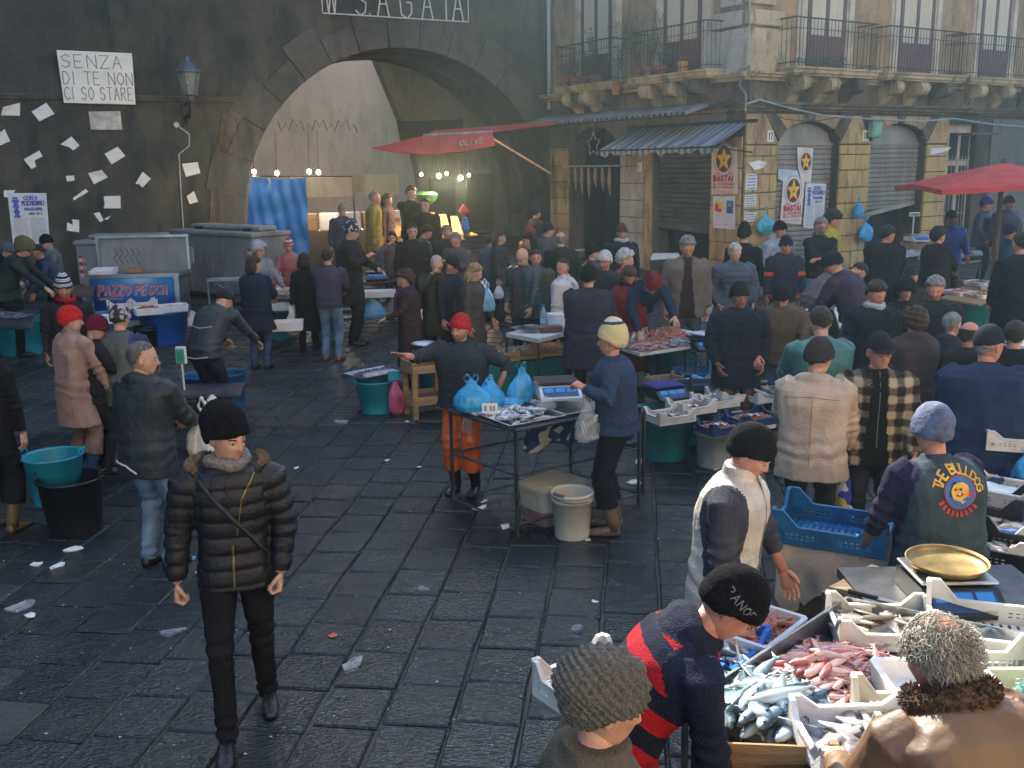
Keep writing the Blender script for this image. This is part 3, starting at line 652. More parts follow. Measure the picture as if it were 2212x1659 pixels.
sh3 = shutter(ML, 4.37, 6.37, 1.45, 1.35, 3.42, m_shutd)
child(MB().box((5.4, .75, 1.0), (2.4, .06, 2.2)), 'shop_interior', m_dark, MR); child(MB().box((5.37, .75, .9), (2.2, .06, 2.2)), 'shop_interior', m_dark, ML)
child(MB().box((10.0, 5.6, 7.7), (16.0, 8.0, 15.6)), 'light_block_body', m_ochre, MR); child(MB().box((8.5, 3.1, 15.5), (17, 6.2, .2)), 'light_block_roof', m_grime, MR); child(MB().box((3.1, 4.2, 7.7), (6.0, 5.4, 15.6)), 'light_block_body', m_ochre, ML)  # unseen solid body and top slab, added to block light leaks
# grilled door further right
xd0, xd1 = fx(MR, 2052, 420)[0], fx(MR, 2100, 420)[0]
d_ = child(MB().box(((xd0+xd1)/2, .22, 1.95), (xd1-xd0, .06, 3.9)), 'door', m_frame_cream, MR)
Mi = Matrix.Translation((-CORNER[0], -CORNER[1], 0)) @ MR
b = MB()
for z0, z1 in ((1.0, 2.0), (2.15, 2.75), (2.9, 3.6)):
 for q in (.06, .56): b.box((xd0+(xd1-xd0)*(q+.19), .18, (z0+z1)/2), ((xd1-xd0)*.34, .02, z1-z0))
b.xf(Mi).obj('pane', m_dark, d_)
b = MB()
for i in range(7): b.tube([(xd0+.05+(xd1-xd0-.1)*i/6, .15, .9), (xd0+.05+(xd1-xd0-.1)*i/6, .15, 3.0)], .009, 4)
for z0 in (.9, 1.5, 2.1, 2.9): b.tube([(xd0, .15, z0), (xd1, .15, z0)], .012, 4)
b.xf(Mi).obj('grille', m_zinc, d_)
child(MB().box((xd0+.5, -.3, 3.55), (1.3, .55, .05)), 'door_canopy', m_frame_mar, MR)
# grey render to the right of the door
child(MB().box((13.4, -.005, 2.0), (8.0, .05, 3.9)), 'render_patch', m_greyplaster, MR)
# --- things on the house
def face_thing(name, label, cat, Mf, x, z, y=0.0, group=None):
 p = Mf @ Vector((x, y, z)); t = thing(name, label, cat, tuple(p), 0, group); t.rotation_euler = Mf.to_euler(); return t
def plate(label, Mf, px, py, w, h, txt, group='small white house number plates'):
 x, z = fx(Mf, px, py, -.06); t = face_thing('house_number', label, 'number plate', Mf, x, z, -.045, group)
 MB().box((0, 0, 0), (w, .02, h)).obj('plate', m_white, t)
 b = MB(); put_text(b, txt, 0, -h*.3, h*.6, 0, 0, w=.2, center=True, width=w*.6); b.v = [(x, -.014, y) for x, y, _ in b.v]; b.obj('number', m_ink, t)
plate('white number plate reading 17 on the corner pillar', MR, 1665, 294, .19, .24, '17'); plate('white number plate reading 18 between the two shutters', MR, 1871, 293, .21, .25, '18'); plate('small dark number plate on the whitewashed pillar', ML, 1381, 361, .18, .22, '14')
x, z = fx(MR, 1888, 262, -.12); t = face_thing('junction_box', 'green plastic electrical box above the house number', 'junction box', MR, x, z-.18, -.16)
MB().box((0, 0, 0), (.34, .16, .42), bev=.02).obj('case', m_green_box, t); MB().box((0, -.085, 0), (.26, .02, .34), bev=.01).obj('lid', m_green_box, t)
# protest posters
m_pst = mat('poster_cream', (.66,.62,.58), .7, .08, 4); m_yel = mat('yellow_ink', (.75,.50,.03), .7, .1, 4)
def protest_poster(Mf, pts, label, part=1.0, y=-.012, group='red BASTA protest posters'):
 o, (cx, cz), L = sheet(Mf, pts, label, 'protest_poster', m_pst, yl=y, cat='poster', group=group)
 w = (L[1][0]-L[0][0]); h = L[0][1]-L[-1][1]; b = MB(); sx = (L[0][0]+L[-1][0])/2-cx; x0, z0 = sx, -h/2
 cx_, cz_, R = x0+w*.5, z0+h*.76, w*.33
 circ = lambda r, n=20, ky=1.18: [(cx_+r*cos(2*pi*i/n), cz_+r*ky*sin(2*pi*i/n), 0) for i in range(n)]
 b.poly(circ(R*1.22), 2); b.poly([(p[0], p[1], .0015) for p in circ(R*1.12)], 4); b.poly([(p[0], p[1], .003) for p in circ(R*.95)], 1)
 star = lambda s: [(cx_+s*(1 if i % 2 == 0 else .42)*sin(pi*i/5), cz_+s*1.15*(1 if i % 2 == 0 else .42)*cos(pi*i/5)) for i in range(10)]
 for s, zz, mi in ((R*1.1, .0045, 0), (R*.92, .006, 3)):
  S = star(s)
  for i in range(10): b.poly([(cx_, cz_, zz), (*S[i], zz), (*S[(i+1) % 10], zz)][::-1], mi)
 b.poly([(cx_-R*.16, cz_-R*.2, .0075), (cx_+R*.16, cz_-R*.12, .0075), (cx_, cz_+R*.16, .0075)], 1)
 if part > .9:
  put_text(b, 'I SICILIANI', cx_, z0+h*.49, h*.032, .001, 0, w=.24, center=True, width=w*.42); put_text(b, 'SONO STANCHISSIMI', cx_, z0+h*.435, h*.032, .001, 0, w=.24, center=True, width=w*.72)
  put_text(b, 'BASTA!', cx_, z0+h*.285, h*.115, .001, 0, w=.34, center=True, width=w*.78)
  put_text(b, 'AL SACCHEGGIO', cx_, z0+h*.20, h*.05, .001, 0, w=.26, center=True, width=w*.82); put_text(b, 'DELLA SICILIA!!', cx_, z0+h*.125, h*.05, .001, 0, w=.26, center=True, width=w*.82)
  gray_lines(b, x0+.12*w, x0+.88*w, z0+.03*h, z0+.075*h, 3, .001, 0, random.Random(2))
 b.v = [(x, -.010-z, y) for x, y, z in b.v]; b.obj('print', [m_red, m_ink, m_grayink, m_yel, m_pst], o)
protest_poster(ML, [(1537,322),(1592,318),(1594,418),(1537,420)], 'red BASTA poster on the corner pillar under the striped awning', y=-.06)
protest_poster(MR, [(1692,388),(1739,388),(1730,485),(1685,480)], 'whole red BASTA poster low on the left rolling shutter', y=.16)
protest_poster(MR, [(1722,318),(1757,320),(1753,375),(1752,395),(1731,392),(1724,360)], 'torn star poster high on the left rolling shutter', part=.5, y=.17)
candle_poster(MR, [(1741,396),(1785,397),(1777,495),(1735,492)], 'blue and white feast poster on the left rolling shutter', yl=.16)
# campaign poster with portrait
o, (cx, cz), L = sheet(ML, [(1540,424),(1588,424),(1588,496),(1540,492)], 'white campaign poster with a flag and a portrait on the corner pillar', 'campaign_poster', m_postw, yl=-.06, cat='poster')
b = MB(); w = L[1][0]-L[0][0]; h = L[0][1]-L[-1][1]
b.poly([(-.42*w,.05*h,0),(-.12*w,.0*h,0),(-.05*w,.2*h,0),(-.38*w,.3*h,0)], 0); b.poly([(-.25*w,.12*h,.001),(-.02*w,.1*h,.001),(-.04*w,.32*h,.001),(-.25*w,.35*h,.001)], 1)
b.poly([(.12*w,-.02*h,0),(.42*w,-.02*h,0),(.42*w,.38*h,0),(.12*w,.38*h,0)], 2); b.poly([(.2*w,.0*h,.001),(.36*w,.0*h,.001),(.33*w,.18*h,.001),(.22*w,.18*h,.001)], 3)
b.poly([(.27*w+.05*w*cos(a), .25*h+.055*h*sin(a), .002) for a in np.linspace(0, 2*pi, 13)[:-1]], 4)
for k in range(4): gray_lines(b, -.4*w, .42*w, -.12*h-.09*h*k, -.10*h-.09*h*k, 2, .001, 0 if k in (0, 3) else 2, random.Random(k))
b.v = [(x, -.010-z, y) for x, y, z in b.v]; b.obj('print', [m_red, m_yel, m_blueink, m_ink, mat('portrait_skin', (.5,.33,.25), .8)], o)
# notices
def notice(Mf, pts, label, y=-.055, blue=False):
 o, (cx, cz), L = sheet(Mf, pts, label, 'notice', m_white, yl=y, cat='notice', group='small notices on the corner pillar')
 w = (L[1][0]-L[0][0])*.8; h = (L[0][1]-L[-1][1])*.8; b = MB(); gray_lines(b, -w/2, w/2, -h/2, h/2, 5, 0, 0, random.Random(len(label))); b.v = [(x, -.008, y) for x, y, _ in b.v]; b.obj('print', [m_ink if not blue else m_blueink], o)
notice(MR, [(1612,376),(1635,376),(1635,410),(1610,410)], 'white notice with blue lines at the top of the corner pillar', blue=True)
notice(MR, [(1609,422),(1634,420),(1633,447),(1608,448)], 'white death notice in the middle of the corner pillar')
notice(MR, [(1608,456),(1636,458),(1628,478),(1608,484)], 'torn white notice lowest on the corner pillar')
sheet(MR, [(1617,352),(1640,346),(1660,350),(1650,362),(1630,368)], 'crumpled torn paper remains above the notices', yl=-.07, curl=2)
sheet(MR, [(1682,365),(1722,368),(1728,385),(1690,392),(1680,385)], 'torn pale blue poster strip above the whole BASTA poster', mtl=mat('pale_blue_paper', (.45,.58,.66), .8, .2, 5), yl=.165)
sheet(MR, [(2012,320),(2055,318),(2048,326),(2010,335)], 'torn pale paper shred by the right hand door', mtl=m_paperw, yl=-.05)
# corrugated canopy over the left shops
def canopy():
 t = face_thing('corrugated_canopy', 'long grey corrugated sheet canopy over the left shops', 'canopy', ML, 0, 4.0)
 b = MB(); n = 150; x0, x1 = -.7, 6.5; zf, zw, yf = .02, .28, -.95
 P = []
 for i in range(n+1):
  x = x0+(x1-x0)*i/n; d = .035*(1 if i % 4 in (0, 1) else -1)
  sag = -.25*max(0, 1-x/6.5)*0
  P += [(x, yf, zf+d+sag+.25*0), (x, 0, zw+d)]
 b.add(P, [[2*i, 2*i+2, 2*i+3, 2*i+1] for i in range(n)]); b.obj('sheet', mat('weathered_corrugated', (.17,.18,.18), .7, .35, 3, .2, 20), t)
 b = MB()
 for q in np.linspace(x0+.2, x1-.2, 6): b.tube([(q, 0, zw-.25), (q, yf+.05, zf-.05)], .015, 5)
 b.tube([(x0, yf+.04, zf-.05), (x1, yf+.04, zf-.05)], .02, 5); b.obj('strut', m_iron, t)
canopy()
# striped awning
def awning():
 t = face_thing('striped_awning', 'faded blue and white striped awning over the dark shutter', 'awning', ML, 3.6, 3.75)
 m, nt, b_ = new_mat('blue_white_stripes'); tc = N(nt, 'ShaderNodeTexCoord'); wv = N(nt, 'ShaderNodeTexWave', i_Scale=1.55, i_Distortion=.4); wv.inputs['Detail Scale'].default_value = .5
 nt.links.new(tc.outputs['Object'], wv.inputs['Vector']); cr = N(nt, 'ShaderNodeValToRGB'); cr.color_ramp.interpolation = 'CONSTANT'
 cr.color_ramp.elements[0].color = (.08,.14,.25,1); cr.color_ramp.elements[1].color = (.33,.31,.27,1); cr.color_ramp.elements[1].position = .5
 nt.links.new(wv.outputs['Fac'], cr.inputs[0]); nt.links.new(cr.outputs[0], b_.inputs['Base Color']); b_.inputs['Roughness'].default_value = .85
 b = MB(); nx_, ny_ = 44, 8; x1 = 3.95; P = []
 for i in range(nx_+1):
  for j in range(ny_+1):
   x = x1*i/nx_; s = j/ny_; y = -.02-1.05*s; z = .05-.50*s**1.3-.03*sin(x*9)*s-.10*sin(pi*s)*.6+.03*sin(i*1.7)*s
   P.append((x, y, z))
 b.add(P, [[i*(ny_+1)+j, (i+1)*(ny_+1)+j, (i+1)*(ny_+1)+j+1, i*(ny_+1)+j+1] for i in range(nx_) for j in range(ny_)])
 e = [P[i*(ny_+1)+ny_] for i in range(nx_+1)]; k = len(b.v)
 b.add(e+[(p[0], p[1]+.01, p[2]-.14-.02*sin(i*1.1)) for i, p in enumerate(e)], [[i, i+1, nx_+2+i, nx_+1+i] for i in range(nx_)])
 b.obj('cloth', m, t, smooth=True)
 b = MB(); b.tube([(-.05, -1.08, -.48), (4.05, -1.08, -.48)], .022, 6); b.tube([(0, 0, -.6), (0, -1.05, -.5)], .02, 6); b.tube([(4.0, 0, -.6), (4.0, -1.05, -.5)], .02, 6); b.tube([(-.1, -.03, .06), (4.15, -.03, .06)], .04, 8); b.obj('frame', m_iron, t)
awning()
# star light decoration in the left arch and dried cod
x, z = fx(ML, 1283, 312); t = face_thing('star_light', 'unlit star shaped string light hanging in the small arch', 'decoration', ML, x, z, -.02)
b = MB(); S = [(.30*(1 if i % 2 == 0 else .5)*sin(pi*i/5), .33*(1 if i % 2 == 0 else .5)*cos(pi*i/5)) for i in range(10)]
b.tube([(s[0], 0, s[1]) for s in S+[S[0]]], .014, 5); b.tube([(0, 0, .33), (0, 0, .6)], .006, 4); b.obj('star', mat('grey_rope_light', (.5,.5,.45), .5), t)
x0, z0 = fx(ML, 1222, 358); x1, _ = fx(ML, 1345, 358); t = face_thing('hanging_pole', 'pale pole across the small arch with hooks', 'pole', ML, x0, z0-.02, -.12)
MB().tube([(0, 0, 0), (x1-x0, 0, .0)], .025, 6).obj('pole', mat('pale_pole', (.35,.33,.3), .7), t)
mcod = mat('dried_cod', (.38,.30,.20), .8, .4, 5, .5, 20)
for k in range(7):
 q = .12+.12*k; h_ = .55+.10*((k*5) % 4)
 b = MB(); b.tube([(0, 0, 0), (.01, 0, -.12), (.03*(k % 2), 0, -h_*.5), (.04, 0, -h_)], [.012, .05, .07, .012], 8, flat=(1, .35)); o = b.obj('dried_cod', mcod, None, smooth=True)
 p = ML @ Vector((x0+(x1-x0)*q, -.12, z0-.03)); o.location = p; o.rotation_euler = ML.to_euler()
 tag(o, ['flat dried cod hanging leftmost on the pole', 'second dried cod from the left on the pole', 'third dried cod from the left on the pole', 'middle dried cod hanging on the pole', 'third dried cod from the right on the pole', 'second dried cod from the right on the pole', 'rightmost dried cod hanging near the whitewashed pillar'][k], 'dried fish', 'dried cod hung on the pole')
# cables along the facades
def cable(Mf, pts, label, r=.012, y=-.14, mt=None):
 P = []
 for p in pts: x, z = fx(Mf, p[0], p[1], y); P.append(Mf @ Vector((x, y, z)))
 Q = []
 for i in range(len(P)-1):
  for k in range(4): Q.append(P[i].lerp(P[i+1], k/4))
 Q.append(P[-1]); tag(MB().tube(Q, r, 5).obj('cable', mt or m_zinc), label, 'cable')
cable(MR, [(1612,225),(1640,215),(1700,232),(1780,250),(1870,256),(1990,262),(2060,256),(2140,268),(2215,274)], 'pale thick cable sagging along the right facade', .022, -.3)
cable(MR, [(1615,245),(1650,240),(1700,258),(1760,262),(1830,250)], 'thin dark cable below the thick one on the right facade', .010, -.25, m_iron)
cable(ML, [(1620,0),(1618,140),(1600,165),(1598,185),(1612,205),(1610,240)], 'grey conduit running down the corner of the house', .022, -.18)
cable(ML, [(1540,228),(1575,215),(1590,232),(1580,250),(1570,245),(1585,225)], 'tangle of loose wires at the end of the canopy', .012, -.3, m_iron)
# potted plants on left balconies
mleaf = mat('potted_leaf', (.05,.10,.035), .6, .5, 8); mpot = mat('terracotta', (.35,.15,.08), .8, .3, 6)
def pot_plant(Mf, px, py, h, label, seed, pot=True, tall=1.0):
 x, z = fx(Mf, px, py, -.42); t = face_thing('potted_plant', label, 'plant', Mf, x, z, -.40, 'potted plants on the left balconies')
 r = random.Random(seed)
 if pot: MB().lathe([(.10, 0), (.15, .24), (.165, .24), (.165, .28), (.14, .28)], 14).obj('pot', mpot, t)
 b = MB()
 for s in range(6):
  tip = Vector((r.uniform(-.3, .3)*tall, r.uniform(-.15, .15), .28+h*r.uniform(.6, 1)))
  pts = [Vector((0, 0, .22)).lerp(tip, q/4)+Vector((0.05*sin(q*2+s), 0, 0)) for q in range(5)]
  b.tube(pts, .006, 4)
  for q in range(int(26*h)+6):
   c_ = Vector((0, 0, .22)).lerp(tip, r.uniform(.25, 1.05))+Vector((r.uniform(-.09, .09), r.uniform(-.08, .08), r.uniform(-.06, .06)))
   d1 = Vector((r.uniform(-1, 1), r.uniform(-1, 1), r.uniform(-.6, .9))).normalized(); d2 = d1.cross(Vector((r.uniform(-1, 1), r.uniform(-1, 1), r.uniform(-1, 1)))).normalized()
   l = r.uniform(.04, .075); b.poly([c_, c_+d1*l*.5+d2*l*.3, c_+d1*l, c_+d1*l*.5-d2*l*.3])
 b.obj('leaves', mleaf, t)
for i, (px, py, h, lab) in enumerate([(1222,188,.35,'round terracotta pot with small plant at the left end of the left balcony'), (1240,190,.45,'leafy plant in terracotta pot beside the leftmost pot'), (1262,190,.9,'tall thin shrub in the middle of the left balcony'), (1285,188,1.3,'tallest climbing shrub at the right of the left balcony'), (1375,172,1.1,'dense dark bush at the left end of the second balcony'), (1400,170,1.2,'airy green shrub in front of the second balcony window'), (1425,168,.7,'low green plant on the second balcony'), (1330,205,1.6,'large dark creeper between the two left balconies')]):
 pot_plant(ML, px, py, h, lab, i, tall=1.4 if h > 1 else 1)
x, z = fx(ML, 1472, 163, -.42); t = face_thing('flower_pot', 'empty yellow flower pot on the second balcony', 'pot', ML, x, z, -.40); MB().lathe([(.09, 0), (.14, .3), (.12, .3)], 14).obj('pot', mat('yellow_pot', (.55,.33,.10), .7), t)
for k, (px, py) in enumerate(((1745,163),(1775,165),(1805,166))):
 pot_plant(MR, px+3, py, .12, ['small weed tuft at the left of the first right balcony', 'bright weed tuft growing in the first right balcony edge', 'rightmost weed tuft on the first right balcony edge'][k], 40+k, pot=False)
# unseen houses, added: behind the camera to bounce warm sun, left to shade
ob = thing('bounce_houses', 'unseen pale houses added behind the viewer to bounce warm sunlight', 'building', (0, -13, 0), 0)
b = MB(); b.box((17, 0, 11), (32, 6, 22)); b.obj('wall', mat('warm_bounce_render', (.80,.58,.34), .9, .1, 1.0), ob)
for i in range(6):
 for k in range(4):
  w = MB().box((4+i*5, 3.02, 2.6+k*4.2), (1.3, .06, 2.2)).obj('window', m_frame_mar, ob);
lb = thing('shade_houses', 'unseen tall dark houses added on the left for shade', 'building', (-20, 8, 0), 0)
MB().box((0, -2, 8), (8, 34, 16)).obj('wall', m_mainwall, lb)
# ================================================================== people
def vnoise(P, f, seed, ridged=False, octs=3):
 """cheap vectorised wrinkle noise, P (n,3)"""
 r = np.random.RandomState(seed); out = np.zeros(len(P)); a = 1.0
 for o in range(octs):
  for q in range(3):
   k = r.normal(size=3); k /= np.linalg.norm(k); k2 = r.normal(size=3); k2 /= np.linalg.norm(k2)
   ph = r.uniform(0, 6.28); w = np.sin(P@k2*f*.7+ph*2)*1.3
   s = np.sin(P@k*f*2+ph+w); out += a*((1-2*np.abs(s)) if ridged else s)/3
  f *= 1.9; a *= .5
 return out
HEADCACHE = {}
def head_template(res):
 """face and skull in head space: origin at the neck pivot, +y forward, chin z=-.035, crown z=.20"""
 if res in HEADCACHE: return HEADCACHE[res]
 nl, nb = {0: (30, 22), 1: (56, 40), 2: (110, 130)}[res]
 c0 = np.array([0, .005, .085]); V = []
 for j in range(nb+1):
  ph = -pi/2+pi*j/nb
  for i in range(nl):
   u = 2*pi*i/nl; th = u-.45*sin(u)*1.0      # more columns at the front (theta 0 = front)
   V.append((sin(th)*cos(ph), cos(th)*cos(ph), sin(ph)))
 D = np.array(V)
 def hit(c, r):
  o = (c0-c)/r; d = D/r; A = (d*d).sum(1); B = 2*(d*o).sum(1); Cc = (o*o).sum()-1
  disc = np.maximum(B*B-4*A*Cc, 0); return (-B+np.sqrt(disc))/(2*A)*((B*B-4*A*Cc) > 0)
 t1 = hit(np.array([0, -.012, .108]), np.array([.0765, .098, .094]))
 t2 = hit(np.array([0, .030, .042]), np.array([.056, .062, .080]))
 t3 = hit(np.array([0, .005, .07]), np.array([.066, .080, .085]))
 k = 90.0; t = np.log(np.exp(k*t1)+np.exp(k*t2)*(t2 > .005)+np.exp(k*t3))/k
 P = c0+D*t[:, None]
 x, y, z = P[:, 0].copy(), P[:, 1].copy(), P[:, 2].copy(); fr_ = np.clip((y-.03)/.04, 0, 1)
 g = lambda a, s: np.exp(-(a/s)**2)
 ey = g(np.abs(x)-.031, .015)*g(z-.083, .012)*fr_; P[:, 1] -= .0085*ey
 P[:, 1] += fr_*(.0045*g(z-.103, .009)*g(x, .045)+.004*g(np.abs(x)-.043, .018)*g(z-.055, .018))
 s = np.clip((.092-z)/(.092-.050), 0, 1)*(z > .040)*1.0; nz = np.where(z > .050, s, np.clip((z-.040)/.010, 0, 1))
 P[:, 1] += fr_*(.004+.021*nz)*g(x, .0085+.005*nz)*(z > .038)*(z < .1)
 P[:, 1] += fr_*(.0045*g(z-.027, .005)*g(x, .022)+.0050*g(z-.014, .006)*g(x, .020)-.004*g(z-.0205, .003)*g(x, .022)+.006*g(z+.014, .013)*g(x, .02)-.003*g(z-.003, .005)*g(x, .02))
 P[:, 0] *= 1-.10*fr_*g(z-.035, .03)
 F = [];
 for j in range(nb):
  for i in range(nl): F.append([j*nl+i, j*nl+(i+1) % nl, (j+1)*nl+(i+1) % nl, (j+1)*nl+i])
 HEADCACHE[res] = (P, F, D); return HEADCACHE[res]
def hairline(P, front, temple, side, back):
 """signed height above the hairline for head-space points"""
 az = np.degrees(np.abs(np.arctan2(P[:, 0], P[:, 1]+.01))); zl = np.interp(az, [0, 45, 80, 110, 180], [front, (front+temple)/2, temple, side, back]); return P[:, 2]-zl
def add_head(mb, res, M, s=1.0, skin=0, lip=1, brow=2, white=3, iris=4, stub=5, beard=None, closed=False, female=False):
 P, F, D = head_template(res); o = len(mb.v); Q = P.copy()
 if female: Q[:, 0] *= .95; Q[:, 2] = np.where(Q[:, 2] < .02, Q[:, 2]*.9, Q[:, 2])
 fc = Q[np.array(F)].mean(1); mi = []
 for c_ in fc:
  x, y, z = c_; a = abs(x); k = skin
  if y > .06 and a < .021 and .0105 < z < .0275: k = lip
  elif y > .06 and .014 < a < .046 and .097 < z < .104+(.004 if res == 0 else 0): k = brow
  elif beard and y > .02 and z < .045 and not (a < .012 and z > .034) and z > -.035+.0: k = stub
  mi.append(k)
  if beard == 'mustache' and k == stub: mi[-1] = brow if (.026 < z < .040 and a < .03) else skin
  if beard == 'beard' and k == stub: mi[-1] = brow
 b = MB(); b.add(Q, F); b.m = mi
 for sx in (-1, 1):
  c_ = Vector((sx*.031, .0785 if res else .080, .083))
  if not closed:
   b.lathe([(.0001, -.0105), (.0075, -.0075), (.0105, 0), (.0075, .0075), (.0001, .0105)], 10, M=Matrix.Translation((c_.x, c_.y-.002, c_.z)), mi=white)
   b.lathe([(.0062, 0), (.0058, .0028), (.0001, .0034)], 8, M=Matrix.Translation((c_.x+.000, c_.y+.0085-.001, c_.z-.001)) @ Matrix.Rotation(rad(-90), 4, 'X'), mi=iris)
   b.lathe([(.0001, -.002), (.0135, 0), (.0135, .003), (.0001, .006)], 8, M=Matrix.Translation((c_.x, c_.y-.000, c_.z+.0085)), mi=skin, sy=.75)
  b.lathe([(.001, -.031), (.012, -.026), (.0175, -.006), (.019, .012), (.013, .026), (.001, .031)], 8, sx=.42, M=Matrix.Translation((sx*.0775, -.006, .073)) @ Matrix.Rotation(sx*rad(18), 4, 'Z') @ Matrix.Rotation(rad(-10), 4, 'X'), mi=skin)
 mb.join(b, M @ Matrix.Scale(s, 4))
def hand_mb(pose, res):
 """right hand, wrist at origin, fingers along +y, palm facing -z, thumb on -x side"""
 b = MB(); n = 8 if res else 6
 curl = {'relaxed': (18, 28, 18), 'open': (4, 6, 4), 'fist': (62, 80, 45), 'grip': (40, 55, 30), 'flat': (6, 8, 5)}[pose]
 b.tube([(0, -.03, 0), (0, 0, 0), (0, .03, -.001), (0, .065, -.002), (.001, .092, -.003), (.001, .098, -.003)], [.026, .027, .034, .041, .040, .020], n+2, flat=(1.0, .40), mi=0)
 for i, (x, L_, r_, sp) in enumerate(((-.030, .074, .0092, 7), (-.010, .084, .0098, 2), (.011, .078, .0094, -3), (.030, .060, .0080, -9))):
  a = 0; p = Vector((x, .086, -.003)); pts = [Vector((x*.9, .06, -.002)), p.copy()]; rs = [r_*.8, r_*1.08]
  sp_ = sp*(1.5 if pose == 'open' else .6)
  for q, (fr_, cu) in enumerate(zip((.45, .30, .25), curl)):
   a += rad(cu+(i*2 if pose == 'relaxed' else 0)); d = Vector((-sin(rad(sp_))*1, cos(a), -sin(a))).normalized(); p = p+d*L_*fr_; pts.append(p.copy()); rs.append(r_*(.98-.09*q))
  pts.append(p+d*.003); rs.append(r_*.35); b.tube(pts, rs, n)
 t = Vector((-.030, .018, -.004)); ta = {'relaxed': (-.55, .75, -.35), 'open': (-.85, .55, -.1), 'fist': (-.15, .75, -.65), 'grip': (-.3, .6, -.75), 'flat': (-.75, .65, -.1)}[pose]
 d = Vector(ta).normalized(); d2 = (d+Vector((.25, .3, -.1))).normalized()
 b.tube([t-d*.01, t+d*.015, t+d*.042, t+d*.042+d2*.025, t+d*.042+d2*.030], [.012, .0145, .0115, .0098, .004], n)
 return b
def superring(c, ax, ay, hw, hd, n, e=2.4):
 R = []
 for i in range(n):
  a = 2*pi*i/n; ca_, sa_ = cos(a), sin(a)
  R.append(c+ax*(hw*(1 if ca_ > 0 else -1)*abs(ca_)**(2/e))+ay*(hd*(1 if sa_ > 0 else -1)*abs(sa_)**(2/e)))
 return R
def loft(mb, rings, mi=0):
 n = len(rings[0]); P = [p for r in rings for p in r]; F = []
 for k in range(len(rings)-1):
  for i in range(n): F.append([k*n+i, k*n+(i+1) % n, k*n+n+(i+1) % n, k*n+n+i])
 F.append(list(range(n-1, -1, -1))); F.append(list(range((len(rings)-1)*n, len(rings)*n)))
 mb.add(P, F, mi)
TMP = bpy.data.scenes.new('tmp_remesh')
def remesh(mb, voxel, smooth=3):
 me = mb.mesh('tmp', []); o = bpy.data.objects.new('tmp', me); TMP.collection.objects.link(o)
 md = o.modifiers.new('r', 'REMESH'); md.mode = 'VOXEL'; md.voxel_size = voxel
 if smooth: s_ = o.modifiers.new('s', 'SMOOTH'); s_.iterations = smooth; s_.factor = .5
 with bpy.context.temp_override(scene=TMP, view_layer=TMP.view_layers[0]): dg = bpy.context.evaluated_depsgraph_get()
 dg.update(); ev = o.evaluated_get(dg); m2 = bpy.data.meshes.new_from_object(ev)
 TMP.collection.objects.unlink(o); bpy.data.objects.remove(o); bpy.data.meshes.remove(me); return m2
def get_co(me):
 a = np.empty(len(me.vertices)*3); me.vertices.foreach_get('co', a); return a.reshape(-1, 3)
def get_no(me):
 a = np.empty(len(me.vertices)*3); me.vertices.foreach_get('normal', a); return a.reshape(-1, 3)
def set_co(me, P): me.vertices.foreach_set('co', P.reshape(-1).astype(np.float32)); me.update()
def smooth_on(me): me.polygons.foreach_set('use_smooth', [True]*len(me.polygons)); me.update()
def seg_t(P, a, b):
 a, b = np.array(a), np.array(b); ab = b-a; t = np.clip(((P-a)@ab)/(ab@ab), 0, 1); d = np.linalg.norm(P-(a+t[:, None]*ab), axis=1); return t, d
HANDC = {}
def get_hand(pose, res):
 if (pose, res) not in HANDC:
  b = hand_mb(pose, res)
  if res == 2:
   me = remesh(hand_mb(pose, 1), .0035, 1); co = get_co(me); b = MB(); b.add(co.tolist(), [list(p.vertices) for p in me.polygons]); bpy.data.meshes.remove(me)
  HANDC[(pose, res)] = b
 return HANDC[(pose, res)]
SKINS = {'light': (.52,.29,.20), 'tan': (.40,.20,.125), 'brown': (.27,.13,.08), 'ruddy': (.50,.23,.16)}
def skin_mat(k): return mat('skin_'+k, SKINS[k], .55, .18, 14, .15, 60, spec=.35, sss=.08)
HAIRS = {'black': (.012,.010,.010), 'brown': (.06,.035,.02), 'dark': (.028,.018,.014), 'grey': (.22,.22,.21), 'white': (.50,.49,.46), 'blonde': (.36,.24,.11), 'salt': (.12,.115,.11)}
def hair_mat(k): return mat('hair_'+k, HAIRS[k], .6, .5, 30, .9, 120, spec=.35, stretch=(1,1,.4))
m_eye = mat('eye_white', (.40,.38,.35), .5, .05, 5); m_iris = mat('iris_dark', (.03,.018,.01), .2, .1, 5)
def ik(S, T, l1, l2, hint):
 d = T-S; L_ = d.length
 if L_ > (l1+l2)*.995: T = S+d.normalized()*(l1+l2)*.995; d = T-S; L_ = d.length
 u = d.normalized(); a = (l1*l1-l2*l2+L_*L_)/(2*L_); h = sqrt(max(0, l1*l1-a*a))
 w = hint-u*hint.dot(u); w = w.normalized() if w.length > 1e-4 else Vector((0, 0, -1)); return S+u*a+w*h, T
ARMS = {'down': (.27, .05, .79), 'pocket': (.24, .12, .92), 'front': (.14, .36, 1.06), 'hold': (.20, .33, .98), 'table': (.20, .45, .93), 'cross': (-.10, .25, 1.17), 'back': (.06, -.22, .93),
  'face': (.05, .20, 1.50), 'chest': (.05, .25, 1.25), 'half': (.25, .20, .88)}
PEOPLE = []
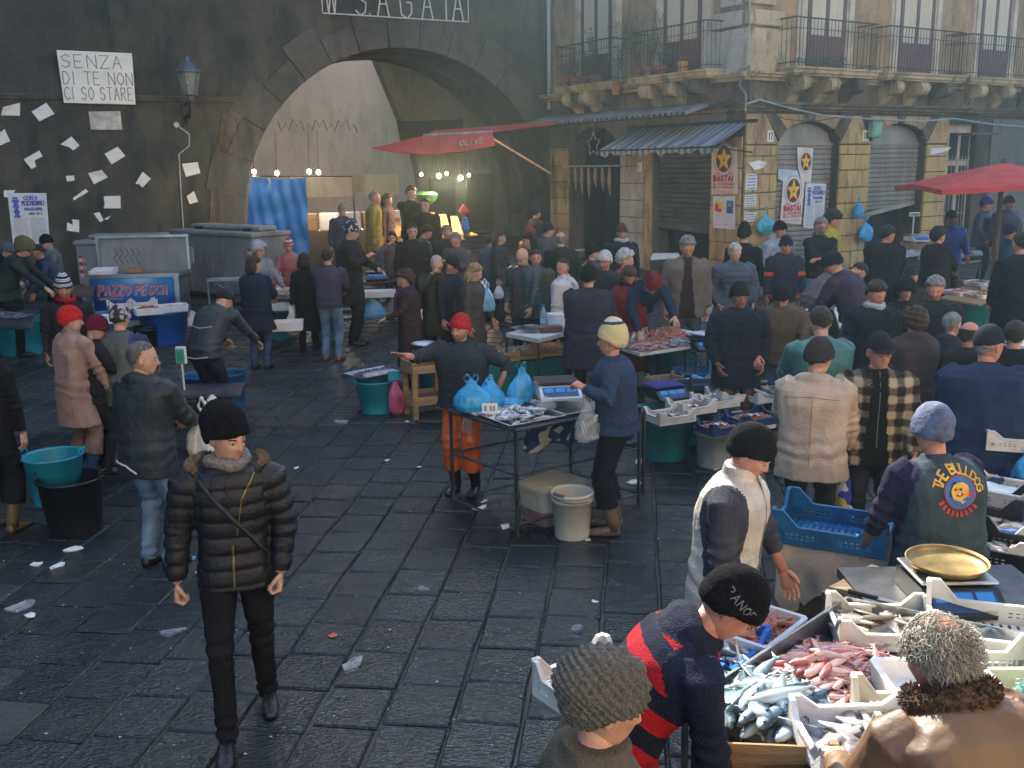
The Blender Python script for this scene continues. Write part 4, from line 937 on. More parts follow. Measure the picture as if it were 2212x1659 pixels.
def person(px, py, h=1.72, f=180, label='', jacket=(.03,.03,.035), jkind='cloth', pants=(.03,.035,.05), pkind='denim', shoes=(.02,.02,.02), hat=None, hair='dark', hairstyle='short', skin='light',
   lean=4, hy=0, hp=8, hroll=0, arms=('down', 'down'), hands=('relaxed', 'relaxed'), hem=.80, fat=1.0, puff=False, collar='stand', hood=False, beard=None, female=False, step=.0, dist=None,
   vest=None, sleeves=None, boots=None, pmat=None, jmat=None, glasses=False, scarf=None, skirt=False, res=None, pos=None, at_=None, wr=1.0, twist=0, drop=0.0, bareface=True, sleeve_len=1.0, hside=1.0, openj=None, closed=False):
 L = rad(lean); V = Vector
 def spine(s):
  P0 = V((0, -.34*sin(L)*s*.8, .94*s-.05*(1-cos(L)))); dr = lambda k: V((0, sin(L*k), cos(L*k)))
  Wst = P0+dr(.6)*.17*s; Ch = Wst+dr(.95)*.20*s; Nk = Ch+dr(1.05)*.165*s
  Hm = Matrix.Translation(Nk+dr(.8)*.045*s) @ Matrix.Rotation(-rad(hy), 4, 'Z') @ Matrix.Rotation(-rad(hp), 4, 'X') @ Matrix.Rotation(rad(hroll), 4, 'Y') @ Matrix.Scale(s*1.02, 4)
  return P0, Wst, Ch, Nk, Hm
 if pos is None:
  Hm_ = spine(h/1.75)[4]; up = max((Hm_ @ V(q) for q in ((0, 0, .215), (0, -.09, .15), (0, .06, .17))), key=lambda q: q.z); up = V((0, up.y, up.z))
  if dist:
   P_ = gd(px, py, dist); z_ = P_.z-gz(P_.x, P_.y); h *= min(1.12, max(.86, z_/up.z)); up *= min(1.12, max(.86, z_/up.z)); hit = V((P_.x, P_.y, 0))
  else: hit = stand(px, py, up.z)
  off = Matrix.Rotation(rad(-f), 4, 'Z') @ V((up.x, up.y, 0)); pos = V((hit.x-off.x, hit.y-off.y, 0)); pos.z = gz(pos.x, pos.y)
 y = pos.y; near = y < 6.2; mid = y < 11.5
 res = res if res is not None else (1 if y < 13 else 0)
 vox = .009 if near else (.012 if mid else (.018 if y < 17 else .022))
 s = h/1.75; seed = (int(px)*31+int(py)*7) % 100000; rs = random.Random(seed)
 root = thing('person', label, 'person', tuple(pos), rad(-f))
 hz = .94*s; P0, Wst, Ch, Nk, Hm = spine(s)
 dr = lambda k: V((0, sin(L*k), cos(L*k)))
 fw = lambda k: V((0, cos(L*k), -sin(L*k)))
 X = V((1, 0, 0))
 shw = (.196 if not female else .166)*s*(.85+.15*fat); SL = Ch+dr(1)*.095*s-X*shw; SR = Ch+dr(1)*.095*s+X*shw
 J = {}
 for k, (S, sg) in enumerate(((SL, -1), (SR, 1))):
  a = arms[k]; t = ARMS[a] if isinstance(a, str) else a
  if isinstance(a, str):
   T_ = V((t[0]*sg*s, t[1]*s, t[2]*s)); T_ += V((0, (S.y-.0)*.9, 0)) if a in ('down', 'pocket', 'half', 'back') else V((0, S.y*.6, 0))
   if a in ('down', 'half'): T_.z -= (1.40*s-S.z)*.55
  elif isinstance(a, Vector): T_ = (Matrix.Translation(pos) @ Matrix.Rotation(rad(-f), 4, 'Z')).inverted() @ a
  else: T_ = V((t[0]*s, t[1]*s, t[2]*s))
  hint = V((sg*.7, -.5, -.6)) if a != 'cross' else V((sg*.9, .2, -.7))
  E, T_ = ik(S, T_, .29*s, .255*s, hint); J[k] = (S, E, T_)
 K = {}
 for k, sg in ((0, -1), (1, 1)):
  hp_ = P0+X*(.088*sg*s)-V((0, 0, .02)); ft = V((.10*sg*s+.0, step*sg*s, .085*s)); ft.z += max(0, -step*sg)*.0
  kn, ft = ik(hp_, ft, .43*s, .43*s, V((.12*sg, 1, 0))); K[k] = (hp_, kn, ft)
 b = MB(); add_head(b, res, Hm, 1.0, beard=beard, female=female, closed=closed)
 hc = Hm @ V((0, -.012, .03)); b.tube([Ch+dr(1)*.08*s, Nk-dr(1)*.02*s, Nk+dr(.9)*.03*s, hc], [.085*s, .062*s, .055*s, .052*s], 14)
 b.tube([P0-dr(1)*.05*s, P0+dr(.3)*.1*s, Wst, Ch, Ch+dr(1)*.10*s], [.09*s, .10*s, .09*s, .10*s, .06*s], 10, flat=(.8, 1.0))
 for k in (0, 1):
  S, E, T_ = J[k]; b.tube([S, E, T_], [.045*s, .038*s, .027*s], 8)
  hd = (T_-E).normalized(); hb_ = hands[k]
  sg = -1 if k == 0 else 1
  if (isinstance(arms[k], str) and 'down' == arms[k]) or hd.z < -.8: pn = V((-sg*1.0, 0, .0))       # palm towards the thigh
  elif hb_ == 'open': pn = V((0, .2, 1))
  else: pn = V((-sg*.35, 0, -1))
  pn = (pn-hd*pn.dot(hd)).normalized(); xax = hd.cross(-pn)*-1
  xax = (hd.cross(-pn)); # right-handed: x = y × z with z=-pn
  Mh = Matrix.Identity(4); z_ = -pn
  for q in range(3): Mh[q][0] = xax[q]; Mh[q][1] = hd[q]; Mh[q][2] = z_[q]
  Mh = Matrix.Translation(T_) @ Mh @ Matrix.Scale(s*1.03, 4)
  if (k == 1 and True):
   pass
  hm = get_hand(hb_, 2 if near else (1 if mid else 0))
  tx = (Mh.to_3x3() @ V((-1, 0, 0))); want = V((0, 1, .2)) if (hd.z < -.6) else (V((-sg, 0, .3)) if hb_ != 'open' else V((sg, 0, 0)))
  if tx.dot(want) < 0: Mh = Mh @ Matrix.Diagonal((-1, 1, 1, 1)); flip = True
  else: flip = False
  hb2 = MB().join(hm)
  if flip: hb2.f = [f_[::-1] for f_ in hb2.f]
  b.join(hb2, Mh)
 for k in (0, 1): hp_, kn, ft = K[k]; b.tube([hp_, kn, ft], [.07*s, .045*s, .035*s], 8)
 sm = skin_mat(skin)
 hair_m = hair_mat(hair)
 me = b.mesh('body', [sm, mat('lip_'+skin, tuple(x*y for x, y in zip(SKINS[skin], (.85, .62, .65))), .45, .1, 10), hair_m, m_eye, m_iris, mat('stubble_'+skin, tuple(x*.55 for x in SKINS[skin]), .8, .3, 60)], True)
 link('body', me, root)
 g = fat*1.05
 hemz = hem*s; b = MB(); rings = []
 hipc = P0-V((0, 0, .02)); below = hipc+V((0, .02, -(hz-hemz)+.02)) if hemz < hz-.02 else None
 def R(c, k, hw, hd_, e=2.5): rings.append(superring(c, X, fw(k), hw*s*g, hd_*s*g, 20, e))
 if below is not None:
  below = V((0, (P0.y if hemz > .55*s else P0.y*.6)+.0, hemz)); R(below, 0, .205 if hemz > .6 else .215+.05*(.9-hem)*(2 if skirt else 1), .155 if hemz > .6 else .17)
  R(below.lerp(hipc, .5), .1, .20, .155)
 else: R(P0+V((0, 0, max(0, hemz-hz)-.03)), .1, .185, .14)
 R(hipc+V((0, 0, .03)), .2, .19, .148); R(Wst, .6, .180 if not female else .165, .140); R(Ch-dr(1)*.03*s, .9, .200 if not female else .182, .150); R(Ch+dr(1)*.06*s, 1, .200 if not female else .178, .138); R(Ch+dr(1)*.115*s, 1, .165 if not female else .145, .112); R(Ch+dr(1)*.15*s, 1, .110, .088); R(Nk-dr(1)*.005, 1, .075, .070)
 loft(b, rings)
 thick = .0 if jkind != 'knit' else -.004
 for k in (0, 1):
  S, E, T_ = J[k]; sg = -1 if k == 0 else 1; Tn = T_-(T_-E).normalized()*.012
  if sleeve_len < 1: Tn = E.lerp(T_, max(.05, sleeve_len*1.0-.0))
  S0 = S-X*sg*.05*s
  rr = [.076, .082, .066, .060, .052, .046] if not puff else [.085, .092, .078, .072, .062, .050]
  rr = [(q+thick)*s*(.5+.5*g)*(1 if not female else .88) for q in rr]
  b.tube([S0, S+(E-S)*.12, S.lerp(E, .6), E, E.lerp(Tn, .5), Tn], rr, 14)
 if collar in ('stand', 'fur', 'high'):
  ht = {'stand': .045, 'fur': .05, 'high': .08}[collar]; wd = {'stand': .0, 'fur': .02, 'high': .0}[collar]
  for q in range(2): pass
  nb_ = Nk-dr(1)*.03*s
  b2 = [];
  for (dz, r_) in ((-.03, .085), (.0, .088+wd), (ht, .082+wd)): b2.append(superring(nb_+dr(1.0)*dz*s, X, fw(1), r_*s, (r_+.004)*s, 16, 2.1))
  loft(b, b2)
 if collar == 'roll':
  loft(b, [superring(Nk-dr(1)*.03*s+dr(1)*dz*s, X, fw(1), r_*s, r_*s, 16, 2) for dz, r_ in ((-.02, .075), (.02, .074), (.055, .068))])
 if hood:      # hood lying on the back
  c_ = Nk-fw(1)*.075*s-dr(1)*.01*s; pts = []
  for q in range(9): a = pi*q/8; pts.append(c_+X*(cos(a)*.115*s)-fw(1)*(sin(a)*.055*s-.05*s)+dr(1)*(-.03+.02*sin(a))*s)
  b.tube(pts, [.03*s, .045*s, .055*s, .06*s, .065*s, .06*s, .055*s, .045*s, .03*s], 10)
  b.tube([c_+dr(1)*.01*s, c_-fw(1)*.03*s-dr(1)*.06*s, c_-fw(1)*.035*s-dr(1)*.15*s], [.10*s, .10*s, .04*s], 12, flat=(1.0, .45))
 me = remesh(b, vox, 3 if vox < .02 else 2); co = get_co(me); no = get_no(me)
 tL, dL = seg_t(co, J[0][0], J[0][1]); tL2, dL2 = seg_t(co, J[0][1], J[0][2]); tR, dR = seg_t(co, J[1][0], J[1][1]); tR2, dR2 = seg_t(co, J[1][1], J[1][2])
 dA = np.minimum(np.minimum(dL, dL2), np.minimum(dR, dR2)); _, dT = seg_t(co, P0-V((0, 0, .2)), Nk)
 arm = (dA < .085*s)*(np.abs(co[:, 0]) > (shw*.62)) | (dA < dT*.55)
 amp = (.0085 if jkind in ('leather', 'shell', 'cloth') else .004)*wr*s
 disp = amp*vnoise(co*np.array([1, 1, .55])/s, 7, seed, True, 3)
 for k in (0, 1):      # elbow folds
  d = np.linalg.norm(co-np.array(J[k][1]), axis=1); ax = np.array((J[k][2]-J[k][0]).normalized()); disp += .009*wr*np.exp(-(d/.12)**2)*np.sin((co@ax)*95+seed+vnoise(co, 9, seed+3)*2)
 waist = np.exp(-((co[:, 2]-(P0.z+.02))/.10)**2)*(~arm); disp += .006*wr*waist*np.sin(co[:, 2]*60+vnoise(co, 6, seed+5)*3.0)
 if puff:
  zz = co@np.array(dr(.8)); ph = np.abs(np.sin(pi*zz/(.085*s)+.25*vnoise(co, 4, seed+9))); q1 = .015*(np.sqrt(ph)-.6)
  l1 = .29*s; u = np.where(dA == dL, tL*l1, np.where(dA == dR, tR*l1, np.where(dA == dL2, l1+tL2*.255*s, l1+tR2*.255*s))); q2 = .013*(np.sqrt(np.abs(np.sin(pi*u/(.075*s)+.3*vnoise(co, 5, seed+8))))-.6)
  disp = disp*.6+np.where(arm, q2, q1)
 nkd = np.linalg.norm(co-np.array(Nk), axis=1); disp *= np.clip((nkd-.05)/.08, .15, 1)
 co = co+no*disp[:, None]; set_co(me, co); smooth_on(me)
 jm = jmat or cloth(jacket, jkind); me.materials.append(jm)
 if sleeves is not None or openj is not None:
  me.materials.append(sleeves if (sleeves is not None and not isinstance(sleeves, tuple)) else cloth(sleeves if sleeves else jacket, 'cloth'))
  me.materials.append(cloth(openj, 'knit') if openj else jm)
  a = np.empty(len(me.loops), dtype=np.int32); me.loops.foreach_get('vertex_index', a); pc = np.array([p.vertices[0] for p in me.polygons]); idx = np.zeros(len(pc), dtype=np.int32)
  if sleeves is not None: idx = np.where(arm[pc] | (hood & (nkd[pc] < .175) & (co[pc]@np.array(fw(1)) < np.array(Nk)@np.array(fw(1))+.06)), 1, 0).astype(np.int32)
  if openj is not None:
   cp = co[pc]; wdt = .055+.05*np.clip((1.25*s-cp[:, 2])/.5, 0, 1); front = (no[pc, 1] > .15)&(np.abs(cp[:, 0]) < wdt*s)&(~arm[pc]); idx = np.where(front, 2, idx).astype(np.int32)
  me.polygons.foreach_set('material_index', idx)
 jo = link('vest' if vest else ('coat' if hem < .7 else 'jacket'), me, root)
 b = MB()
 if not skirt:
  pl = superring(P0+V((0, 0, .03)), X, fw(.2), .165*s*g, .125*s*g, 16); loft(b, [superring(P0+V((0, 0, -.12)), X, fw(.1), .165*s*g, .125*s*g, 16), pl])
  for k in (0, 1):
   hp_, kn, ft = K[k]; end = ft+V((0, -.01, -.03*s)) if not boots else kn.lerp(ft, .62)
   r5 = [.096, .098, .072, .062, .060] if not boots else [.098, .105, .088, .088, .094]
   b.tube([hp_+V((0, 0, .04)), hp_.lerp(kn, .25), kn, kn.lerp(end, .5), end], [q*s*(.4+.6*min(g, 1.08)) for q in r5], 14)
 else: loft(b, [superring(V((0, P0.y*.5, .42*s)), X, V((0, 1, 0)), .17*s, .14*s, 16), superring(P0, X, fw(.1), .165*s, .13*s, 16)])
 if skirt:
  for k in (0, 1): hp_, kn, ft = K[k]; b.tube([kn+V((0, 0, .02)), kn.lerp(ft, .4), ft], [.055*s, .052*s, .036*s], 10)
 me = remesh(b, vox*1.15, 2); co = get_co(me); no = get_no(me)
 d = .0075*vnoise(co*np.array([1, 1, .5]), 8, seed+1, True, 3)
 for k in (0, 1):
  dd = np.linalg.norm(co-np.array(K[k][1]), axis=1); d += .007*np.exp(-(dd/.13)**2)*np.sin(co[:, 2]*75+seed)
  if not boots: dd = np.linalg.norm(co-np.array(K[k][2]), axis=1); d += .009*np.exp(-(dd/.11)**2)*np.sin(co[:, 2]*90+seed)
 set_co(me, co+no*d[:, None]); smooth_on(me); me.materials.append(pmat or cloth(pants, pkind)); link('trousers' if not skirt else 'skirt', me, root)
 for k in (0, 1):
  hp_, kn, ft = K[k]; b = MB(); c_ = V((ft.x, ft.y, 0)); sg = -1 if k == 0 else 1; o_ = V((sg*.012, 0, 0))
  rg = [superring(c_+V((0, -.065*s, .040*s)), X, V((0, 0, 1)), .028*s, .036*s, 10, 3), superring(c_+V((0, -.03*s, .044*s)), X, V((0, 0, 1)), .036*s, .043*s, 10, 3), superring(c_+V((0, .05*s, .042*s))+o_, X, V((0, 0, 1)), .040*s, .041*s, 10, 3), superring(c_+V((0, .12*s, .032*s))+o_, X, V((0, 0, 1)), .046*s, .030*s, 10, 3), superring(c_+V((0, .175*s, .025*s))+o_, X, V((0, 0, 1)), .040*s, .022*s, 10, 3), superring(c_+V((0, .200*s, .022*s))+o_, X, V((0, 0, 1)), .020*s, .014*s, 10, 3)]
  loft(b, rg);
  if boots: b.tube([V((ft.x, ft.y-.01, .05*s)), ft+V((0, -.01, .03)), ft.lerp(kn, .35), ft.lerp(kn, .62)], [.048*s, .050*s, .064*s, .076*s], 14)
  else: b.tube([V((ft.x, ft.y-.01, .045*s)), ft+V((0, -.005, .02))], [.043*s, .045*s], 10)
  o = b.obj('boot' if boots else 'shoe', cloth(boots or shoes, 'rubber' if boots else 'leather'), root, smooth=True)
 HP, HF, HD = head_template(1 if res or near else 0)
 if hat and hat[0] == 'ribbed': HP, HF, HD = head_template(2)
 def shell(hl, thick_, name, mt, lump=0.0, lf=60, band=0.0, bulge=0.0, backbulge=0.0, upper=None, taper=.010, slot=None, sx=1.0, ribs=False):
  m_ = hairline(HP, *hl); ok = m_ > -.006
  if upper is not None: ok &= (HP[:, 2] < upper)
  t = np.clip((m_+.004)/taper, 0, 1); T = thick_*t
  if band: T = T+band*(m_ > .002)*(m_ < .042)
  if lump: T = T+lump*vnoise(HP, lf, seed+2, False, 2)*t
  cc = np.array([0, -.01, .10]); dv = HP-cc; dv /= np.linalg.norm(dv, axis=1)[:, None]
  Q = HP+dv*T[:, None]
  if bulge: Q[:, 2] += bulge*np.clip((HP[:, 2]-.12)/.08, 0, 1)
  if backbulge: Q[:, 1] -= backbulge*np.clip((-HP[:, 1]+.02)/.1, 0, 1)*np.clip((HP[:, 2]-.02)/.1, 0, 1)
  Q[:, 0] *= sx
  if ribs: Q += dv*(.0050*np.sin((HP[:, 2]*.8+HP[:, 1]*.55)*480))[:, None]
  idx = np.full(len(HP), -1); F = [f_ for f_ in HF if all(ok[i] for i in f_)]
  used = sorted({i for f_ in F for i in f_}); idx[used] = np.arange(len(used)); bb = MB(); bb.add(Q[used].tolist(), [[int(idx[i]) for i in f_] for f_ in F])
  me = bb.mesh(name, mt, True); o = link(name, me, root, Hm)
  return o
 if hat:
  kind, hc_ = hat[0], hat[1]; hm_ = hc_ if not isinstance(hc_, tuple) else cloth(hc_, 'knit' if kind in ('beanie', 'slouch', 'ribbed') else 'cloth')
  if kind == 'beanie': shell((.118, .085, .050, .030), .015, 'beanie', hm_, .0015, 90, .006, .016, .008)
  elif kind == 'tall': shell((.118, .085, .050, .030), .015, 'beanie', hm_, .002, 70, .005, .055, .012)
  elif kind == 'ribbed': shell((.122, .085, .045, .015), .020, 'beanie', hm_, .003, 40, .004, .030, .050, ribs=True)
  elif kind == 'slouch': shell((.122, .085, .045, .015), .020, 'beanie', hm_, .004, 40, .004, .035, .045)
  elif kind == 'hood': shell((.150, .060, -.02, -.05), .030, 'hood', hm_, .006, 30, .010, .012, .03)
  elif kind == 'furhat': shell((.105, .070, .02, .0), .045, 'fur_hat', hm_, .014, 90, .0, .01, .0)
  elif kind == 'cap':
   o = shell((.120, .110, .095, .075), .012, 'cap', hm_, .001, 40, .0, .012, .0)
   bb = MB(); n = 12; P_ = []
   for q in range(n+1):
    a = -1.15+2.3*q/n; P_ += [(.078*sin(a), .078*cos(a)+.002, .122-.004*cos(a)), (.083*sin(a)*1.02, .075*cos(a)+.075*cos(a*.8), .112-.010*(1-cos(a)))]
   m0 = len(P_); P_ += [(p[0], p[1], p[2]-.005) for p in P_]
   bb.add(P_, [[2*q, 2*q+2, 2*q+3, 2*q+1] for q in range(n)]+[[m0+2*q, m0+2*q+1, m0+2*q+3, m0+2*q+2] for q in range(n)]+[[2*q+1, 2*q+3, m0+2*q+3, m0+2*q+1] for q in range(n)])
   bb.obj('visor', hm_, o, smooth=True)
 if hat is None or hat[0] in ('cap', 'beanie', 'slouch', 'tall') and hairstyle != 'bald':
  covered = hat is not None
  if covered: shell((.24, .24, .055, .018), .009, 'hair', hair_m, .003, 120, upper=.085)
  elif hairstyle == 'short': shell((.158, .120, .060, .018), .011, 'hair', hair_m, .003, 120)
  elif hairstyle == 'thick': shell((.148, .112, .050, .010), .022, 'hair', hair_m, .006, 70, taper=.02)
  elif hairstyle == 'balding': shell((.178, .150, .060, .018), .008, 'hair', hair_m, .002, 120)
  elif hairstyle == 'fringe': shell((.24, .100, .050, .015), .010, 'hair', hair_m, .003, 110, upper=.135)
  elif hairstyle == 'curly': shell((.145, .100, .030, .000), .040, 'hair', hair_m, .016, 85, taper=.02)
  elif hairstyle in ('long', 'bob'):
   shell((.150, .100, .03, -.01), .020, 'hair', hair_m, .005, 50, taper=.02)
   bb = MB(); zl = -.07 if hairstyle == 'long' else -.02
   for q in range(13):
    a = rad(95+170*q/12); p0 = V((.083*sin(a), .095*cos(a)-.008, .12)); p1 = V((.094*sin(a), .105*cos(a)-.01, .03)); p2 = V((.088*sin(a)*1.05, .09*cos(a)-.02, zl+.012*sin(q*2.1)))
    bb.tube([p0, p1, p2, p2+V((0, .01, -.02))], [.018, .026, .021, .008], 6)
   bb.obj('hair_lengths', hair_m, root, smooth=True).matrix_local = Hm
 if glasses:
  bb = MB()
  for sx in (-1, 1):
   bb.tube([(sx*.032+.021*cos(a), .099-.3*abs(sx*.032+.021*cos(a))**1.4, .083+.015*sin(a)) for a in np.linspace(0, 2*pi, 13)], .0022, 4, caps=False); bb.tube([(sx*.053, .092, .085), (sx*.078, .01, .085)], .0022, 4)
  bb.tube([(-.011, .102, .085), (.011, .102, .085)], .0022, 4)
  o = bb.obj('glasses', m_iron, root); o.matrix_local = Hm
 if scarf:
  bb = MB(); c_ = Nk+dr(1)*.005*s
  pts = [c_+X*(cos(a)*.085*s)+fw(1)*(sin(a)*.088*s)+dr(1)*(.012*sin(2*a)) for a in np.linspace(0, 2*pi, 15)]
  bb.tube(pts, [.032*s+.006*sin(i*1.9) for i in range(15)], 10, caps=False)
  if scarf[1]: bb.tube([c_+fw(1)*.10*s, c_+fw(1)*.15*s-dr(1)*.12*s, c_+fw(1)*.17*s-dr(1)*.28*s+X*.02, c_+fw(1)*.17*s-dr(1)*.42*s+X*.03], [.045*s, .055*s, .06*s, .05*s], 10, flat=(1, .4))
  bb.obj('scarf', cloth(scarf[0], 'knit'), root, smooth=True)
 info = dict(root=root, Hm=Hm, J=J, Nk=Nk, Ch=Ch, Wst=Wst, P0=P0, dr=dr, fw=fw, s=s, X=X, jacket=jo, K=K)
 PEOPLE.append(info); return info
def wpt(info, p): return info['root'].matrix_basis @ Vector(p)
NAVY=(.018,.024,.045); BLACK=(.012,.012,.014); DK=(.022,.022,.026); JEANS=(.07,.12,.20); JEANSL=(.16,.23,.32); TAUPE=(.13,.10,.08); BROWN=(.09,.06,.045); BEIGE=(.42,.33,.25)
# ---- patterned cloths
def band_mat(name, cols, period, axis=2, rough=.95, off=0.0, dirv=None):
 """hard bands along an object axis; cols list of (end fraction, colour)"""
 if name in MATS: return MATS[name]
 m, nt, b = new_mat(name); L = nt.links.new
 tc = N(nt, 'ShaderNodeTexCoord'); sp = N(nt, 'ShaderNodeSeparateXYZ'); L(tc.outputs['Object'], sp.inputs[0]); so_ = sp.outputs[axis]
 if dirv: dp_ = N(nt, 'ShaderNodeVectorMath', operation='DOT_PRODUCT'); dp_.inputs[1].default_value = dirv; L(tc.outputs['Object'], dp_.inputs[0]); so_ = dp_.outputs['Value']
 nz = N(nt, 'ShaderNodeTexNoise', i_Scale=25.0); L(tc.outputs['Object'], nz.inputs['Vector'])
 ad = N(nt, 'ShaderNodeMath', operation='MULTIPLY_ADD'); ad.inputs[1].default_value = .012; L(nz.outputs['Fac'], ad.inputs[0]); L(so_, ad.inputs[2])
 dv = N(nt, 'ShaderNodeMath', operation='MULTIPLY_ADD'); dv.inputs[1].default_value = 1/period; dv.inputs[2].default_value = off+50; L(ad.outputs[0], dv.inputs[0])
 fc = N(nt, 'ShaderNodeMath', operation='FRACT'); L(dv.outputs[0], fc.inputs[0]); cr = N(nt, 'ShaderNodeValToRGB'); cr.color_ramp.interpolation = 'CONSTANT'
 cr.color_ramp.elements[0].color = c4(cols[0][1]); cr.color_ramp.elements[1].position = cols[0][0]; cr.color_ramp.elements[1].color = c4(cols[1][1])
 for i in range(2, len(cols)): e = cr.color_ramp.elements.new(cols[i-1][0]); e.color = c4(cols[i][1])
 L(fc.outputs[0], cr.inputs[0]); L(cr.outputs[0], b.inputs['Base Color']); b.inputs['Roughness'].default_value = rough; b.inputs['Specular IOR Level'].default_value = .12
 n2 = N(nt, 'ShaderNodeTexNoise', i_Scale=150.0); L(tc.outputs['Object'], n2.inputs['Vector']); bp = N(nt, 'ShaderNodeBump', i_Strength=.8, i_Distance=.01); L(n2.outputs['Fac'], bp.inputs['Height']); L(bp.outputs[0], b.inputs['Normal'])
 MATS[name] = m; return m
def blotch_mat(name, c1, c2, c3, scale=30, kind='VORONOI'):
 if name in MATS: return MATS[name]
 m, nt, b = new_mat(name); L = nt.links.new; tc = N(nt, 'ShaderNodeTexCoord'); v = N(nt, 'ShaderNodeTexVoronoi', i_Scale=scale); L(tc.outputs['Object'], v.inputs['Vector'])
 bw = N(nt, 'ShaderNodeRGBToBW'); L(v.outputs['Color'], bw.inputs[0]); cr = N(nt, 'ShaderNodeValToRGB'); cr.color_ramp.interpolation = 'CONSTANT'
 e = cr.color_ramp.elements; e[0].color = c4(c1); e[1].color = c4(c2); e[1].position = .5; x = e.new(.68); x.color = c4(c3)
 L(bw.outputs[0], cr.inputs[0]); L(cr.outputs[0], b.inputs['Base Color']); b.inputs['Roughness'].default_value = .9; MATS[name] = m; return m
def plaid_mat(name='plaid_wool'):
 m, nt, b = new_mat(name); L = nt.links.new; tc = N(nt, 'ShaderNodeTexCoord'); sp = N(nt, 'ShaderNodeSeparateXYZ'); L(tc.outputs['Object'], sp.inputs[0])
 outs = []
 for ax, per in ((0, .115), (2, .115), (1, .115)):
  a = N(nt, 'ShaderNodeMath', operation='MULTIPLY'); a.inputs[1].default_value = 2*pi/per; L(sp.outputs[ax], a.inputs[0]); s_ = N(nt, 'ShaderNodeMath', operation='SINE'); L(a.outputs[0], s_.inputs[0])
  mr = N(nt, 'ShaderNodeMapRange'); mr.inputs[1].default_value = -.5; mr.inputs[2].default_value = .5; L(s_.outputs[0], mr.inputs[0]); outs.append(mr.outputs[0])
 a = N(nt, 'ShaderNodeMath', operation='ADD'); L(outs[0], a.inputs[0]); L(outs[1], a.inputs[1]); nz = N(nt, 'ShaderNodeTexNoise', i_Scale=60.0); L(tc.outputs['Object'], nz.inputs['Vector'])
 a2 = N(nt, 'ShaderNodeMath', operation='MULTIPLY_ADD'); a2.inputs[1].default_value = .7; L(nz.outputs['Fac'], a2.inputs[0]); L(a.outputs[0], a2.inputs[2])
 cr = N(nt, 'ShaderNodeValToRGB'); e = cr.color_ramp.elements; e[0].color = (.016,.013,.012,1); e[0].position = .25; e[1].color = (.36,.30,.20,1); e[1].position = .85; x = e.new(.5); x.color = (.07,.055,.045,1)
 mm = N(nt, 'ShaderNodeMath', operation='MULTIPLY'); mm.inputs[1].default_value = .40; L(a2.outputs[0], mm.inputs[0]); L(mm.outputs[0], cr.inputs[0]); L(cr.outputs[0], b.inputs['Base Color']); b.inputs['Roughness'].default_value = .95; b.inputs['Specular IOR Level'].default_value = .1
 MATS[name] = m; return m
BW_STRIPE = band_mat('black_white_knit', [(.45, (.02,.022,.03)), (.62, (.55,.56,.58)), (.78, (.10,.11,.14)), (1, (.60,.61,.62))], .055)
KNITGREY = mat('ribbed_grey_wool', (.20,.19,.165), .95, .4, 90, 1.0, 220, spec=.1, stretch=(1, 1, 1))
FLORALJ = mat('floral_cream_jacket', (.52,.48,.46), .85, .2, 9, .3, 60, col2=(.17,.17,.28), contrast=(.33, .45))
# ---- people, from the nearest to the farthest
Y = person(480, 890, 1.8, 166, 'young man striding in black quilted jacket with fur hood and black beanie', BLACK, 'shell', BLACK, hat=('slouch', BLACK), hair='black', puff=True, hy=-38, hp=14, step=.22, arms=((-.22,.08,.88), (.29,.04,.84)), hands=('fist','fist'), scarf=((.24,.22,.21), False), skin='light', hem=.82, fat=.92)
JM = person(305, 735, 1.77, 22, 'grey haired man in pale blue jeans and dark parka seen from behind', (.022,.027,.03), 'shell', JEANSL, hair='salt', hairstyle='balding', hy=52, hood=True, arms=('front','front'), hem=.75, fat=1.10)
person(152, 662, 1.70, 32, 'worker in red cap and stained pinkish coverall seen from behind', (.33,.22,.18), 'cloth', (.24,.16,.13), hat=('beanie', (.62,.03,.03)), hair='dark', hy=35, arms=('front','half'), hem=.55, shoes=(.12,.06,.03), boots=(.02,.05,.10), collar='high')
person(221, 686, 1.60, 55, 'short person in maroon beanie and dark violet jacket looking down', DK, 'cloth', DK, hat=('beanie', (.16,.02,.045)), hair='dark', hp=35, hy=20, arms=('front','front'), collar='stand')
person(263, 660, 1.68, 12, 'person in black argyle beanie and green padded vest over violet sleeves', (.085,.095,.075), 'shell', DK, hat=('beanie', blotch_mat('argyle_knit', (.02,.02,.022), (.02,.02,.022), (.34,.30,.28), 28)), hair='dark', sleeves=blotch_mat('violet_track_sleeve', (.02,.02,.05), (.03,.03,.14), (.22,.05,.30), 9), vest=True, arms=('front','front'), fat=1.12, hp=20, hem=.72)
person(135, 600, 1.74, 158, 'man in black and white striped knit cap and red scarf facing the camera', DK, 'cloth', DK, hat=('tall', BW_STRIPE), hair='dark', skin='tan', scarf=((.38,.02,.03), False), arms=('down','down'), beard='stubble', hem=.74)
person(8, 742, 1.74, 10, 'dark clothed man cut by the left picture edge wearing ochre soled boots', BLACK, 'cloth', BLACK, hair='dark', boots=(.10,.07,.03), hem=.70, pos=gp(8, 1148), arms=('down','down'))
person(14, 527, 1.72, 100, 'person in grey blue beanie bending over the leftmost fish table', BLACK, 'cloth', BLACK, hat=('beanie', (.12,.14,.19)), lean=35, hp=45, arms=('table','table'))
person(47, 514, 1.74, 80, 'person in olive hood leaning over the leftmost fish table', (.03,.04,.035), 'cloth', BLACK, hat=('hood', (.12,.11,.05)), lean=30, hp=45, arms=('table','table'), dist=15.2)
person(70, 530, 1.72, -125, 'dark haired man in navy jacket reaching down to the leftmost table', (.02,.04,.08), 'shell', DK, hair='black', lean=22, hp=28, arms=((-.25,.30,.86), (.12,.40,.88)), skin='tan', hem=.86)
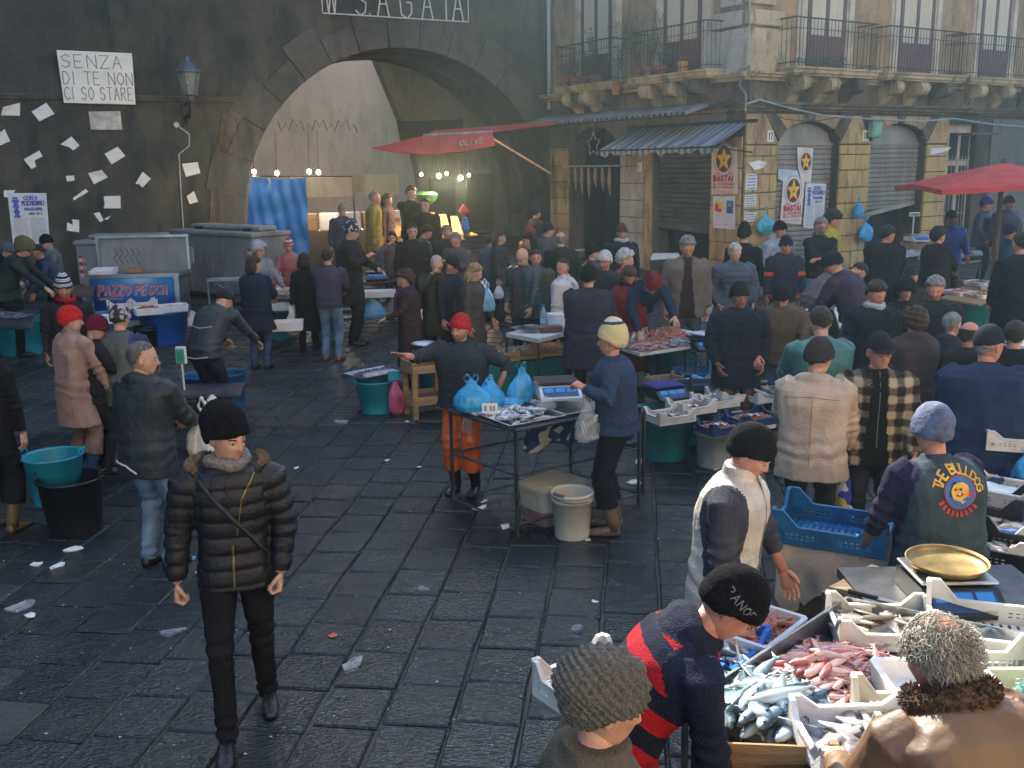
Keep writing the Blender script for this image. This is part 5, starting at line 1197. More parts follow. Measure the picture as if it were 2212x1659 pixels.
person(91, 510, 1.74, -140, 'man in dark beanie and grey green jacket smoking a cigarette at the back wall', (.10,.13,.12), 'shell', (.10,.11,.11), hat=('beanie', (.015,.02,.03)), hair='dark', hp=28, arms=('hold','hold'), fat=1.05)
BM = person(470, 632, 1.78, 22, 'man bending away in dark track jacket with white piping', (.03,.035,.04), 'shell', (.018,.022,.045), hair='black', hairstyle='thick', lean=42, hp=70, arms=((-.24,.55,.85), (.22,.58,.85)), hood=False, hem=.86, pos=gp(478, 925))
person(548, 553, 1.66, 8, 'brown haired woman in long navy coat seen from behind', NAVY, 'cloth', (.05,.08,.13), hair='brown', hairstyle='bob', female=True, fat=1.22, hem=.62, hy=50, arms=('front','front'))
person(562, 523, 1.72, 118, 'person in silvery grey hood and black scarf in profile', (.25,.26,.26), 'cloth', DK, hat=('hood', (.38,.39,.40)), hair='dark', hp=15, arms=('hold','hold'))
person(622, 516, 1.62, 178, 'vendor in brick red jacket and red white beanie beneath the blue tarpaulin', (.36,.12,.11), 'shell', DK, hat=('beanie', band_mat('red_white_knit', [(.5, (.40,.03,.04)), (1, (.5,.42,.42))], .07)), skin='ruddy', female=True, arms=('front','front'))
person(656, 546, 1.60, -12, 'small person in long black coat carrying white bag and black handbag', BLACK, 'cloth', BLACK, hair='dark', hairstyle='bob', female=True, hem=.45, arms=((-.25,.05,.85), (.26,.08,.74)), hy=20)
person(707, 536, 1.70, 6, 'shopper in dusky purple jacket and faded jeans seen from behind', (.06,.055,.08), 'cloth', JEANSL, hair='dark', hem=.84, shoes=(.25,.10,.04), arms=('front','front'))
person(765, 480, 1.83, 95, 'tall dark coated man in white patterned cap holding a white sheet', DK, 'cloth', DK, hat=('beanie', blotch_mat('white_patterned_knit', (.02,.02,.03), (.45,.46,.48), (.02,.02,.03), 40)), hair='dark', hem=.60, fat=1.15, hp=18, arms=('front','chest'), dist=15.6)
person(738, 440, 1.75, 178, 'blurred person in light capped hat at the yard entrance', (.06,.06,.09), 'cloth', DK, hat=('cap', (.25,.20,.19)), dist=19.5)
person(812, 412, 1.78, 95, 'man in long olive yellow jacket at the arch', (.22,.20,.05), 'cloth', (.08,.13,.17), hair='grey', hairstyle='balding', skin='ruddy', hem=.62, dist=20.0, hp=12)
person(838, 418, 1.66, 110, 'woman in brownish coat beside the yellow jacket man', (.12,.08,.09), 'cloth', DK, hair='brown', hairstyle='bob', female=True, dist=20.6)
person(888, 402, 1.80, 160, 'dark figure in black coat with raised arms at the lit fish display', BLACK, 'cloth', BLACK, hair='black', hairstyle='thick', dist=20.0, arms=('down','face'))
person(916, 418, 1.70, 190, 'dark coated buyer close to the left end of the lit fish display', BLACK, 'cloth', BLACK, hair='black', dist=19.2)
person(846, 500, 1.60, 172, 'woman in mauve jacket holding a hand to her face', (.14,.09,.10), 'cloth', DK, hair='dark', hairstyle='bob', female=True, arms=('down','face'), skin='light')
person(890, 482, 1.74, 165, 'dark coated person behind the man in black leather jacket', DK, 'cloth', DK, hair='black', dist=16.6)
person(918, 489, 1.76, 70, 'man in black leather jacket looking down at the stalls', (.015,.018,.02), 'leather', DK, hair='black', hairstyle='thick', hp=38, arms=('half','half'), skin='ruddy', lean=12)
person(965, 487, 1.72, 150, 'grey haired man in dark coat beyond the grey haired pair', DK, 'cloth', DK, hair='grey', hairstyle='thick', skin='ruddy', dist=18.0)
person(979, 503, 1.70, -150, 'grey haired man in taupe coat looking down to the left', (.10,.085,.085), 'cloth', DK, hair='grey', hairstyle='short', hp=25, skin='ruddy', fat=1.15, arms=('chest','down'), hem=.70, dist=16.0)
person(942, 553, 1.72, 178, 'elderly man in olive coat with tan cuffs touching his mouth', (.045,.05,.035), 'cloth', DK, hair='white', hairstyle='balding', skin='light', arms=('half','face'), hem=.62, fat=1.12, hp=22)
person(985, 556, 1.70, 120, 'man with dark flat cap and dark jacket in profile', (.025,.03,.045), 'cloth', DK, hat=('cap', DK), hair='dark', skin='ruddy', fat=1.12, hp=28)
BLW = person(1032, 570, 1.64, 112, 'blonde woman in grey brown coat with white bags on her shoulder', (.075,.062,.055), 'cloth', DK, hair='blonde', hairstyle='long', female=True, fat=1.12, hp=20, hem=.62, arms=('half','down'))
person(872, 584, 1.56, -105, 'older woman in long brown coat and purple scarf facing left', (.05,.032,.032), 'cloth', DK, hair='brown', hairstyle='curly', female=True, fat=1.15, hem=.30, skirt=True, scarf=((.10,.05,.13), True), arms=('front','down'), skin='light')
person(1122, 538, 1.74, -142, 'bald man in teal leather jacket over a striped sweater', (.03,.05,.055), 'leather', DK, hair='grey', hairstyle='bald', hp=28, skin='light', openj=(.10,.07,.08), glasses=True, arms=('half','pocket'), fat=1.18, hem=.72)
person(1082, 497, 1.70, 105, 'woman with brown shoulder length hair in grey coat carrying white bag', (.04,.045,.05), 'cloth', DK, hair='brown', hairstyle='long', female=True, hem=.62, arms=('half','down'), skin='light')
person(1060, 505, 1.74, 40, 'person in speckled grey jacket behind the brown haired woman', (.10,.12,.14), 'cloth', DK, hair='dark', dist=17.4)
person(1140, 502, 1.66, -100, 'black haired woman in dark coat facing left', DK, 'cloth', DK, hair='black', hairstyle='long', female=True, skin='light', dist=15.4)
person(1157, 538, 1.70, 175, 'man hidden behind the bald man in brown green jacket', (.07,.07,.05), 'cloth', DK, hair='dark', fat=1.2, skin='ruddy', dist=13.8)
person(1146, 489, 1.72, 40, 'man in red knit cap and bright red orange jacket', (.62,.07,.04), 'shell', DK, hat=('beanie', (.30,.04,.04)), dist=18.2, hy=30)
person(1184, 481, 1.76, 48, 'man in grey coat and dark cap seen from behind near red crates', (.10,.095,.11), 'cloth', DK, hat=('beanie', (.025,.03,.05)), hair='dark', fat=1.12, hy=30, hem=.66)
person(1212, 500, 1.74, 8, 'half bald man in dark green black coat seen from behind', (.02,.027,.025), 'cloth', DK, hair='grey', hairstyle='fringe', fat=1.15, hem=.62)
person(1160, 448, 1.78, 60, 'brown coated man far back near the red crates', (.06,.05,.045), 'cloth', DK, hat=('beanie', (.02,.03,.07)), dist=20.0, skin='ruddy')
person(1216, 558, 1.66, -60, 'man with cropped hair in cream jacket with blue floral stains', (.5,.47,.45), 'cloth', DK, hair='dark', hairstyle='balding', hy=-75, skin='ruddy', jmat=FLORALJ, fat=1.15, collar='high', hem=.70)
person(1272, 572, 1.78, 14, 'broad man in dark navy coat and black beanie seen from behind', (.03,.03,.05), 'cloth', DK, hat=('beanie', BLACK), hair='dark', fat=1.38, hem=.58, arms=('front','half'))
person(1283, 527, 1.72, 82, 'man in black beanie and dark padded jacket in profile', (.02,.03,.032), 'shell', DK, hat=('beanie', BLACK), hair='dark', puff=True, dist=14.6)
person(1343, 484, 1.76, 182, 'man in maroon beanie and black jacket with white hood lining', (.015,.018,.03), 'cloth', DK, hat=('beanie', (.10,.04,.06)), hair='dark', skin='tan', scarf=((.55,.56,.58), False), dist=16.4)
person(1305, 543, 1.74, -148, 'man in white knit cap and glasses with brown shoulder bag', (.03,.032,.035), 'cloth', DK, hat=('beanie', (.60,.60,.58)), hair='dark', beard='stubble', glasses=True, arms=('half',(.22,.22,.95)), fat=1.05, hem=.70, skin='ruddy', dist=12.9)
person(1355, 540, 1.62, 110, 'white curly haired woman in pink coat', (.45,.08,.14), 'cloth', DK, hair='white', hairstyle='curly', female=True, fat=1.15, skin='light', dist=13.2)
person(1357, 577, 1.60, 162, 'woman in long maroon coat and black scarf looking down', (.15,.012,.02), 'cloth', DK, hair='brown', hairstyle='bob', female=True, hem=.30, skirt=True, fat=1.08, hp=38, scarf=((.015,.015,.015), False), skin='ruddy', dist=12.1)
person(1410, 592, 1.76, 168, 'man in maroon beanie and blue sweater bending over the shrimp table', (.022,.04,.08), 'knit', (.05,.07,.10), hat=('beanie', (.20,.02,.03)), hair='dark', lean=62, hp=62, arms=((-.16,.62,.92),(.20,.50,.70)), hem=.9, pos=gd(1405,600,11.6)*Vector((1,1,0)) if False else None, dist=11.9)
person(1487, 512, 1.80, 182, 'tall grey haired man in taupe jacket standing behind the shrimp table', (.15,.125,.105), 'cloth', (.06,.08,.09), hair='grey', hairstyle='thick', hp=24, openj=(.04,.02,.025), arms=('down','down'), fat=1.2, skin='ruddy', hem=.76, dist=12.8)
person(1590, 524, 1.72, 172, 'white haired man with moustache in dark blue quilted jacket', (.045,.06,.09), 'shell', JEANS, hair='white', hairstyle='short', beard='mustache', hp=14, skin='light', fat=1.18, puff=True, arms=('pocket','pocket'), dist=13.2)
person(1610, 486, 1.74, 35, 'person in tall black hat and black coat behind the moustached man', BLACK, 'cloth', BLACK, hat=('tall', BLACK), hair='dark', dist=15.0)
person(1688, 479, 1.72, 158, 'man in black beanie and pale blue sweater by the pillar', (.30,.36,.44), 'cloth', DK, hat=('beanie', BLACK), hair='grey', skin='ruddy', fat=1.1, dist=15.8)
person(1700, 511, 1.74, 180, 'man in navy hooded jacket with orange shoulder flashes', (.03,.03,.05), 'cloth', (.28,.20,.12), hat=('beanie', (.02,.03,.06)), hair='dark', skin='ruddy', hood=True, hp=14, sleeves=band_mat('orange_flash_sleeve', [(.82, (.03,.03,.05)), (1, (.55,.10,.05))], .33, off=.2), arms=('down','down'), fat=1.08, dist=14.2)
person(1776, 470, 1.76, 172, 'grey bearded man in black with arms crossed and glasses', (.018,.018,.018), 'cloth', JEANSL, hair='grey', hairstyle='thick', beard='beard', glasses=True, arms=('cross','cross'), skin='ruddy', hem=.86, dist=15.6)
person(1806, 456, 1.78, 130, 'black haired man in yellow green jacket carrying a dark rucksack', (.40,.38,.05), 'cloth', DK, hair='black', hairstyle='curly', hp=25, skin='ruddy', hy=-30, dist=16.2)
person(1806, 548, 1.76, -52, 'man in dusky violet fleece and jeans bending to the left', (.055,.042,.07), 'cloth', (.06,.10,.18), hat=('beanie', (.015,.02,.035)), hair='dark', lean=30, hp=40, hy=-30, arms=((-.20,.50,.72),(.18,.48,.75)), fat=1.15, dist=11.9, hem=.88)
person(1862, 566, 1.70, 75, 'stooping person in dull mauve coat seen from the side', (.17,.13,.135), 'cloth', DK, hair='dark', lean=68, hp=75, arms=((-.2,.6,.5),(.2,.6,.5)), fat=1.15, dist=13.4, pos=None)
person(1915, 488, 1.76, 22, 'dark haired man in black coat leaning to the fish table with scales', BLACK, 'cloth', BLACK, hair='black', hairstyle='thick', hy=55, lean=14, hp=20, arms=('table','table'), fat=1.2, dist=14.8, skin='ruddy')
person(2030, 491, 1.66, 52, 'woman with black curly hair in long dark coat', (.018,.012,.014), 'cloth', DK, hair='black', hairstyle='curly', female=True, fat=1.25, hem=.45, hy=25, dist=15.4, arms=('front','front'))
person(2057, 456, 1.72, 180, 'vendor in bright blue jacket and green beanie behind the cutting table', (.02,.03,.30), 'shell', DK, hat=('beanie', (.05,.055,.045)), hair='dark', skin='brown', fat=1.2, arms=('hold','hold'), dist=18.0)
person(2135, 427, 1.80, 128, 'man in blue beanie and grey navy padded jacket under the umbrella', (.035,.045,.09), 'shell', DK, hat=('beanie', (.02,.03,.14)), hair='dark', skin='ruddy', fat=1.12, hem=.80, dist=20.6, arms=('down','pocket'))
person(2182, 424, 1.80, 172, 'dark skinned man in black beanie under the umbrella', (.018,.018,.04), 'shell', DK, hat=('beanie', BLACK), hair='dark', skin='brown', fat=1.25, dist=20.2)
person(2186, 487, 1.60, 85, 'youth in blue jacket and blue cap raising a hand to the mouth', (.02,.06,.18), 'shell', DK, hat=('beanie', (.02,.03,.14)), skin='ruddy', arms=('down','face'), dist=17.0)
person(2205, 500, 1.84, 350, 'big black coated person cut by the right picture edge seen from behind', (.008,.008,.010), 'cloth', (.02,.024,.022), hair='black', fat=1.35, hem=.72, dist=12.3, arms=('pocket','pocket'))
person(1972, 577, 1.72, 55, 'man in navy peaked cap and brown scarf looking away', (.04,.03,.035), 'cloth', DK, hat=('cap', (.018,.02,.035)), hair='dark', hy=10, dist=12.4)
person(1957, 603, 1.64, 180, 'young face framed by a black fur hat and dark hood', (.012,.015,.022), 'cloth', DK, hat=('furhat', BLACK), hair='black', female=True, hood=True, hp=6, skin='light', dist=10.6)
person(2022, 598, 1.74, -158, 'grey haired man in dark coat looking down to the left beside the hooded youth', (.014,.018,.024), 'cloth', DK, hair='grey', hairstyle='thick', beard='stubble', hp=16, skin='ruddy', fat=1.22, dist=9.9)
person(1898, 609, 1.76, 178, 'dark haired man in black overcoat with white shirt collar', (.014,.016,.024), 'cloth', DK, hair='dark', hairstyle='thick', hp=20, hy=-12, skin='ruddy', scarf=((.55,.57,.60), False), fat=1.15, dist=9.7)
person(1976, 664, 1.66, 355, 'woman with dark reddish curly hair and brown fur collar seen from behind', (.06,.045,.045), 'cloth', DK, hair='brown', hairstyle='curly', female=True, fat=1.25, collar='fur', hood=True, dist=8.8)
person(2060, 673, 1.72, 48, 'man with cropped grey hair and glasses in dark jacket', (.03,.03,.05), 'cloth', DK, hair='grey', hairstyle='short', glasses=True, hy=12, skin='light', hood=True, fat=1.2, dist=8.9)
person(2100, 693, 1.70, 60, 'curly haired man with thin crown behind the navy cap man', (.02,.02,.022), 'cloth', DK, hair='dark', hairstyle='fringe', skin='ruddy', dist=8.3)
person(2195, 690, 1.74, 20, 'black suited person cut by the right picture edge beside the navy cap man', (.008,.008,.012), 'cloth', DK, hair='dark', dist=7.9, fat=1.2)
NC = person(2137, 703, 1.74, 22, 'grey haired man in navy cap and navy textured coat seen from behind', (.016,.030,.075), 'cloth', DK, hat=('cap', (.015,.018,.03)), hair='grey', hy=45, lean=14, fat=1.42, hem=.78, arms=('half',(.42,.35,.98)), dist=6.75, skin='ruddy')
person(1600, 612, 1.76, 176, 'man in black beanie and long navy coat smoking among the stalls', (.014,.016,.030), 'cloth', (.10,.055,.04), hat=('beanie', (.018,.018,.02)), hair='dark', skin='brown', hp=10, fat=1.22, hem=.66, arms=('pocket','pocket'), boots=None, dist=9.75)
person(1690, 615, 1.74, -158, 'man in black beanie and brown jacket wearing pale gloves', (.10,.075,.055), 'cloth', (.05,.08,.15), hat=('beanie', (.012,.016,.022)), hair='dark', hp=42, lean=12, arms=('hold','hold'), fat=1.12, skin='ruddy', dist=9.9, hem=.84)
person(1769, 660, 1.74, 356, 'man in sea green jacket with cropped dark hair seen from behind', (.04,.15,.13), 'shell', JEANS, hair='dark', hairstyle='short', fat=1.22, arms=('front','front'), lean=8, hp=20, dist=8.1)
BG = person(1768, 733, 1.74, 22, 'man in beige parka and grey knit cap seen from behind', (.45,.35,.26), 'shell', (.035,.033,.028), hat=('beanie', (.045,.045,.042)), hair='dark', hy=30, hood=True, fat=1.24, arms=('front','half'), hp=20, hem=.74)
PL = person(1903, 720, 1.76, 192, 'smiling man in black cap and plaid wool jacket over black pullover', (.1,.1,.1), 'cloth', (.022,.024,.035), hat=('cap', (.015,.017,.022)), hair='grey', jmat=plaid_mat(), openj=(.012,.012,.012), glasses=True, skin='ruddy', fat=1.2, arms=('half','down'), hy=-12, hp=6, hem=.78)
BD = person(2000, 888, 1.66, 348, 'vendor in dark vest printed THE BULLDOG with grey blue cloth cap', (.045,.065,.075), 'cloth', (.014,.015,.018), hat=('slouch', mat('blue_grey_cap_cloth', (.11,.14,.25), .8, .45, 18, .3, 60, col2=(.05,.06,.12))), hair='dark', vest=True, sleeves=(.02,.018,.045), fat=1.30, arms=((-.34,.20,.84), (.30,.30,.80)), hp=30, lean=12, hem=.80, skin='ruddy', sleeve_len=.55)
WV = person(1655, 934, 1.74, 118, 'man in black beanie and dirty white quilted vest smoking and looking down', (.52,.47,.40), 'shell', (.34,.29,.22), hat=('beanie', BLACK), hair='grey', vest=True, sleeves=(.05,.05,.065), fat=1.12, hp=32, lean=8, arms=('half','down'), collar='high', skin='ruddy', hem=.66, sleeve_len=.6)
RS = person(1575, 1240, 1.76, 88, 'vendor in red and navy striped rugby shirt leaning over the big fish tray', NAVY, 'cloth', NAVY, hat=('beanie', (.010,.010,.012)), hair='dark', lean=42, hp=50, hy=8, hood=True, fat=1.0, arms=((-.16,.22,.74), (.20,.20,.64)), jmat=band_mat('red_navy_rugby', [(.5, (.36,.015,.025)), (1, (.014,.018,.036))], .135, off=.15, dirv=(0, .64, .77)), sleeves=(.014,.018,.036), skin='ruddy', hem=.88)
RH = person(1345, 1432, 1.66, 80, 'person in ribbed grey knit hat at the bottom edge', (.10,.085,.065), 'cloth', DK, hat=('ribbed', KNITGREY), hair='dark', hp=20, fat=1.05, collar='fur', pos=None)
CM = person(2008, 1322, 1.72, 340, 'man with grey curly hair in brown leather coat with fleece collar', (.17,.095,.05), 'leather', DK, hair='grey', hairstyle='bald', hy=-15, hp=26, lean=26, fat=1.26, collar='fur', arms=('front','front'), skin='ruddy', wr=.8, jmat=mat('tan_leather', (.17,.095,.045), .5, .4, 4, .12, 50, spec=.4, col2=(.13,.07,.035)))
TS = person(2330, 1330, 1.70, 290, 'person in teal jacket reaching in from the right edge holding a coffee cup', (.03,.14,.14), 'shell', DK, hair='dark', arms=('down', (.12,.46,1.16)), hands=('relaxed','grip'), skin='ruddy')
# ================================================================== stall goods
TEAL = mat('teal_tub_plastic', (.02,.27,.34), .35, .22, 4, .06, 20, spec=.5); TEALD = mat('deep_teal_plastic', (.01,.20,.22), .4, .25, 4)
BLUEP = mat('blue_tub_plastic', (.012,.10,.40), .35, .2, 4); NAVYP = mat('navy_crate_plastic', (.01,.045,.13), .35, .2, 6); BLUEC = mat('blue_crate_plastic', (.015,.12,.26), .35, .25, 6); BRBLUE = mat('bright_blue_crate', (.01,.16,.55), .35, .2, 6)
WHITEC = mat('white_crate_plastic', (.62,.61,.56), .45, .15, 6, .05, 20); POLY = mat('polystyrene', (.74,.75,.76), .85, .08, 12, .25, 90); BLACKP = mat('black_plastic', (.012,.012,.013), .35, .3, 6); GREYP = mat('grey_plastic_bin', (.30,.31,.31), .5, .2, 5)
BUCK = mat('cream_bucket_plastic', (.56,.52,.43), .4, .12, 4, .05, 20); BUCKG = mat('dirty_white_bucket', (.42,.41,.38), .5, .3, 5, .1, 20)
STEEL = mat('stainless_steel', (.46,.46,.47), .30, .15, 5, .06, 12, metal=.9, stretch=(1,6,1)); STEELD = mat('dark_steel_frame', (.09,.09,.095), .45, .4, 9, metal=.6)
WOODC = mat('crate_wood', (.36,.22,.10), .8, .35, 4, .4, 40, stretch=(.6,7,7)); WOODP = mat('pale_board_wood', (.42,.30,.17), .8, .4, 4, .4, 40, stretch=(.6,7,7), col2=(.22,.14,.08)); WOODD = mat('dark_wet_wood', (.10,.065,.04), .6, .4, 4, .4, 40, stretch=(.6,7,7))
CLEARP = mat('clear_film', (.62,.66,.68), .15, .2, 12, .35, 18, alpha=.32, spec=.8); BAGBLUE = mat('blue_bag_film', (.05,.42,.74), .25, .3, 5, .25, 14, alpha=.78, spec=.6); BAGW = mat('white_bag_film', (.66,.70,.72), .3, .15, 9, .5, 25, alpha=.93, spec=.6)
BAGPINK = mat('pink_bag_film', (.55,.10,.20), .3, .2, 9, .5, 25, alpha=.92, spec=.6); BAGBLK = mat('black_bag_film', (.012,.013,.015), .3, .2, 9, .5, 25, spec=.6)
BRASS = mat('worn_brass_pan', (.30,.20,.07), .5, .4, 9, .1, 20, metal=.7); LCD = emis('blue_display_glow', (.02,.16,.42), .10); LCDG = emis('green_display_glow', (.02,.20,.14), .12)
def two_tone(name, back, belly, side=None, spread=.3, rough=.25):
 """fish skin: belly and back colours by height on the body, speckled"""
 m, nt, b = new_mat(name); L = nt.links.new; tc = N(nt, 'ShaderNodeTexCoord'); sp = N(nt, 'ShaderNodeSeparateXYZ'); L(tc.outputs['Generated'], sp.inputs[0])
 nz = N(nt, 'ShaderNodeTexNoise', i_Scale=9.0, i_Detail=4.0); L(tc.outputs['Generated'], nz.inputs['Vector']); ad = N(nt, 'ShaderNodeMath', operation='MULTIPLY_ADD'); ad.inputs[1].default_value = spread; L(nz.outputs['Fac'], ad.inputs[0]); L(sp.outputs[1], ad.inputs[2])
 cr = N(nt, 'ShaderNodeValToRGB'); e = cr.color_ramp.elements; e[0].color = c4(belly); e[0].position = .42+spread*.5-.15; e[1].color = c4(back); e[1].position = .62+spread*.5
 if side: x = e.new(.53+spread*.5); x.color = c4(side)
 L(ad.outputs[0], cr.inputs[0]); oi = N(nt, 'ShaderNodeObjectInfo'); hs = N(nt, 'ShaderNodeHueSaturation'); mr = N(nt, 'ShaderNodeMapRange'); mr.inputs[3].default_value = .7; mr.inputs[4].default_value = 1.3; L(oi.outputs['Random'], mr.inputs[0]); L(mr.outputs[0], hs.inputs['Value']); L(cr.outputs[0], hs.inputs['Color'])
 L(hs.outputs[0], b.inputs['Base Color']); b.inputs['Roughness'].default_value = rough; b.inputs['Specular IOR Level'].default_value = .7; return m
F_MACK = two_tone('silver_blue_fish_skin', (.018,.035,.045), (.46,.52,.52), (.10,.18,.21)); F_MULL = two_tone('red_mullet_skin', (.42,.11,.08), (.62,.42,.38), (.55,.22,.18)); F_SILV = two_tone('silver_fish_skin', (.05,.065,.07), (.48,.50,.50), (.20,.23,.25)); F_GREY = two_tone('brown_grey_fish_skin', (.20,.15,.11), (.50,.42,.34)); F_ANCH = two_tone('anchovy_skin', (.04,.07,.10), (.55,.58,.60)); F_PINK = two_tone('pale_pink_fish_skin', (.50,.28,.28), (.66,.52,.50))
M_SHR = mat('raw_shrimp', (.58,.23,.14), .4, .35, 25, .2, 60, col2=(.36,.12,.08), spec=.6); M_SHRG = mat('grey_shrimp', (.34,.28,.24), .35, .35, 25, .2, 60, col2=(.12,.10,.10), spec=.6); M_CUTT = mat('cuttlefish_flesh', (.46,.42,.40), .35, .4, 12, .2, 40, col2=(.13,.10,.09), spec=.6)
def fish_mb(l=.24, h=.055, w=.030, bend=0.0, fat=1.0, n=8, seg=8, fork=1.0):
 b = MB(); pr = [(0, .05), (.04, .38), (.14, .78), (.32, 1.0), (.52, .92), (.72, .58), (.86, .26), (.92, .18)]
 pts = [(-l/2+l*t, bend*l*sin(pi*t)-0, 0) for t, r in pr]
 R = []
 for (t, r), p in zip(pr, pts):
  R.append([Vector((p[0], p[1]+h/2*r*cos(2*pi*i/n), w/2*r*fat*sin(2*pi*i/n))) for i in range(n)])
 loft(b, R)
 x0 = l*.40; y0 = 0
 b.prism([(x0, y0+h*.07, -.002), (l*.5, y0+h*.42*fork, -.002), (l*.46, y0, -.002), (l*.5, y0-h*.42*fork, -.002), (x0, y0-h*.07, -.002)], (0, 0, .004))
 b.prism([(-l*.05, h*.45, -.0015), (l*.08, h*.66, -.0015), (l*.16, h*.38, -.0015)], (0, 0, .003))
 b.lathe([(.0001, -w*.36), (h*.075, -w*.34), (h*.075, w*.34), (.0001, w*.36)], 6, c=(-l*.40, h*.08, 0), mi=1)
 return b
FISHM = {}
def fish_mesh(kind):
 if kind not in FISHM:
  spec = {'mackerel': [(.30, .075, .050), F_MACK], 'mullet': [(.17, .038, .030), F_MULL], 'bogue': [(.22, .058, .034), F_SILV], 'anchovy': [(.13, .022, .016), F_ANCH], 'grey': [(.24, .075, .022), F_GREY], 'pink': [(.20, .06, .03), F_PINK], 'big': [(.42, .15, .10), F_SILV], 'long': [(.42, .06, .045), F_SILV]}[kind]
  L_ = []
  for k in range(3 if kind in ('mackerel', 'mullet', 'bogue') else 2):
   me = fish_mb(*spec[0], bend=(-.05, .05, .0)[k]).mesh('fish', [spec[1], m_ink], True); bm = bmesh.new(); bm.from_mesh(me); bmesh.ops.recalc_face_normals(bm, faces=bm.faces); bm.to_mesh(me); bm.free(); L_.append(me)
  FISHM[kind] = L_
 return FISHM[kind]
def heap(kind, n, quad, z, height, label, group, seed, dirs=None, cat='fish', tilt=.12, spread=.6):
 """n single fish heaped inside the quad (world corner points), each a thing of its own"""
 r = random.Random(seed); ms = fish_mesh(kind); out = []
 for i in range(n):
  u = min(1, max(0, .5+(r.random()+r.random()-1)*.5/ .9)); v = min(1, max(0, .5+(r.random()+r.random()-1)*.5/.9))
  if r.random() < spread: u, v = r.random(), r.random()
  p = quad[0].lerp(quad[1], u).lerp(quad[3].lerp(quad[2], u), v)
  prof = max(.0, 1-max(abs(2*u-1), abs(2*v-1))**2); k = i/n
  zz = z+.02+height*prof*(.25+.75*k)
  a = (dirs if dirs is not None else 0)+r.gauss(0, .7 if dirs is not None else 2.0)
  o = bpy.data.objects.new('fish', ms[i % len(ms)]); C.objects.link(o); o.location = (p.x, p.y, zz)
  o.rotation_euler = (r.gauss(0, .22)+(pi if r.random() < .4 else 0), r.gauss(0, tilt), a); s = r.uniform(.85, 1.12); o.scale = (s, s, s)
  tag(o, label, cat, group); out.append(o)
 return out
def heap_stuff(name, label, cat, kind, n, sx, sy, hgt, mt, seed, r_=.008, l=.07):
 """heap too small to count: curled shrimps, rings or small fish in one local mesh centred at the origin"""
 b = MB(); r = random.Random(seed)
 nx = 9; P = [];
 for i in range(nx):
  for j in range(nx):
   u, v = 2*i/(nx-1)-1, 2*j/(nx-1)-1; P.append((u*sx/2, v*sy/2, hgt*max(0, 1-max(abs(u), abs(v))**2)*.8*r.uniform(.85, 1.1)+.002))
 b.add(P, [[i*nx+j, (i+1)*nx+j, (i+1)*nx+j+1, i*nx+j+1] for i in range(nx-1) for j in range(nx-1)])
 for i in range(n):
  u, v = r.uniform(-.96, .96), r.uniform(-.96, .96); z = hgt*max(0, 1-max(abs(u), abs(v))**2)*.85+r.uniform(0, .018)
  c_ = Vector((u*sx/2, v*sy/2, z)); a = r.uniform(0, 2*pi); tl = r.uniform(-.5, .5)
  if kind == 'curl':
   cr = r.uniform(.3, 1.3); pts = []
   for q in range(5): t = (q/4-.5); th = a+cr*t*2; pts.append(c_+Vector((cos(a)*t*l-sin(a)*cr*.25*l*(t*t*4), sin(a)*t*l+cos(a)*cr*.25*l*(t*t*4), tl*t*l)))
   b.tube(pts, [r_*.5, r_, r_, r_*.8, r_*.3], 5)
  elif kind == 'slab':
   d = Vector((cos(a), sin(a), tl*.4)); b.tube([c_-d*l/2, c_, c_+d*l/2], [r_*.6, r_*1.6, r_*.4], 6, flat=(1, .45))
  else:
   d = Vector((cos(a), sin(a), tl*.3)); b.tube([c_-d*l/2, c_-d*l*.2, c_+d*l*.2, c_+d*l/2], [r_*.3, r_, r_*.8, r_*.2], 5, flat=(1, .7))
 me = b.mesh(name, mt, True); o = link(name, me); tag(o, label, cat, None, 'stuff'); return o
def put(o, p, rz=0.0): o.location = p; o.rotation_euler = (0, 0, rz); return o
CRATEC = {}
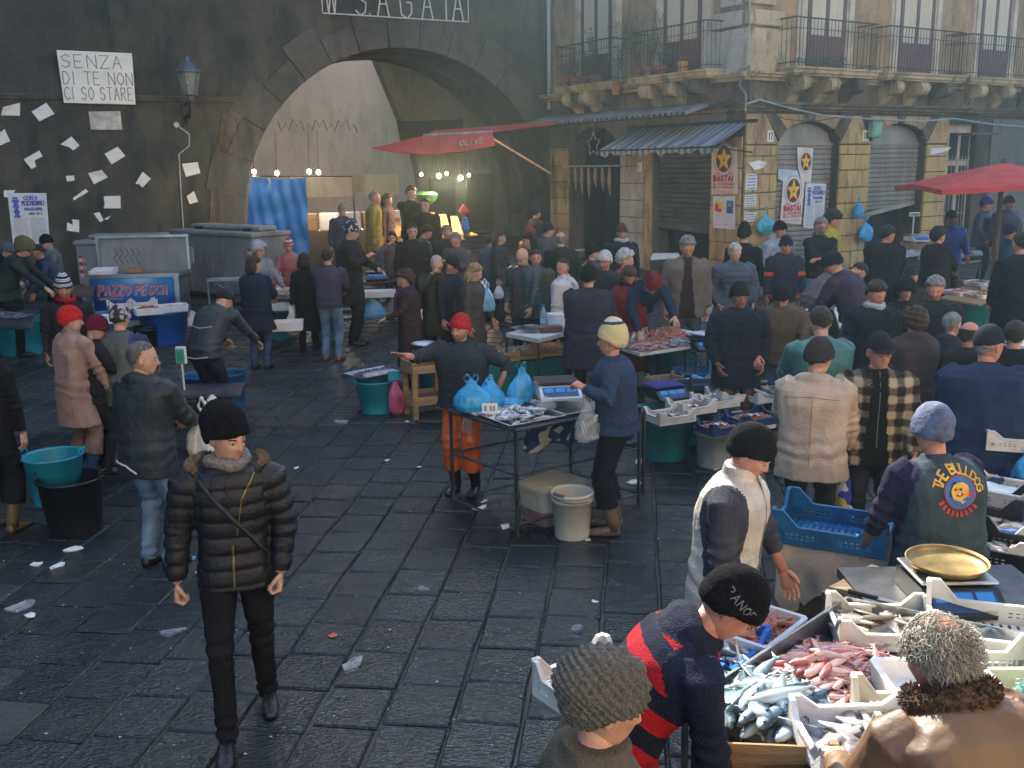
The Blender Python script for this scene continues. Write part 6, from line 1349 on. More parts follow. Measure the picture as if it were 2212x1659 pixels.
def crate(p, rz, label, mt, w=.50, l=.34, h=.13, peak=.07, group=None, slots=True, name='plastic_crate', tilt=None):
 """open plastic crate with raised corners and slotted sides; origin at the bottom centre"""
 key = (mt.name, w, l, h, peak, slots)
 t = thing(name, label, 'crate', tuple(p), rz, group)
 if tilt: t.rotation_euler = (tilt[0], tilt[1], rz)
 if key not in CRATEC:
  th = .008; parts = []
  def side(L_, M):
   b = MB(); zt = lambda s: h+(peak if abs(s) > .80 else peak*max(0, (abs(s)-.52)/.28))
   ss = [-1, -.80, -.52, 0, .52, .80, 1]
   zlow, zhi = (.035, h*.62) if slots else (.035, .036)
   b.box((0, 0, zlow/2), (L_, th, zlow))
   P = [(s*L_/2, zt(s)) for s in ss]
   for (xa, za), (xb, zb) in zip(P[:-1], P[1:]):
    b.add([(xa, -th/2, zhi), (xb, -th/2, zhi), (xb, -th/2, zb), (xa, -th/2, za), (xa, th/2, zhi), (xb, th/2, zhi), (xb, th/2, zb), (xa, th/2, za)], [[0,1,2,3],[5,4,7,6],[0,4,5,1]])
    b.add([(xa, -th*1.3, za-.012), (xb, -th*1.3, zb-.012), (xb, th*1.3, zb-.012), (xa, th*1.3, za-.012), (xa, -th*1.3, za), (xb, -th*1.3, zb), (xb, th*1.3, zb), (xa, th*1.3, za)], [[3,2,1,0],[4,5,6,7],[0,1,5,4],[2,3,7,6]])
   if slots:
    n = int(L_/.030)
    for i in range(n+1):
     x = -L_/2+L_*i/n; wide = .05 if abs(2*i/n-1) > .84 or abs(2*i/n-1) < .12 else .012; b.box((x*(1-wide/L_), 0, (zlow+zhi)/2), (wide, th*.9, zhi-zlow+.001))
    b.box((0, 0, (zlow+zhi)/2), (L_, th*.8, .010))
   return b.xf(M).mesh('side', mt)
  R_ = Matrix.Rotation
  parts.append(('side', side(w, Matrix.Translation((0, -l/2, 0))))); parts.append(('side', side(w, Matrix.Translation((0, l/2, 0)))))
  parts.append(('side', side(l-.01, Matrix.Translation((-w/2+.004, 0, 0)) @ R_(pi/2, 4, 'Z')))); parts.append(('side', side(l-.01, Matrix.Translation((w/2-.004, 0, 0)) @ R_(pi/2, 4, 'Z'))))
  b = MB(); n = int(w/.035)
  if slots:
   for i in range(n): b.box((-w/2+w*(i+.5)/n, 0, .006), (w/n*.62, l-.02, .006))
   for q in (-.3, 0, .3): b.box((0, q*l, .0095), (w-.02, .02, .006))
  else: b.box((0, 0, .006), (w-.01, l-.01, .010))
  parts.append(('bottom', b.mesh('bottom', mt))); CRATEC[key] = parts
 for nm, me in CRATEC[key]: link(nm, me, t)
 return t
def polybox(p, rz, label, w=.50, l=.36, h=.12, group=None, mt=None, lid=False, cat='box'):
 mt = mt or POLY; t = thing('polystyrene_box', label, cat, tuple(p), rz, group); th = .024; b = MB()
 o_ = lambda x, y, z, k: [(-x+k, -y, z), (x-k, -y, z), (x, -y+k, z), (x, y-k, z), (x-k, y, z), (-x+k, y, z), (-x, y-k, z), (-x, -y+k, z)]
 R = [o_(w/2-.012, l/2-.012, 0, .02), o_(w/2, l/2, h, .02), o_(w/2-th, l/2-th, h, .015), o_(w/2-th-.008, l/2-th-.008, .02, .015)]
 P = [q for r_ in R for q in r_]; F = [list(range(7, -1, -1))]
 for k in range(3):
  for i in range(8): F.append([k*8+i, k*8+(i+1) % 8, k*8+8+(i+1) % 8, k*8+8+i])
 F.append(list(range(24, 32))); b.add(P, F)
 b.obj('box', mt, t)
 if lid: MB().box((0, 0, h+.012), (w+.01, l+.01, .024), bev=.008).obj('lid', mt, t)
 return t
def tub(p, label, mt, r=.27, h=.46, handles=True, rz=0, group=None, name='plastic_tub', rim=.012, taper=.78, sy=1.0, cat='tub'):
 t = thing(name, label, cat, tuple(p), rz, group); b = MB()
 b.lathe([(r*taper, 0), (r*taper*1.01, .012), (r*(taper+.5*(1-taper)), h*.5), (r*(taper+.51*(1-taper))+.004, h*.505), (r*.985, h-.02), (r+rim, h-.012), (r+rim, h), (r-.006, h), (r*.97, h-.02), (r*taper-.008, .02)], 28, sy=sy); b.obj('wall', mt, t, smooth=False)
 for me in [t.children[0].data]: me.polygons.foreach_set('use_smooth', [len(p_.vertices) == 4 for p_ in me.polygons])
 if handles:
  for s_ in (-1, 1):
   bb = MB(); x = s_*(r+rim); bb.tube([(x-.01*s_, -.06, h-.01), (x, -.06, h+.045), (x, .06, h+.045), (x-.01*s_, .06, h-.01)], .009, 6); bb.obj('handle', mt, t)
 return t
def bucket(p, label, mt, r=.165, h=.36, rz=0, dark=False, bail=True):
 t = thing('bucket', label, 'bucket', tuple(p), rz); b = MB()
 b.lathe([(r*.84, 0), (r*.85, .01), (r*.97, h*.80), (r*1.04, h*.81), (r*1.04, h*.86), (r*1.0, h*.865), (r*1.02, h*.93), (r*1.07, h*.94), (r*1.07, h), (r*.97, h), (r*.95, h*.93), (r*.80, .015)], 30, mi=0); b.obj('wall', mt, t); t.children[0].data.polygons.foreach_set('use_smooth', [len(q.vertices) == 4 for q in t.children[0].data.polygons])
 if bail:
  bb = MB(); bb.tube([(r*1.05*cos(a), r*1.05*sin(a)*.95-.02, h*.93+.02*sin(a)) for a in np.linspace(pi*1.0, pi*1.62, 9)], .006, 5); bb.tube([(r*1.05*cos(a), r*1.05*sin(a)-.0, h*1.02) for a in np.linspace(pi*1.05, pi*1.25, 4)], .012, 6); bb.obj('handle', mat('rusty_wire', (.16,.12,.08), .6, .4, 20), t)
 return t
def plastic_bag(p, rz, label, mt, w=.30, h=.34, d=.22, seed=0, handles=True, cat='bag', tied=False, name='plastic_bag', upside=False):
 t = thing(name, label, cat, tuple(p), rz); r = random.Random(seed); n = 18; R = []
 prof = [(0, .62), (.06, .92), (.22, 1.02), (.42, .92), (.60, .68), (.74, .42), (.84, .26), (.90, .22)] if not tied else [(0, .35), (.06, .75), (.2, 1.0), (.36, 1.0), (.5, .8), (.62, .45), (.72, .16), (.78, .10), (.86, .2), (.98, .34)]
 for z, k in prof: R.append([Vector((w/2*k*cos(2*pi*i/n), d/2*k*sin(2*pi*i/n), h*z)) for i in range(n)])
 b = MB(); loft(b, R)
 if handles and not tied:
  for s_ in (-1, 1): b.tube([(s_*w*.12, 0, h*.80), (s_*w*.20, .01, h*.95), (s_*w*.12, .0, h*1.08), (s_*w*.03, -.01, h*.97), (s_*w*.05, 0, h*.82)], [.018, .014, .012, .012, .016], 6, flat=(1, .5))
 me = remesh(b, max(.007, h/55), 2); co = get_co(me); no = get_no(me)
 dsp = .045*w/.3*vnoise(co*np.array([1, 1, .6]), 8/max(w, .2)*.3, seed+5, False, 3)*.5+.005*vnoise(co*np.array([1, 1, .2]), 34, seed+9, True, 2)*.6
 co = co+no*dsp[:, None]; co[:, 2] = np.maximum(co[:, 2], 0.0); set_co(me, co); smooth_on(me); me.materials.append(mt); link('film', me, t); return t
def price_tag(p, rz, txt, label, w=.12, h=.09, lean=.0, group='price tags and slips lying on the goods'):
 t = thing('price_tag', label, 'price tag', tuple(p), rz, group); t.rotation_euler = (lean, 0, rz)
 MB().box((0, 0, h/2), (w, .004, h)).obj('card', m_white, t)
 if txt:
  b = MB(); put_text(b, txt, 0, h*.22, h*.5, 0, 0, w=.14, center=True, width=w*.7); b.v = [(x, -.0035, y) for x, y, _ in b.v]; b.obj('writing', m_ink, t)
 return t
def slip(p, rz, label, w=.12, l=.09, mt=None, group='price tags and slips lying on the goods'):
 b = MB(); n = 4; P = [(w*(i/n-.5), l*(j-.5), .012*sin(i*1.3+j)) for i in range(n+1) for j in (0, 1)]
 b.add(P, [[2*i, 2*i+2, 2*i+3, 2*i+1] for i in range(n)]); b.add([(x, y, z-.002) for x, y, z in P], [[2*i, 2*i+1, 2*i+3, 2*i+2] for i in range(n)])
 o = b.obj('paper_slip', mt or m_white); put(o, p, rz); tag(o, label, 'paper slip', group); return o
def counter_scale(p, rz, label, body, top, w=.34, d=.36, display=True, pan=None, topm=None, post=0.0):
 t = thing('counter_scale', label, 'scale', tuple(p), rz); b = MB(); h = .10
 b.add([(-w/2, -d/2-.07, 0), (w/2, -d/2-.07, 0), (w/2, d/2, 0), (-w/2, d/2, 0), (-w/2, -d/2-.07, .02), (w/2, -d/2-.07, .02), (w/2, -d/2+.06, h), (-w/2, -d/2+.06, h), (w/2, d/2, h*.9), (-w/2, d/2, h*.9)],
   [[3,2,1,0],[0,1,5,4],[4,5,6,7],[7,6,8,9],[9,8,2,3],[0,4,7,9,3],[1,2,8,6,5]]); b.obj('housing', body, t)
 s = (h-.02)/.13
 if display:
  bb = MB(); y0, y1 = -d/2-.055, -d/2+.045; zf = lambda y: .02+(y+d/2+.07)*s+.002
  bb.add([(-w*.42, y0, zf(y0)), (w*.42, y0, zf(y0)), (w*.42, y1, zf(y1)), (-w*.42, y1, zf(y1))], [[0,1,2,3]]); bb.obj('keypad', mat('scale_keypad_blue', (.02,.05,.14), .4, .2, 9), t)
  for q in (-.27, 0, .27):
   bb = MB(); ya, yb = -d/2-.01, -d/2+.035; bb.add([(w*(q-.11), ya, zf(ya)+.003), (w*(q+.11), ya, zf(ya)+.003), (w*(q+.11), yb, zf(yb)+.003), (w*(q-.11), yb, zf(yb)+.003)], [[0,1,2,3]]); bb.obj('display', LCD, t)
 MB().box((0, .03, h+.022), (w*1.0, d*.86, .018), bev=.006).obj('platter', topm or top, t); MB().box((0, .03, h+.006), (w*.3, d*.3, .02)).obj('platter_stem', body, t)
 if pan:
  MB().lathe([(.03, 0), (pan*.72, .006), (pan*.9, .018), (pan, .048), (pan+.004, .050), (pan*.9, .024), (pan*.7, .012), (.0001, .010)], 30, c=(0, .03, h+.032)).obj('pan', BRASS if pan > .15 and body is BLACKP and top is STEEL and w > .33 else STEEL, t, smooth=True)
 if post:
  b = MB(); b.tube([(0, d/2-.02, h*.8), (0, d/2-.02, post)], .016, 8); b.obj('post', body, t); MB().box((0, d/2-.03, post+.035), (.22, .05, .08), bev=.008).obj('display_head', body, t)
  MB().box((0, d/2-.058, post+.035), (.18, .004, .045)).obj('display', mat('lcd_grey', (.12,.16,.13), .3), t)
 return t
def table(p4, z, label, legs=True, top=None, topname='tabletop', mt=None, th=.03, rails=(), name='table', cat='table', lt=.016, rim=None, tray=0.0, legidx=(0,1,2,3)):
 """table from four world corner points (top plane)"""
 P = [Vector((q.x, q.y, 0)) for q in p4]; c_ = sum(P, Vector())/4; g0 = gz(c_.x, c_.y); t = thing(name, label, cat, (c_.x, c_.y, g0), 0)
 L_ = [q-c_ for q in P]; mt = mt or STEELD; zt = z
 if top:
  if tray:
   b = MB(); I = [q*.985 for q in L_]
   b.add([(q.x, q.y, zt-tray) for q in I]+[(q.x, q.y, zt-tray-.006) for q in I], [[0,1,2,3],[7,6,5,4]])
   for i in range(4):
    a, c2, ia, ic = L_[i], L_[(i+1) % 4], I[i], I[(i+1) % 4]
    b.add([(a.x, a.y, zt-tray-.02), (c2.x, c2.y, zt-tray-.02), (c2.x, c2.y, zt), (a.x, a.y, zt), (ia.x, ia.y, zt), (ic.x, ic.y, zt), (ic.x, ic.y, zt-tray), (ia.x, ia.y, zt-tray)], [[0,1,2,3],[3,2,5,4],[4,5,6,7]])
   b.obj('tray', top, t, fixn=True)
  else: MB().prism([(q.x, q.y, zt-th) for q in L_], (0, 0, th)).obj(topname, top, t, fixn=True)
 if rim:
  b = MB()
  for i in range(4): b.tube([L_[i]*1.01+Vector((0, 0, zt-.02)), L_[(i+1) % 4]*1.01+Vector((0, 0, zt-.02))], .018, 4)
  b.obj('rim_frame', mt, t)
 if legs:
  for i in legidx: MB().tube([L_[i]*.985+Vector((0, 0, 0)), L_[i]*.985+Vector((0, 0, zt-th))], lt, 4).obj('leg', mt, t)
 for rz_ in rails:
  for i in range(4): MB().tube([L_[i]*.985+Vector((0, 0, rz_)), L_[(i+1) % 4]*.985+Vector((0, 0, rz_))], .011, 4).obj('rail', mt, t)
 return t
def wooden_crate(p, rz, label, w=.50, l=.32, h=.16, mt=None, slats=2, group=None, floor=True, tilt=None):
 mt = mt or WOODC; t = thing('wooden_crate', label, 'crate', tuple(p), rz, group)
 if tilt: t.rotation_euler = (tilt[0], tilt[1], rz)
 for k in range(slats):
  zc = h*(k+.5)/slats; hh = h/slats*.78
  for s_ in (-1, 1): MB().box((0, s_*l/2, zc), (w, .010, hh)).obj('slat', mt, t)
  for s_ in (-1, 1): MB().box((s_*w/2, 0, zc), (.012, l-.012, hh)).obj('slat', mt, t)
 for sx in (-1, 1):
  for sy in (-1, 1): MB().box((sx*(w/2-.02), sy*(l/2-.02), h/2+.01), (.03, .03, h+.02)).obj('post', mt, t)
 if floor: MB().box((0, 0, .006), (w-.01, l-.01, .010)).obj('floor_board', mt, t)
 return t
def yaw_of(a, b): return math.atan2(b.y-a.y, b.x-a.x)
def mid(*P): return sum(P, Vector())/len(P)
# ================================================================== centre: the red-cap vendor's stand
RC = person(1015, 684, 1.67, 200, 'fish vendor in red knit cap and orange waders stretching out his open hand', (.05,.06,.068), 'knit', (.62,.12,.03), pkind='rubber', hat=('beanie', (.50,.03,.04)), hair='black', hy=8, hp=4, arms=(Vector((-.12,8.45,1.02)), gd(872, 768, 8.25)), hands=('relaxed','open'), pos=gp(1006, 1062), boots=(.015,.02,.018), beard='stubble', skin='ruddy', collar='roll', hem=.86, fat=1.25, sleeve_len=.35)
YV = person(1282, 692, 1.74, -78, 'vendor in cream beanie and blue sweater holding a clear bag of fish, facing left', (.045,.07,.13), 'knit', (.012,.016,.022), hat=('tall', band_mat('cream_beanie_knit', [(.86, (.62,.52,.28)), (.93, (.05,.05,.06)), (1, (.55,.53,.50))], .30, off=.12)), hair='dark', hy=6, hp=2, arms=(gd(1262, 838, 7.3), gd(1290, 850, 7.45)), hands=('grip','grip'), pos=gp(1325, 1148), boots=(.16,.105,.075), skin='ruddy', fat=1.15, hem=.88, lean=5)
A1, A2, A3 = gp(970, 882, .92), gp(1113, 925, .92), gp(1385, 872, .92); A4 = A1+A3-A2
uA = (A3-A2).normalized(); vA = (A1-A2).normalized(); rzA = yaw_of(A2, A3)
table([A2, A3, A4, A1], .92, 'open dark steel frame table in the centre with fish trays and lower rails', top=None, rim=True, rails=(.10, .52), name='frame_table', lt=.017)
def lp(a, b, z): q = A2+uA*a+vA*b; return Vector((q.x, q.y, z+gz(q.x, q.y)))
LU, LV = (A3-A2).length, (A1-A2).length
def tray(c_, rz, w, l, label, mt=None, d=.04, group=None):
 t = thing('steel_tray', label, 'tray', tuple(c_), rz, group); b = MB(); W2, L2 = w/2, l/2; r = lambda k, z: [(-W2+k, -L2+k, z), (W2-k, -L2+k, z), (W2-k, L2-k, z), (-W2+k, L2-k, z)]
 R = [r(-.015, d), r(0, d+.002), r(.012, .004), ]; P = R[0]+R[1]+R[2]+r(.008, 0)+r(-.012, d-.006)
 F = []
 for k in (0, 1): F += [[k*4+i, k*4+(i+1) % 4, k*4+4+(i+1) % 4, k*4+4+i] for i in range(4)]
 F += [[8, 9, 10, 11], [15, 14, 13, 12]]+[[12+i, 12+(i+1) % 4, 16+(i+1) % 4, 16+i] for i in range(4)]
 b.add(P, F); b.obj('sheet', mt or STEEL, t); return t
tray(lp(LU*.21, LV*.50, .895), rzA, LU*.40, LV*.96, 'deep steel tray of silver fish at the front of the centre table', STEEL, .05)
tray(lp(LU*.68, LV*.50, .895), rzA, LU*.50, LV*.96, 'empty steel tray at the back of the centre table', STEEL, .05)
MB_q = [lp(LU*.05, LV*.08, .9), lp(LU*.38, LV*.08, .9), lp(LU*.38, LV*.66, .9), lp(LU*.05, LV*.66, .9)]
heap('bogue', 84, MB_q, .905+gz(*MB_q[0].xy), .05, 'plump silver fish heaped in the tray of the centre table', 'silver fish on the centre table', 3, cat='fish')
p = lp(LU*.06, LV*.68, .96); price_tag(gp(1058, 893, .955), rzA+rad(-38), '8 00', 'handwritten white price card reading 8 00 on the silver fish tray', .13, .085, -.15)
plastic_bag(gp(1020, 888, .93), .3, 'big blue plastic bag of ice and fish at the left end of the centre table', BAGBLUE, .34, .30, .26, 2)
plastic_bag(gp(1058, 876, .93), 1.2, 'second blue plastic bag slumped beside the biggest blue bag', BAGBLUE, .30, .24, .24, 5)
plastic_bag(gp(1128, 868, .93), .5, 'blue plastic bag with upright handles next to the white scale', BAGBLUE, .26, .34, .18, 8)
plastic_bag(gp(1105, 874, .93), 0, 'crumpled small blue bag between the upright bag and the slumped bags', BAGBLUE, .20, .09, .16, 9, handles=False)
plastic_bag(gp(1178, 862, .93), .2, 'folded yellow cloth under the white scale', mat('yellow_cloth', (.42,.30,.10), .9, .2, 12), .26, .10, .18, 11, handles=False, cat='cloth', name='cloth')
t = thing('scale_riser', 'low white block carrying the white scale', 'block', tuple(gp(1205, 858, .93)), rzA); MB().box((0, 0, .035), (.16, .20, .07), bev=.01).obj('block', WHITEC, t)
counter_scale(gp(1203, 852, 1.0), rad(8), 'white digital scale with black platter between the two centre vendors', WHITEC, BLACKP, .36, .34, topm=mat('black_steel_platter', (.05,.05,.055), .35, .3, 8, metal=.4))
# bag of fish in the hand of the cream beanie man
hp_ = wpt(YV, YV['J'][1][2]);
bgp = hp_+Vector((-.08, -.10, -.36)); plastic_bag(bgp, .4, 'clear plastic bag of striped fish held by the cream beanie vendor', CLEARP, .20, .36, .14, 21)
for k in range(6):
 o = link('fish', fish_mesh('mackerel' if k % 2 else 'grey')[k % 2]); o.location = bgp+Vector((.03*(k-2.5)*.5, .01*(k % 3), .08+.015*k)); o.rotation_euler = (k*.7, rad(70-8*k), k*.8); o.scale = (.62, .62, .62); tag(o, 'fish inside the clear bag in the vendor hand', 'fish', 'fish in the clear bag')
hp_ = wpt(RC, RC['J'][0][2])
t = thing('clear_bag', 'second clear plastic bag stretched open left of the fish bag', 'bag', tuple(gp(1185, 880, .95)), .5); plastic_bag
bpy.data.objects.remove(t)
plastic_bag(gp(1180, 884, .93), .9, 'limp clear plastic bag at the right edge of the fish tray', CLEARP, .24, .12, .16, 23, handles=False)
plastic_bag(gp(1010, 935, .62), .9, 'limp clear bag dangling from the left end of the centre table', CLEARP, .18, .24, .05, 24, handles=False)
# patterned cloth sheet hung behind the table frame
fl = blotch_mat('blue_floral_oilcloth', (.012,.03,.10), (.02,.05,.14), (.50,.48,.30), 14)
b = MB(); q0, q1 = lp(LU*.36, LV*.55, 0), lp(LU*.95, LV*.55, 0); n = 14; P = []
for i in range(n+1):
 for j in range(6):
  q = q0.lerp(q1, i/n); P.append((q.x+.02*sin(i*1.3+j), q.y+.02*cos(i*1.1), .87-.34*j/5-.03*sin(i*.9)*(j/5)))
b.add(P, [[i*6+j, (i+1)*6+j, (i+1)*6+j+1, i*6+j+1] for i in range(n) for j in range(5)])
o = b.obj('oilcloth', fl, smooth=True); tag(o, 'dark blue oilcloth with cream flowers hanging below the centre table', 'cloth')
# storage box and bucket below
sbp = gp(1192, 1118, 0); t = thing('storage_box', 'translucent storage box with domed lid and pink liquid under the centre table', 'box', tuple(sbp), rad(38))
def taper_box(b, w0, l0, w1, l1, z0, z1, n=6, e=5):
 loft(b, [superring(Vector((0, 0, z0)), Vector((1, 0, 0)), Vector((0, 1, 0)), w0/2, l0/2, 28, e), superring(Vector((0, 0, z1)), Vector((1, 0, 0)), Vector((0, 1, 0)), w1/2, l1/2, 28, e)]); return b
taper_box(MB(), .46, .36, .50, .40, .13, .31).obj('box', mat('cloudy_plastic', (.50,.44,.34), .4, .15, 5), t); taper_box(MB(), .44, .34, .46, .36, 0, .13).obj('liquid_filled_base', mat('pink_brine', (.27,.16,.15), .4, .2, 5), t)
b = MB(); loft(b, [superring(Vector((0, 0, z)), Vector((1, 0, 0)), Vector((0, 1, 0)), w/2, l/2, 28, 5) for z, w, l in ((.295, .53, .43), (.325, .53, .43), (.33, .50, .40), (.352, .42, .32), (.358, .20, .12))]); b.obj('lid', mat('cloudy_lid', (.42,.36,.26), .45, .2, 5), t)
bucket(gp(1236, 1157, 0), 'cream plastic bucket with wire handle before the storage box', BUCK, .165, .385, rad(20))
# stool, pan scale, tubs and trays behind the red cap vendor
s0 = gp(912, 905, 0); st = thing('wooden_stand', 'rough wooden stand with a shelf carrying the pan scale', 'stand', tuple(s0+Vector((.04, .20, 0))), rad(25))
for sx in (-1, 1):
 for sy in (-1, 1): MB().box((sx*.20, sy*.17, .33), (.06, .05, .66)).obj('leg', WOODC, st)
for z in (.22, .60):
 for sy in (-1, 1): MB().box((0, sy*.20, z), (.46, .022, .10)).obj('rail', WOODC, st)
 for sx in (-1, 1): MB().box((sx*.235, 0, z), (.022, .36, .10)).obj('rail', WOODC, st)
MB().box((0, 0, .23), (.38, .32, .02)).obj('shelf', WOODD, st); MB().box((0, 0, .672), (.48, .42, .024)).obj('top_board', WOODC, st)
counter_scale(st.matrix_basis @ Vector((0, 0, .685)), rad(12), 'black scale with round silver pan behind the red cap vendor', BLACKP, BLACKP, .33, .34, pan=.15)
tp = gp(815, 889, 0); tub(tp, 'turquoise tub under the small fish tray left of the wooden stand', TEAL, .245, .40, rz=.3)
TR = [gp(745, 798, .47), gp(800, 822, .47), gp(872, 806, .47), gp(818, 785, .47)]
trc = mid(*TR); tray(Vector((trc.x, trc.y, tp.z+.44)), yaw_of(TR[1], TR[2]), .62, .42, 'shallow tray of tiny silver fish on the turquoise tub', STEEL, .03)
o = heap_stuff('anchovy_heap', 'spread of tiny silver anchovies in the shallow tray', 'fish', 'fish', 260, .46, .30, .02, F_ANCH, 3, .008, .10); put(o, (trc.x+.03, trc.y, tp.z+.45), yaw_of(TR[1], TR[2]))
tub(gp(938, 873, 0)+Vector((0, .45, 0)), 'turquoise tub half hidden behind the wooden stand', TEAL, .24, .42)
plastic_bag(gp(858, 896, .0)+Vector((0, 0, .02)), .4, 'pink plastic bag hanging from the turquoise tub', BAGPINK, .20, .50, .12, 31)
MB().box((0, 0, 0), (.14, .04, .12), bev=.01).obj('handle_box', TEAL, None); o = bpy.data.objects['handle_box']; put(o, gp(850, 812, .48), .2); o.name = 'plastic_clip_box'; tag(o, 'small turquoise box clipped on the tub edge above the pink bag', 'box')
# back table with white slab, big fish, bottle
B1, B2, B3, B4 = gp(1093, 719, .88), gp(1163, 734, .88), gp(1222, 717, .88), gp(1160, 703, .88)
g_ = gz(*B2.xy); table([B1, B2, B3, B4], .88, 'white cutting slab on a dark frame behind the red cap vendor', top=mat('white_cutting_slab', (.55,.54,.50), .6, .2, 6), th=.05)
o = link('fish', fish_mesh('big')[0]); put(o, gp(1136, 708, .94), 2.9); o.rotation_euler = (.5, 0, 2.9); tag(o, 'large pale fish lying on the white slab', 'fish')
t = thing('cutting_block', 'dark red brown wooden block on the white slab', 'block', tuple(gp(1190, 717, .88)), .2); MB().box((0, 0, .04), (.26, .16, .08), bev=.01).obj('block', mat('bloody_wood', (.20,.07,.04), .6, .3, 8), t)
polybox(gp(1207, 704, .90), .4, 'white foam box at the right end of the white slab', .26, .22, .16)
t = thing('water_bottle', 'clear plastic water bottle with blue cap on the white slab', 'bottle', tuple(gp(1174, 706, .89)), 0); MB().lathe([(.04, 0), (.042, .01), (.042, .16), (.036, .19), (.015, .24), (.014, .26)], 14).obj('bottle', CLEARP, t, smooth=True); MB().lathe([(.017, .255), (.017, .285)], 10).obj('cap', BRBLUE, t); MB().lathe([(.0435, .05), (.0435, .11)], 14, cap0=False, cap1=False).obj('label_band', mat('blue_label', (.3,.5,.7), .5), t)
wz = .52
for k, (px, py, lab, kd, mt) in enumerate(((1072, 778, 'wooden crate of dark blue fish right behind the red cap vendor', 'long', None), (1122, 772, 'wooden crate of mixed shellfish in the middle below the white slab', None, M_CUTT), (1180, 765, 'wooden crate of pink shrimps at the right below the white slab', None, M_SHR))):
 c_ = gp(px, py, wz); wooden_crate(c_, rad(18), lab, .50, .36, .12)
 if kd: heap(kd, 5, [c_+Vector((-.18, -.10, 0)), c_+Vector((.18, -.10, 0)), c_+Vector((.18, .10, 0)), c_+Vector((-.18, .10, 0))], c_.z+.06, .04, 'long dark silver fish in the wooden crate', 'long fish behind the red cap vendor', 60+k, dirs=.3)
 else: o = heap_stuff('shellfish_heap', lab.replace('wooden crate', 'heap')+' (in the crate)' if False else ('heap of pink shrimps in a wooden crate' if k == 2 else 'heap of mixed shellfish and tentacles in a wooden crate'), 'seafood', 'curl', 120, .44, .30, .07, mt, 70+k, .012, .08); put(o, c_+Vector((0, 0, .05)), rad(18))
 b = MB(); loft(b, [superring(Vector((0, 0, z)), Vector((1, 0, 0)), Vector((0, 1, 0)), w/2, l/2, 24, 5) for z, w, l in ((0, .42, .30), (.50, .50, .36))]); t = thing('rectangular_bin', ['deep green bin left below the white slab', 'deep green bin in the middle below the white slab', 'deep green bin right below the white slab'][k], 'bin', (c_.x, c_.y, gz(c_.x, c_.y)), rad(18), 'deep green bins below the wooden crates'); b.obj('bin', mat('deep_green_plastic', (.01,.13,.12), .4, .2, 5), t)
# shrimp table
S1, S2, S3, S4 = gp(1312, 742, .70), gp(1382, 765, .70), gp(1525, 742, .70), gp(1400, 700, .70)
S4 = S1+S3-S2; rzS = yaw_of(S2, S3); sc_ = mid(S1, S2, S3, S4); gS = gz(*sc_.xy)
sw, sl = (S3-S2).length, (S1-S2).length
table([S2, S3, S4, S1], .70, 'white trayed seafood stall before the tall grey haired man', top=WHITEC, th=.04, legs=False, name='seafood_table')
SP = lambda a, b, z: (S2.lerp(S3, a)+(S1-S2)*b)*1.0+Vector((0, 0, z))
def at_s(a, b, z): q = S2.lerp(S3, a)+(S1-S2)*b; return Vector((q.x, q.y, gS+z))
for a, b_, nm, mt, w, l, hh, kd, cat, n, rr, ll in ((.22, .72, 'heap of grey shrimps at the left of the seafood stall', M_SHRG, .5, .40, .13, 'curl', 'seafood', 200, .008, .07), (.70, .60, 'tall heap of pink shrimps under the bending man hand', M_SHR, .62, .46, .17, 'curl', 'seafood', 320, .009, .075), (.28, .22, 'pale pink octopus and squid pieces at the front of the seafood stall', mat('octopus_flesh', (.48,.26,.22), .35, .4, 20, .2, 40, col2=(.30,.15,.14), spec=.6), .55, .30, .06, 'slab', 'seafood', 110, .016, .12), (.72, .18, 'bluish silver fish pieces at the front right of the seafood stall', mat('blue_silver_flesh', (.42,.48,.55), .3, .4, 20, .2, 40, col2=(.08,.11,.15), spec=.7), .60, .24, .06, 'slab', 'seafood', 110, .015, .12)):
 o = heap_stuff('seafood_heap', nm, cat, kd, n, w, l, hh, mt, int(a*100), rr, ll); put(o, at_s(a, b_, .705), rzS)
crate(at_s(.04, .80, .70), rzS, 'white crate at the left end of the seafood stall', WHITEC, .40, .30, .08, .08); crate(at_s(.40, .78, .70), rzS, 'white crate between the two shrimp heaps', WHITEC, .36, .28, .06, .09)
b = MB(); taper_box(b, .50, .40, .56, .44, 0, .55); t = thing('grey_bin', 'grey rectangular bin under the left of the seafood stall', 'bin', tuple(gp(1362, 835, 0)), rzS); b.obj('bin', GREYP, t); t.location.y += .2
tub(gp(1462, 836, 0)+Vector((0, .22, 0)), 'round teal tub under the right of the seafood stall', TEALD, .31, .60)
q = [gp(1480, 750, .66), gp(1505, 765, .66), gp(1555, 755, .66), gp(1530, 742, .66)]; table([q[0], q[1], q[2], q[3]], .66, 'small dark steel stand carrying the black scale', top=STEELD, name='steel_stand')
counter_scale(mid(*q)+Vector((0, 0, .01)), rad(15), 'black scale beside the seafood stall', BLACKP, BLACKP, .30, .30, pan=.14)
polybox(at_s(.97, .80, .72), rzS, 'shallow foam tray of pink fillets beside the shrimp heap', .34, .26, .05)
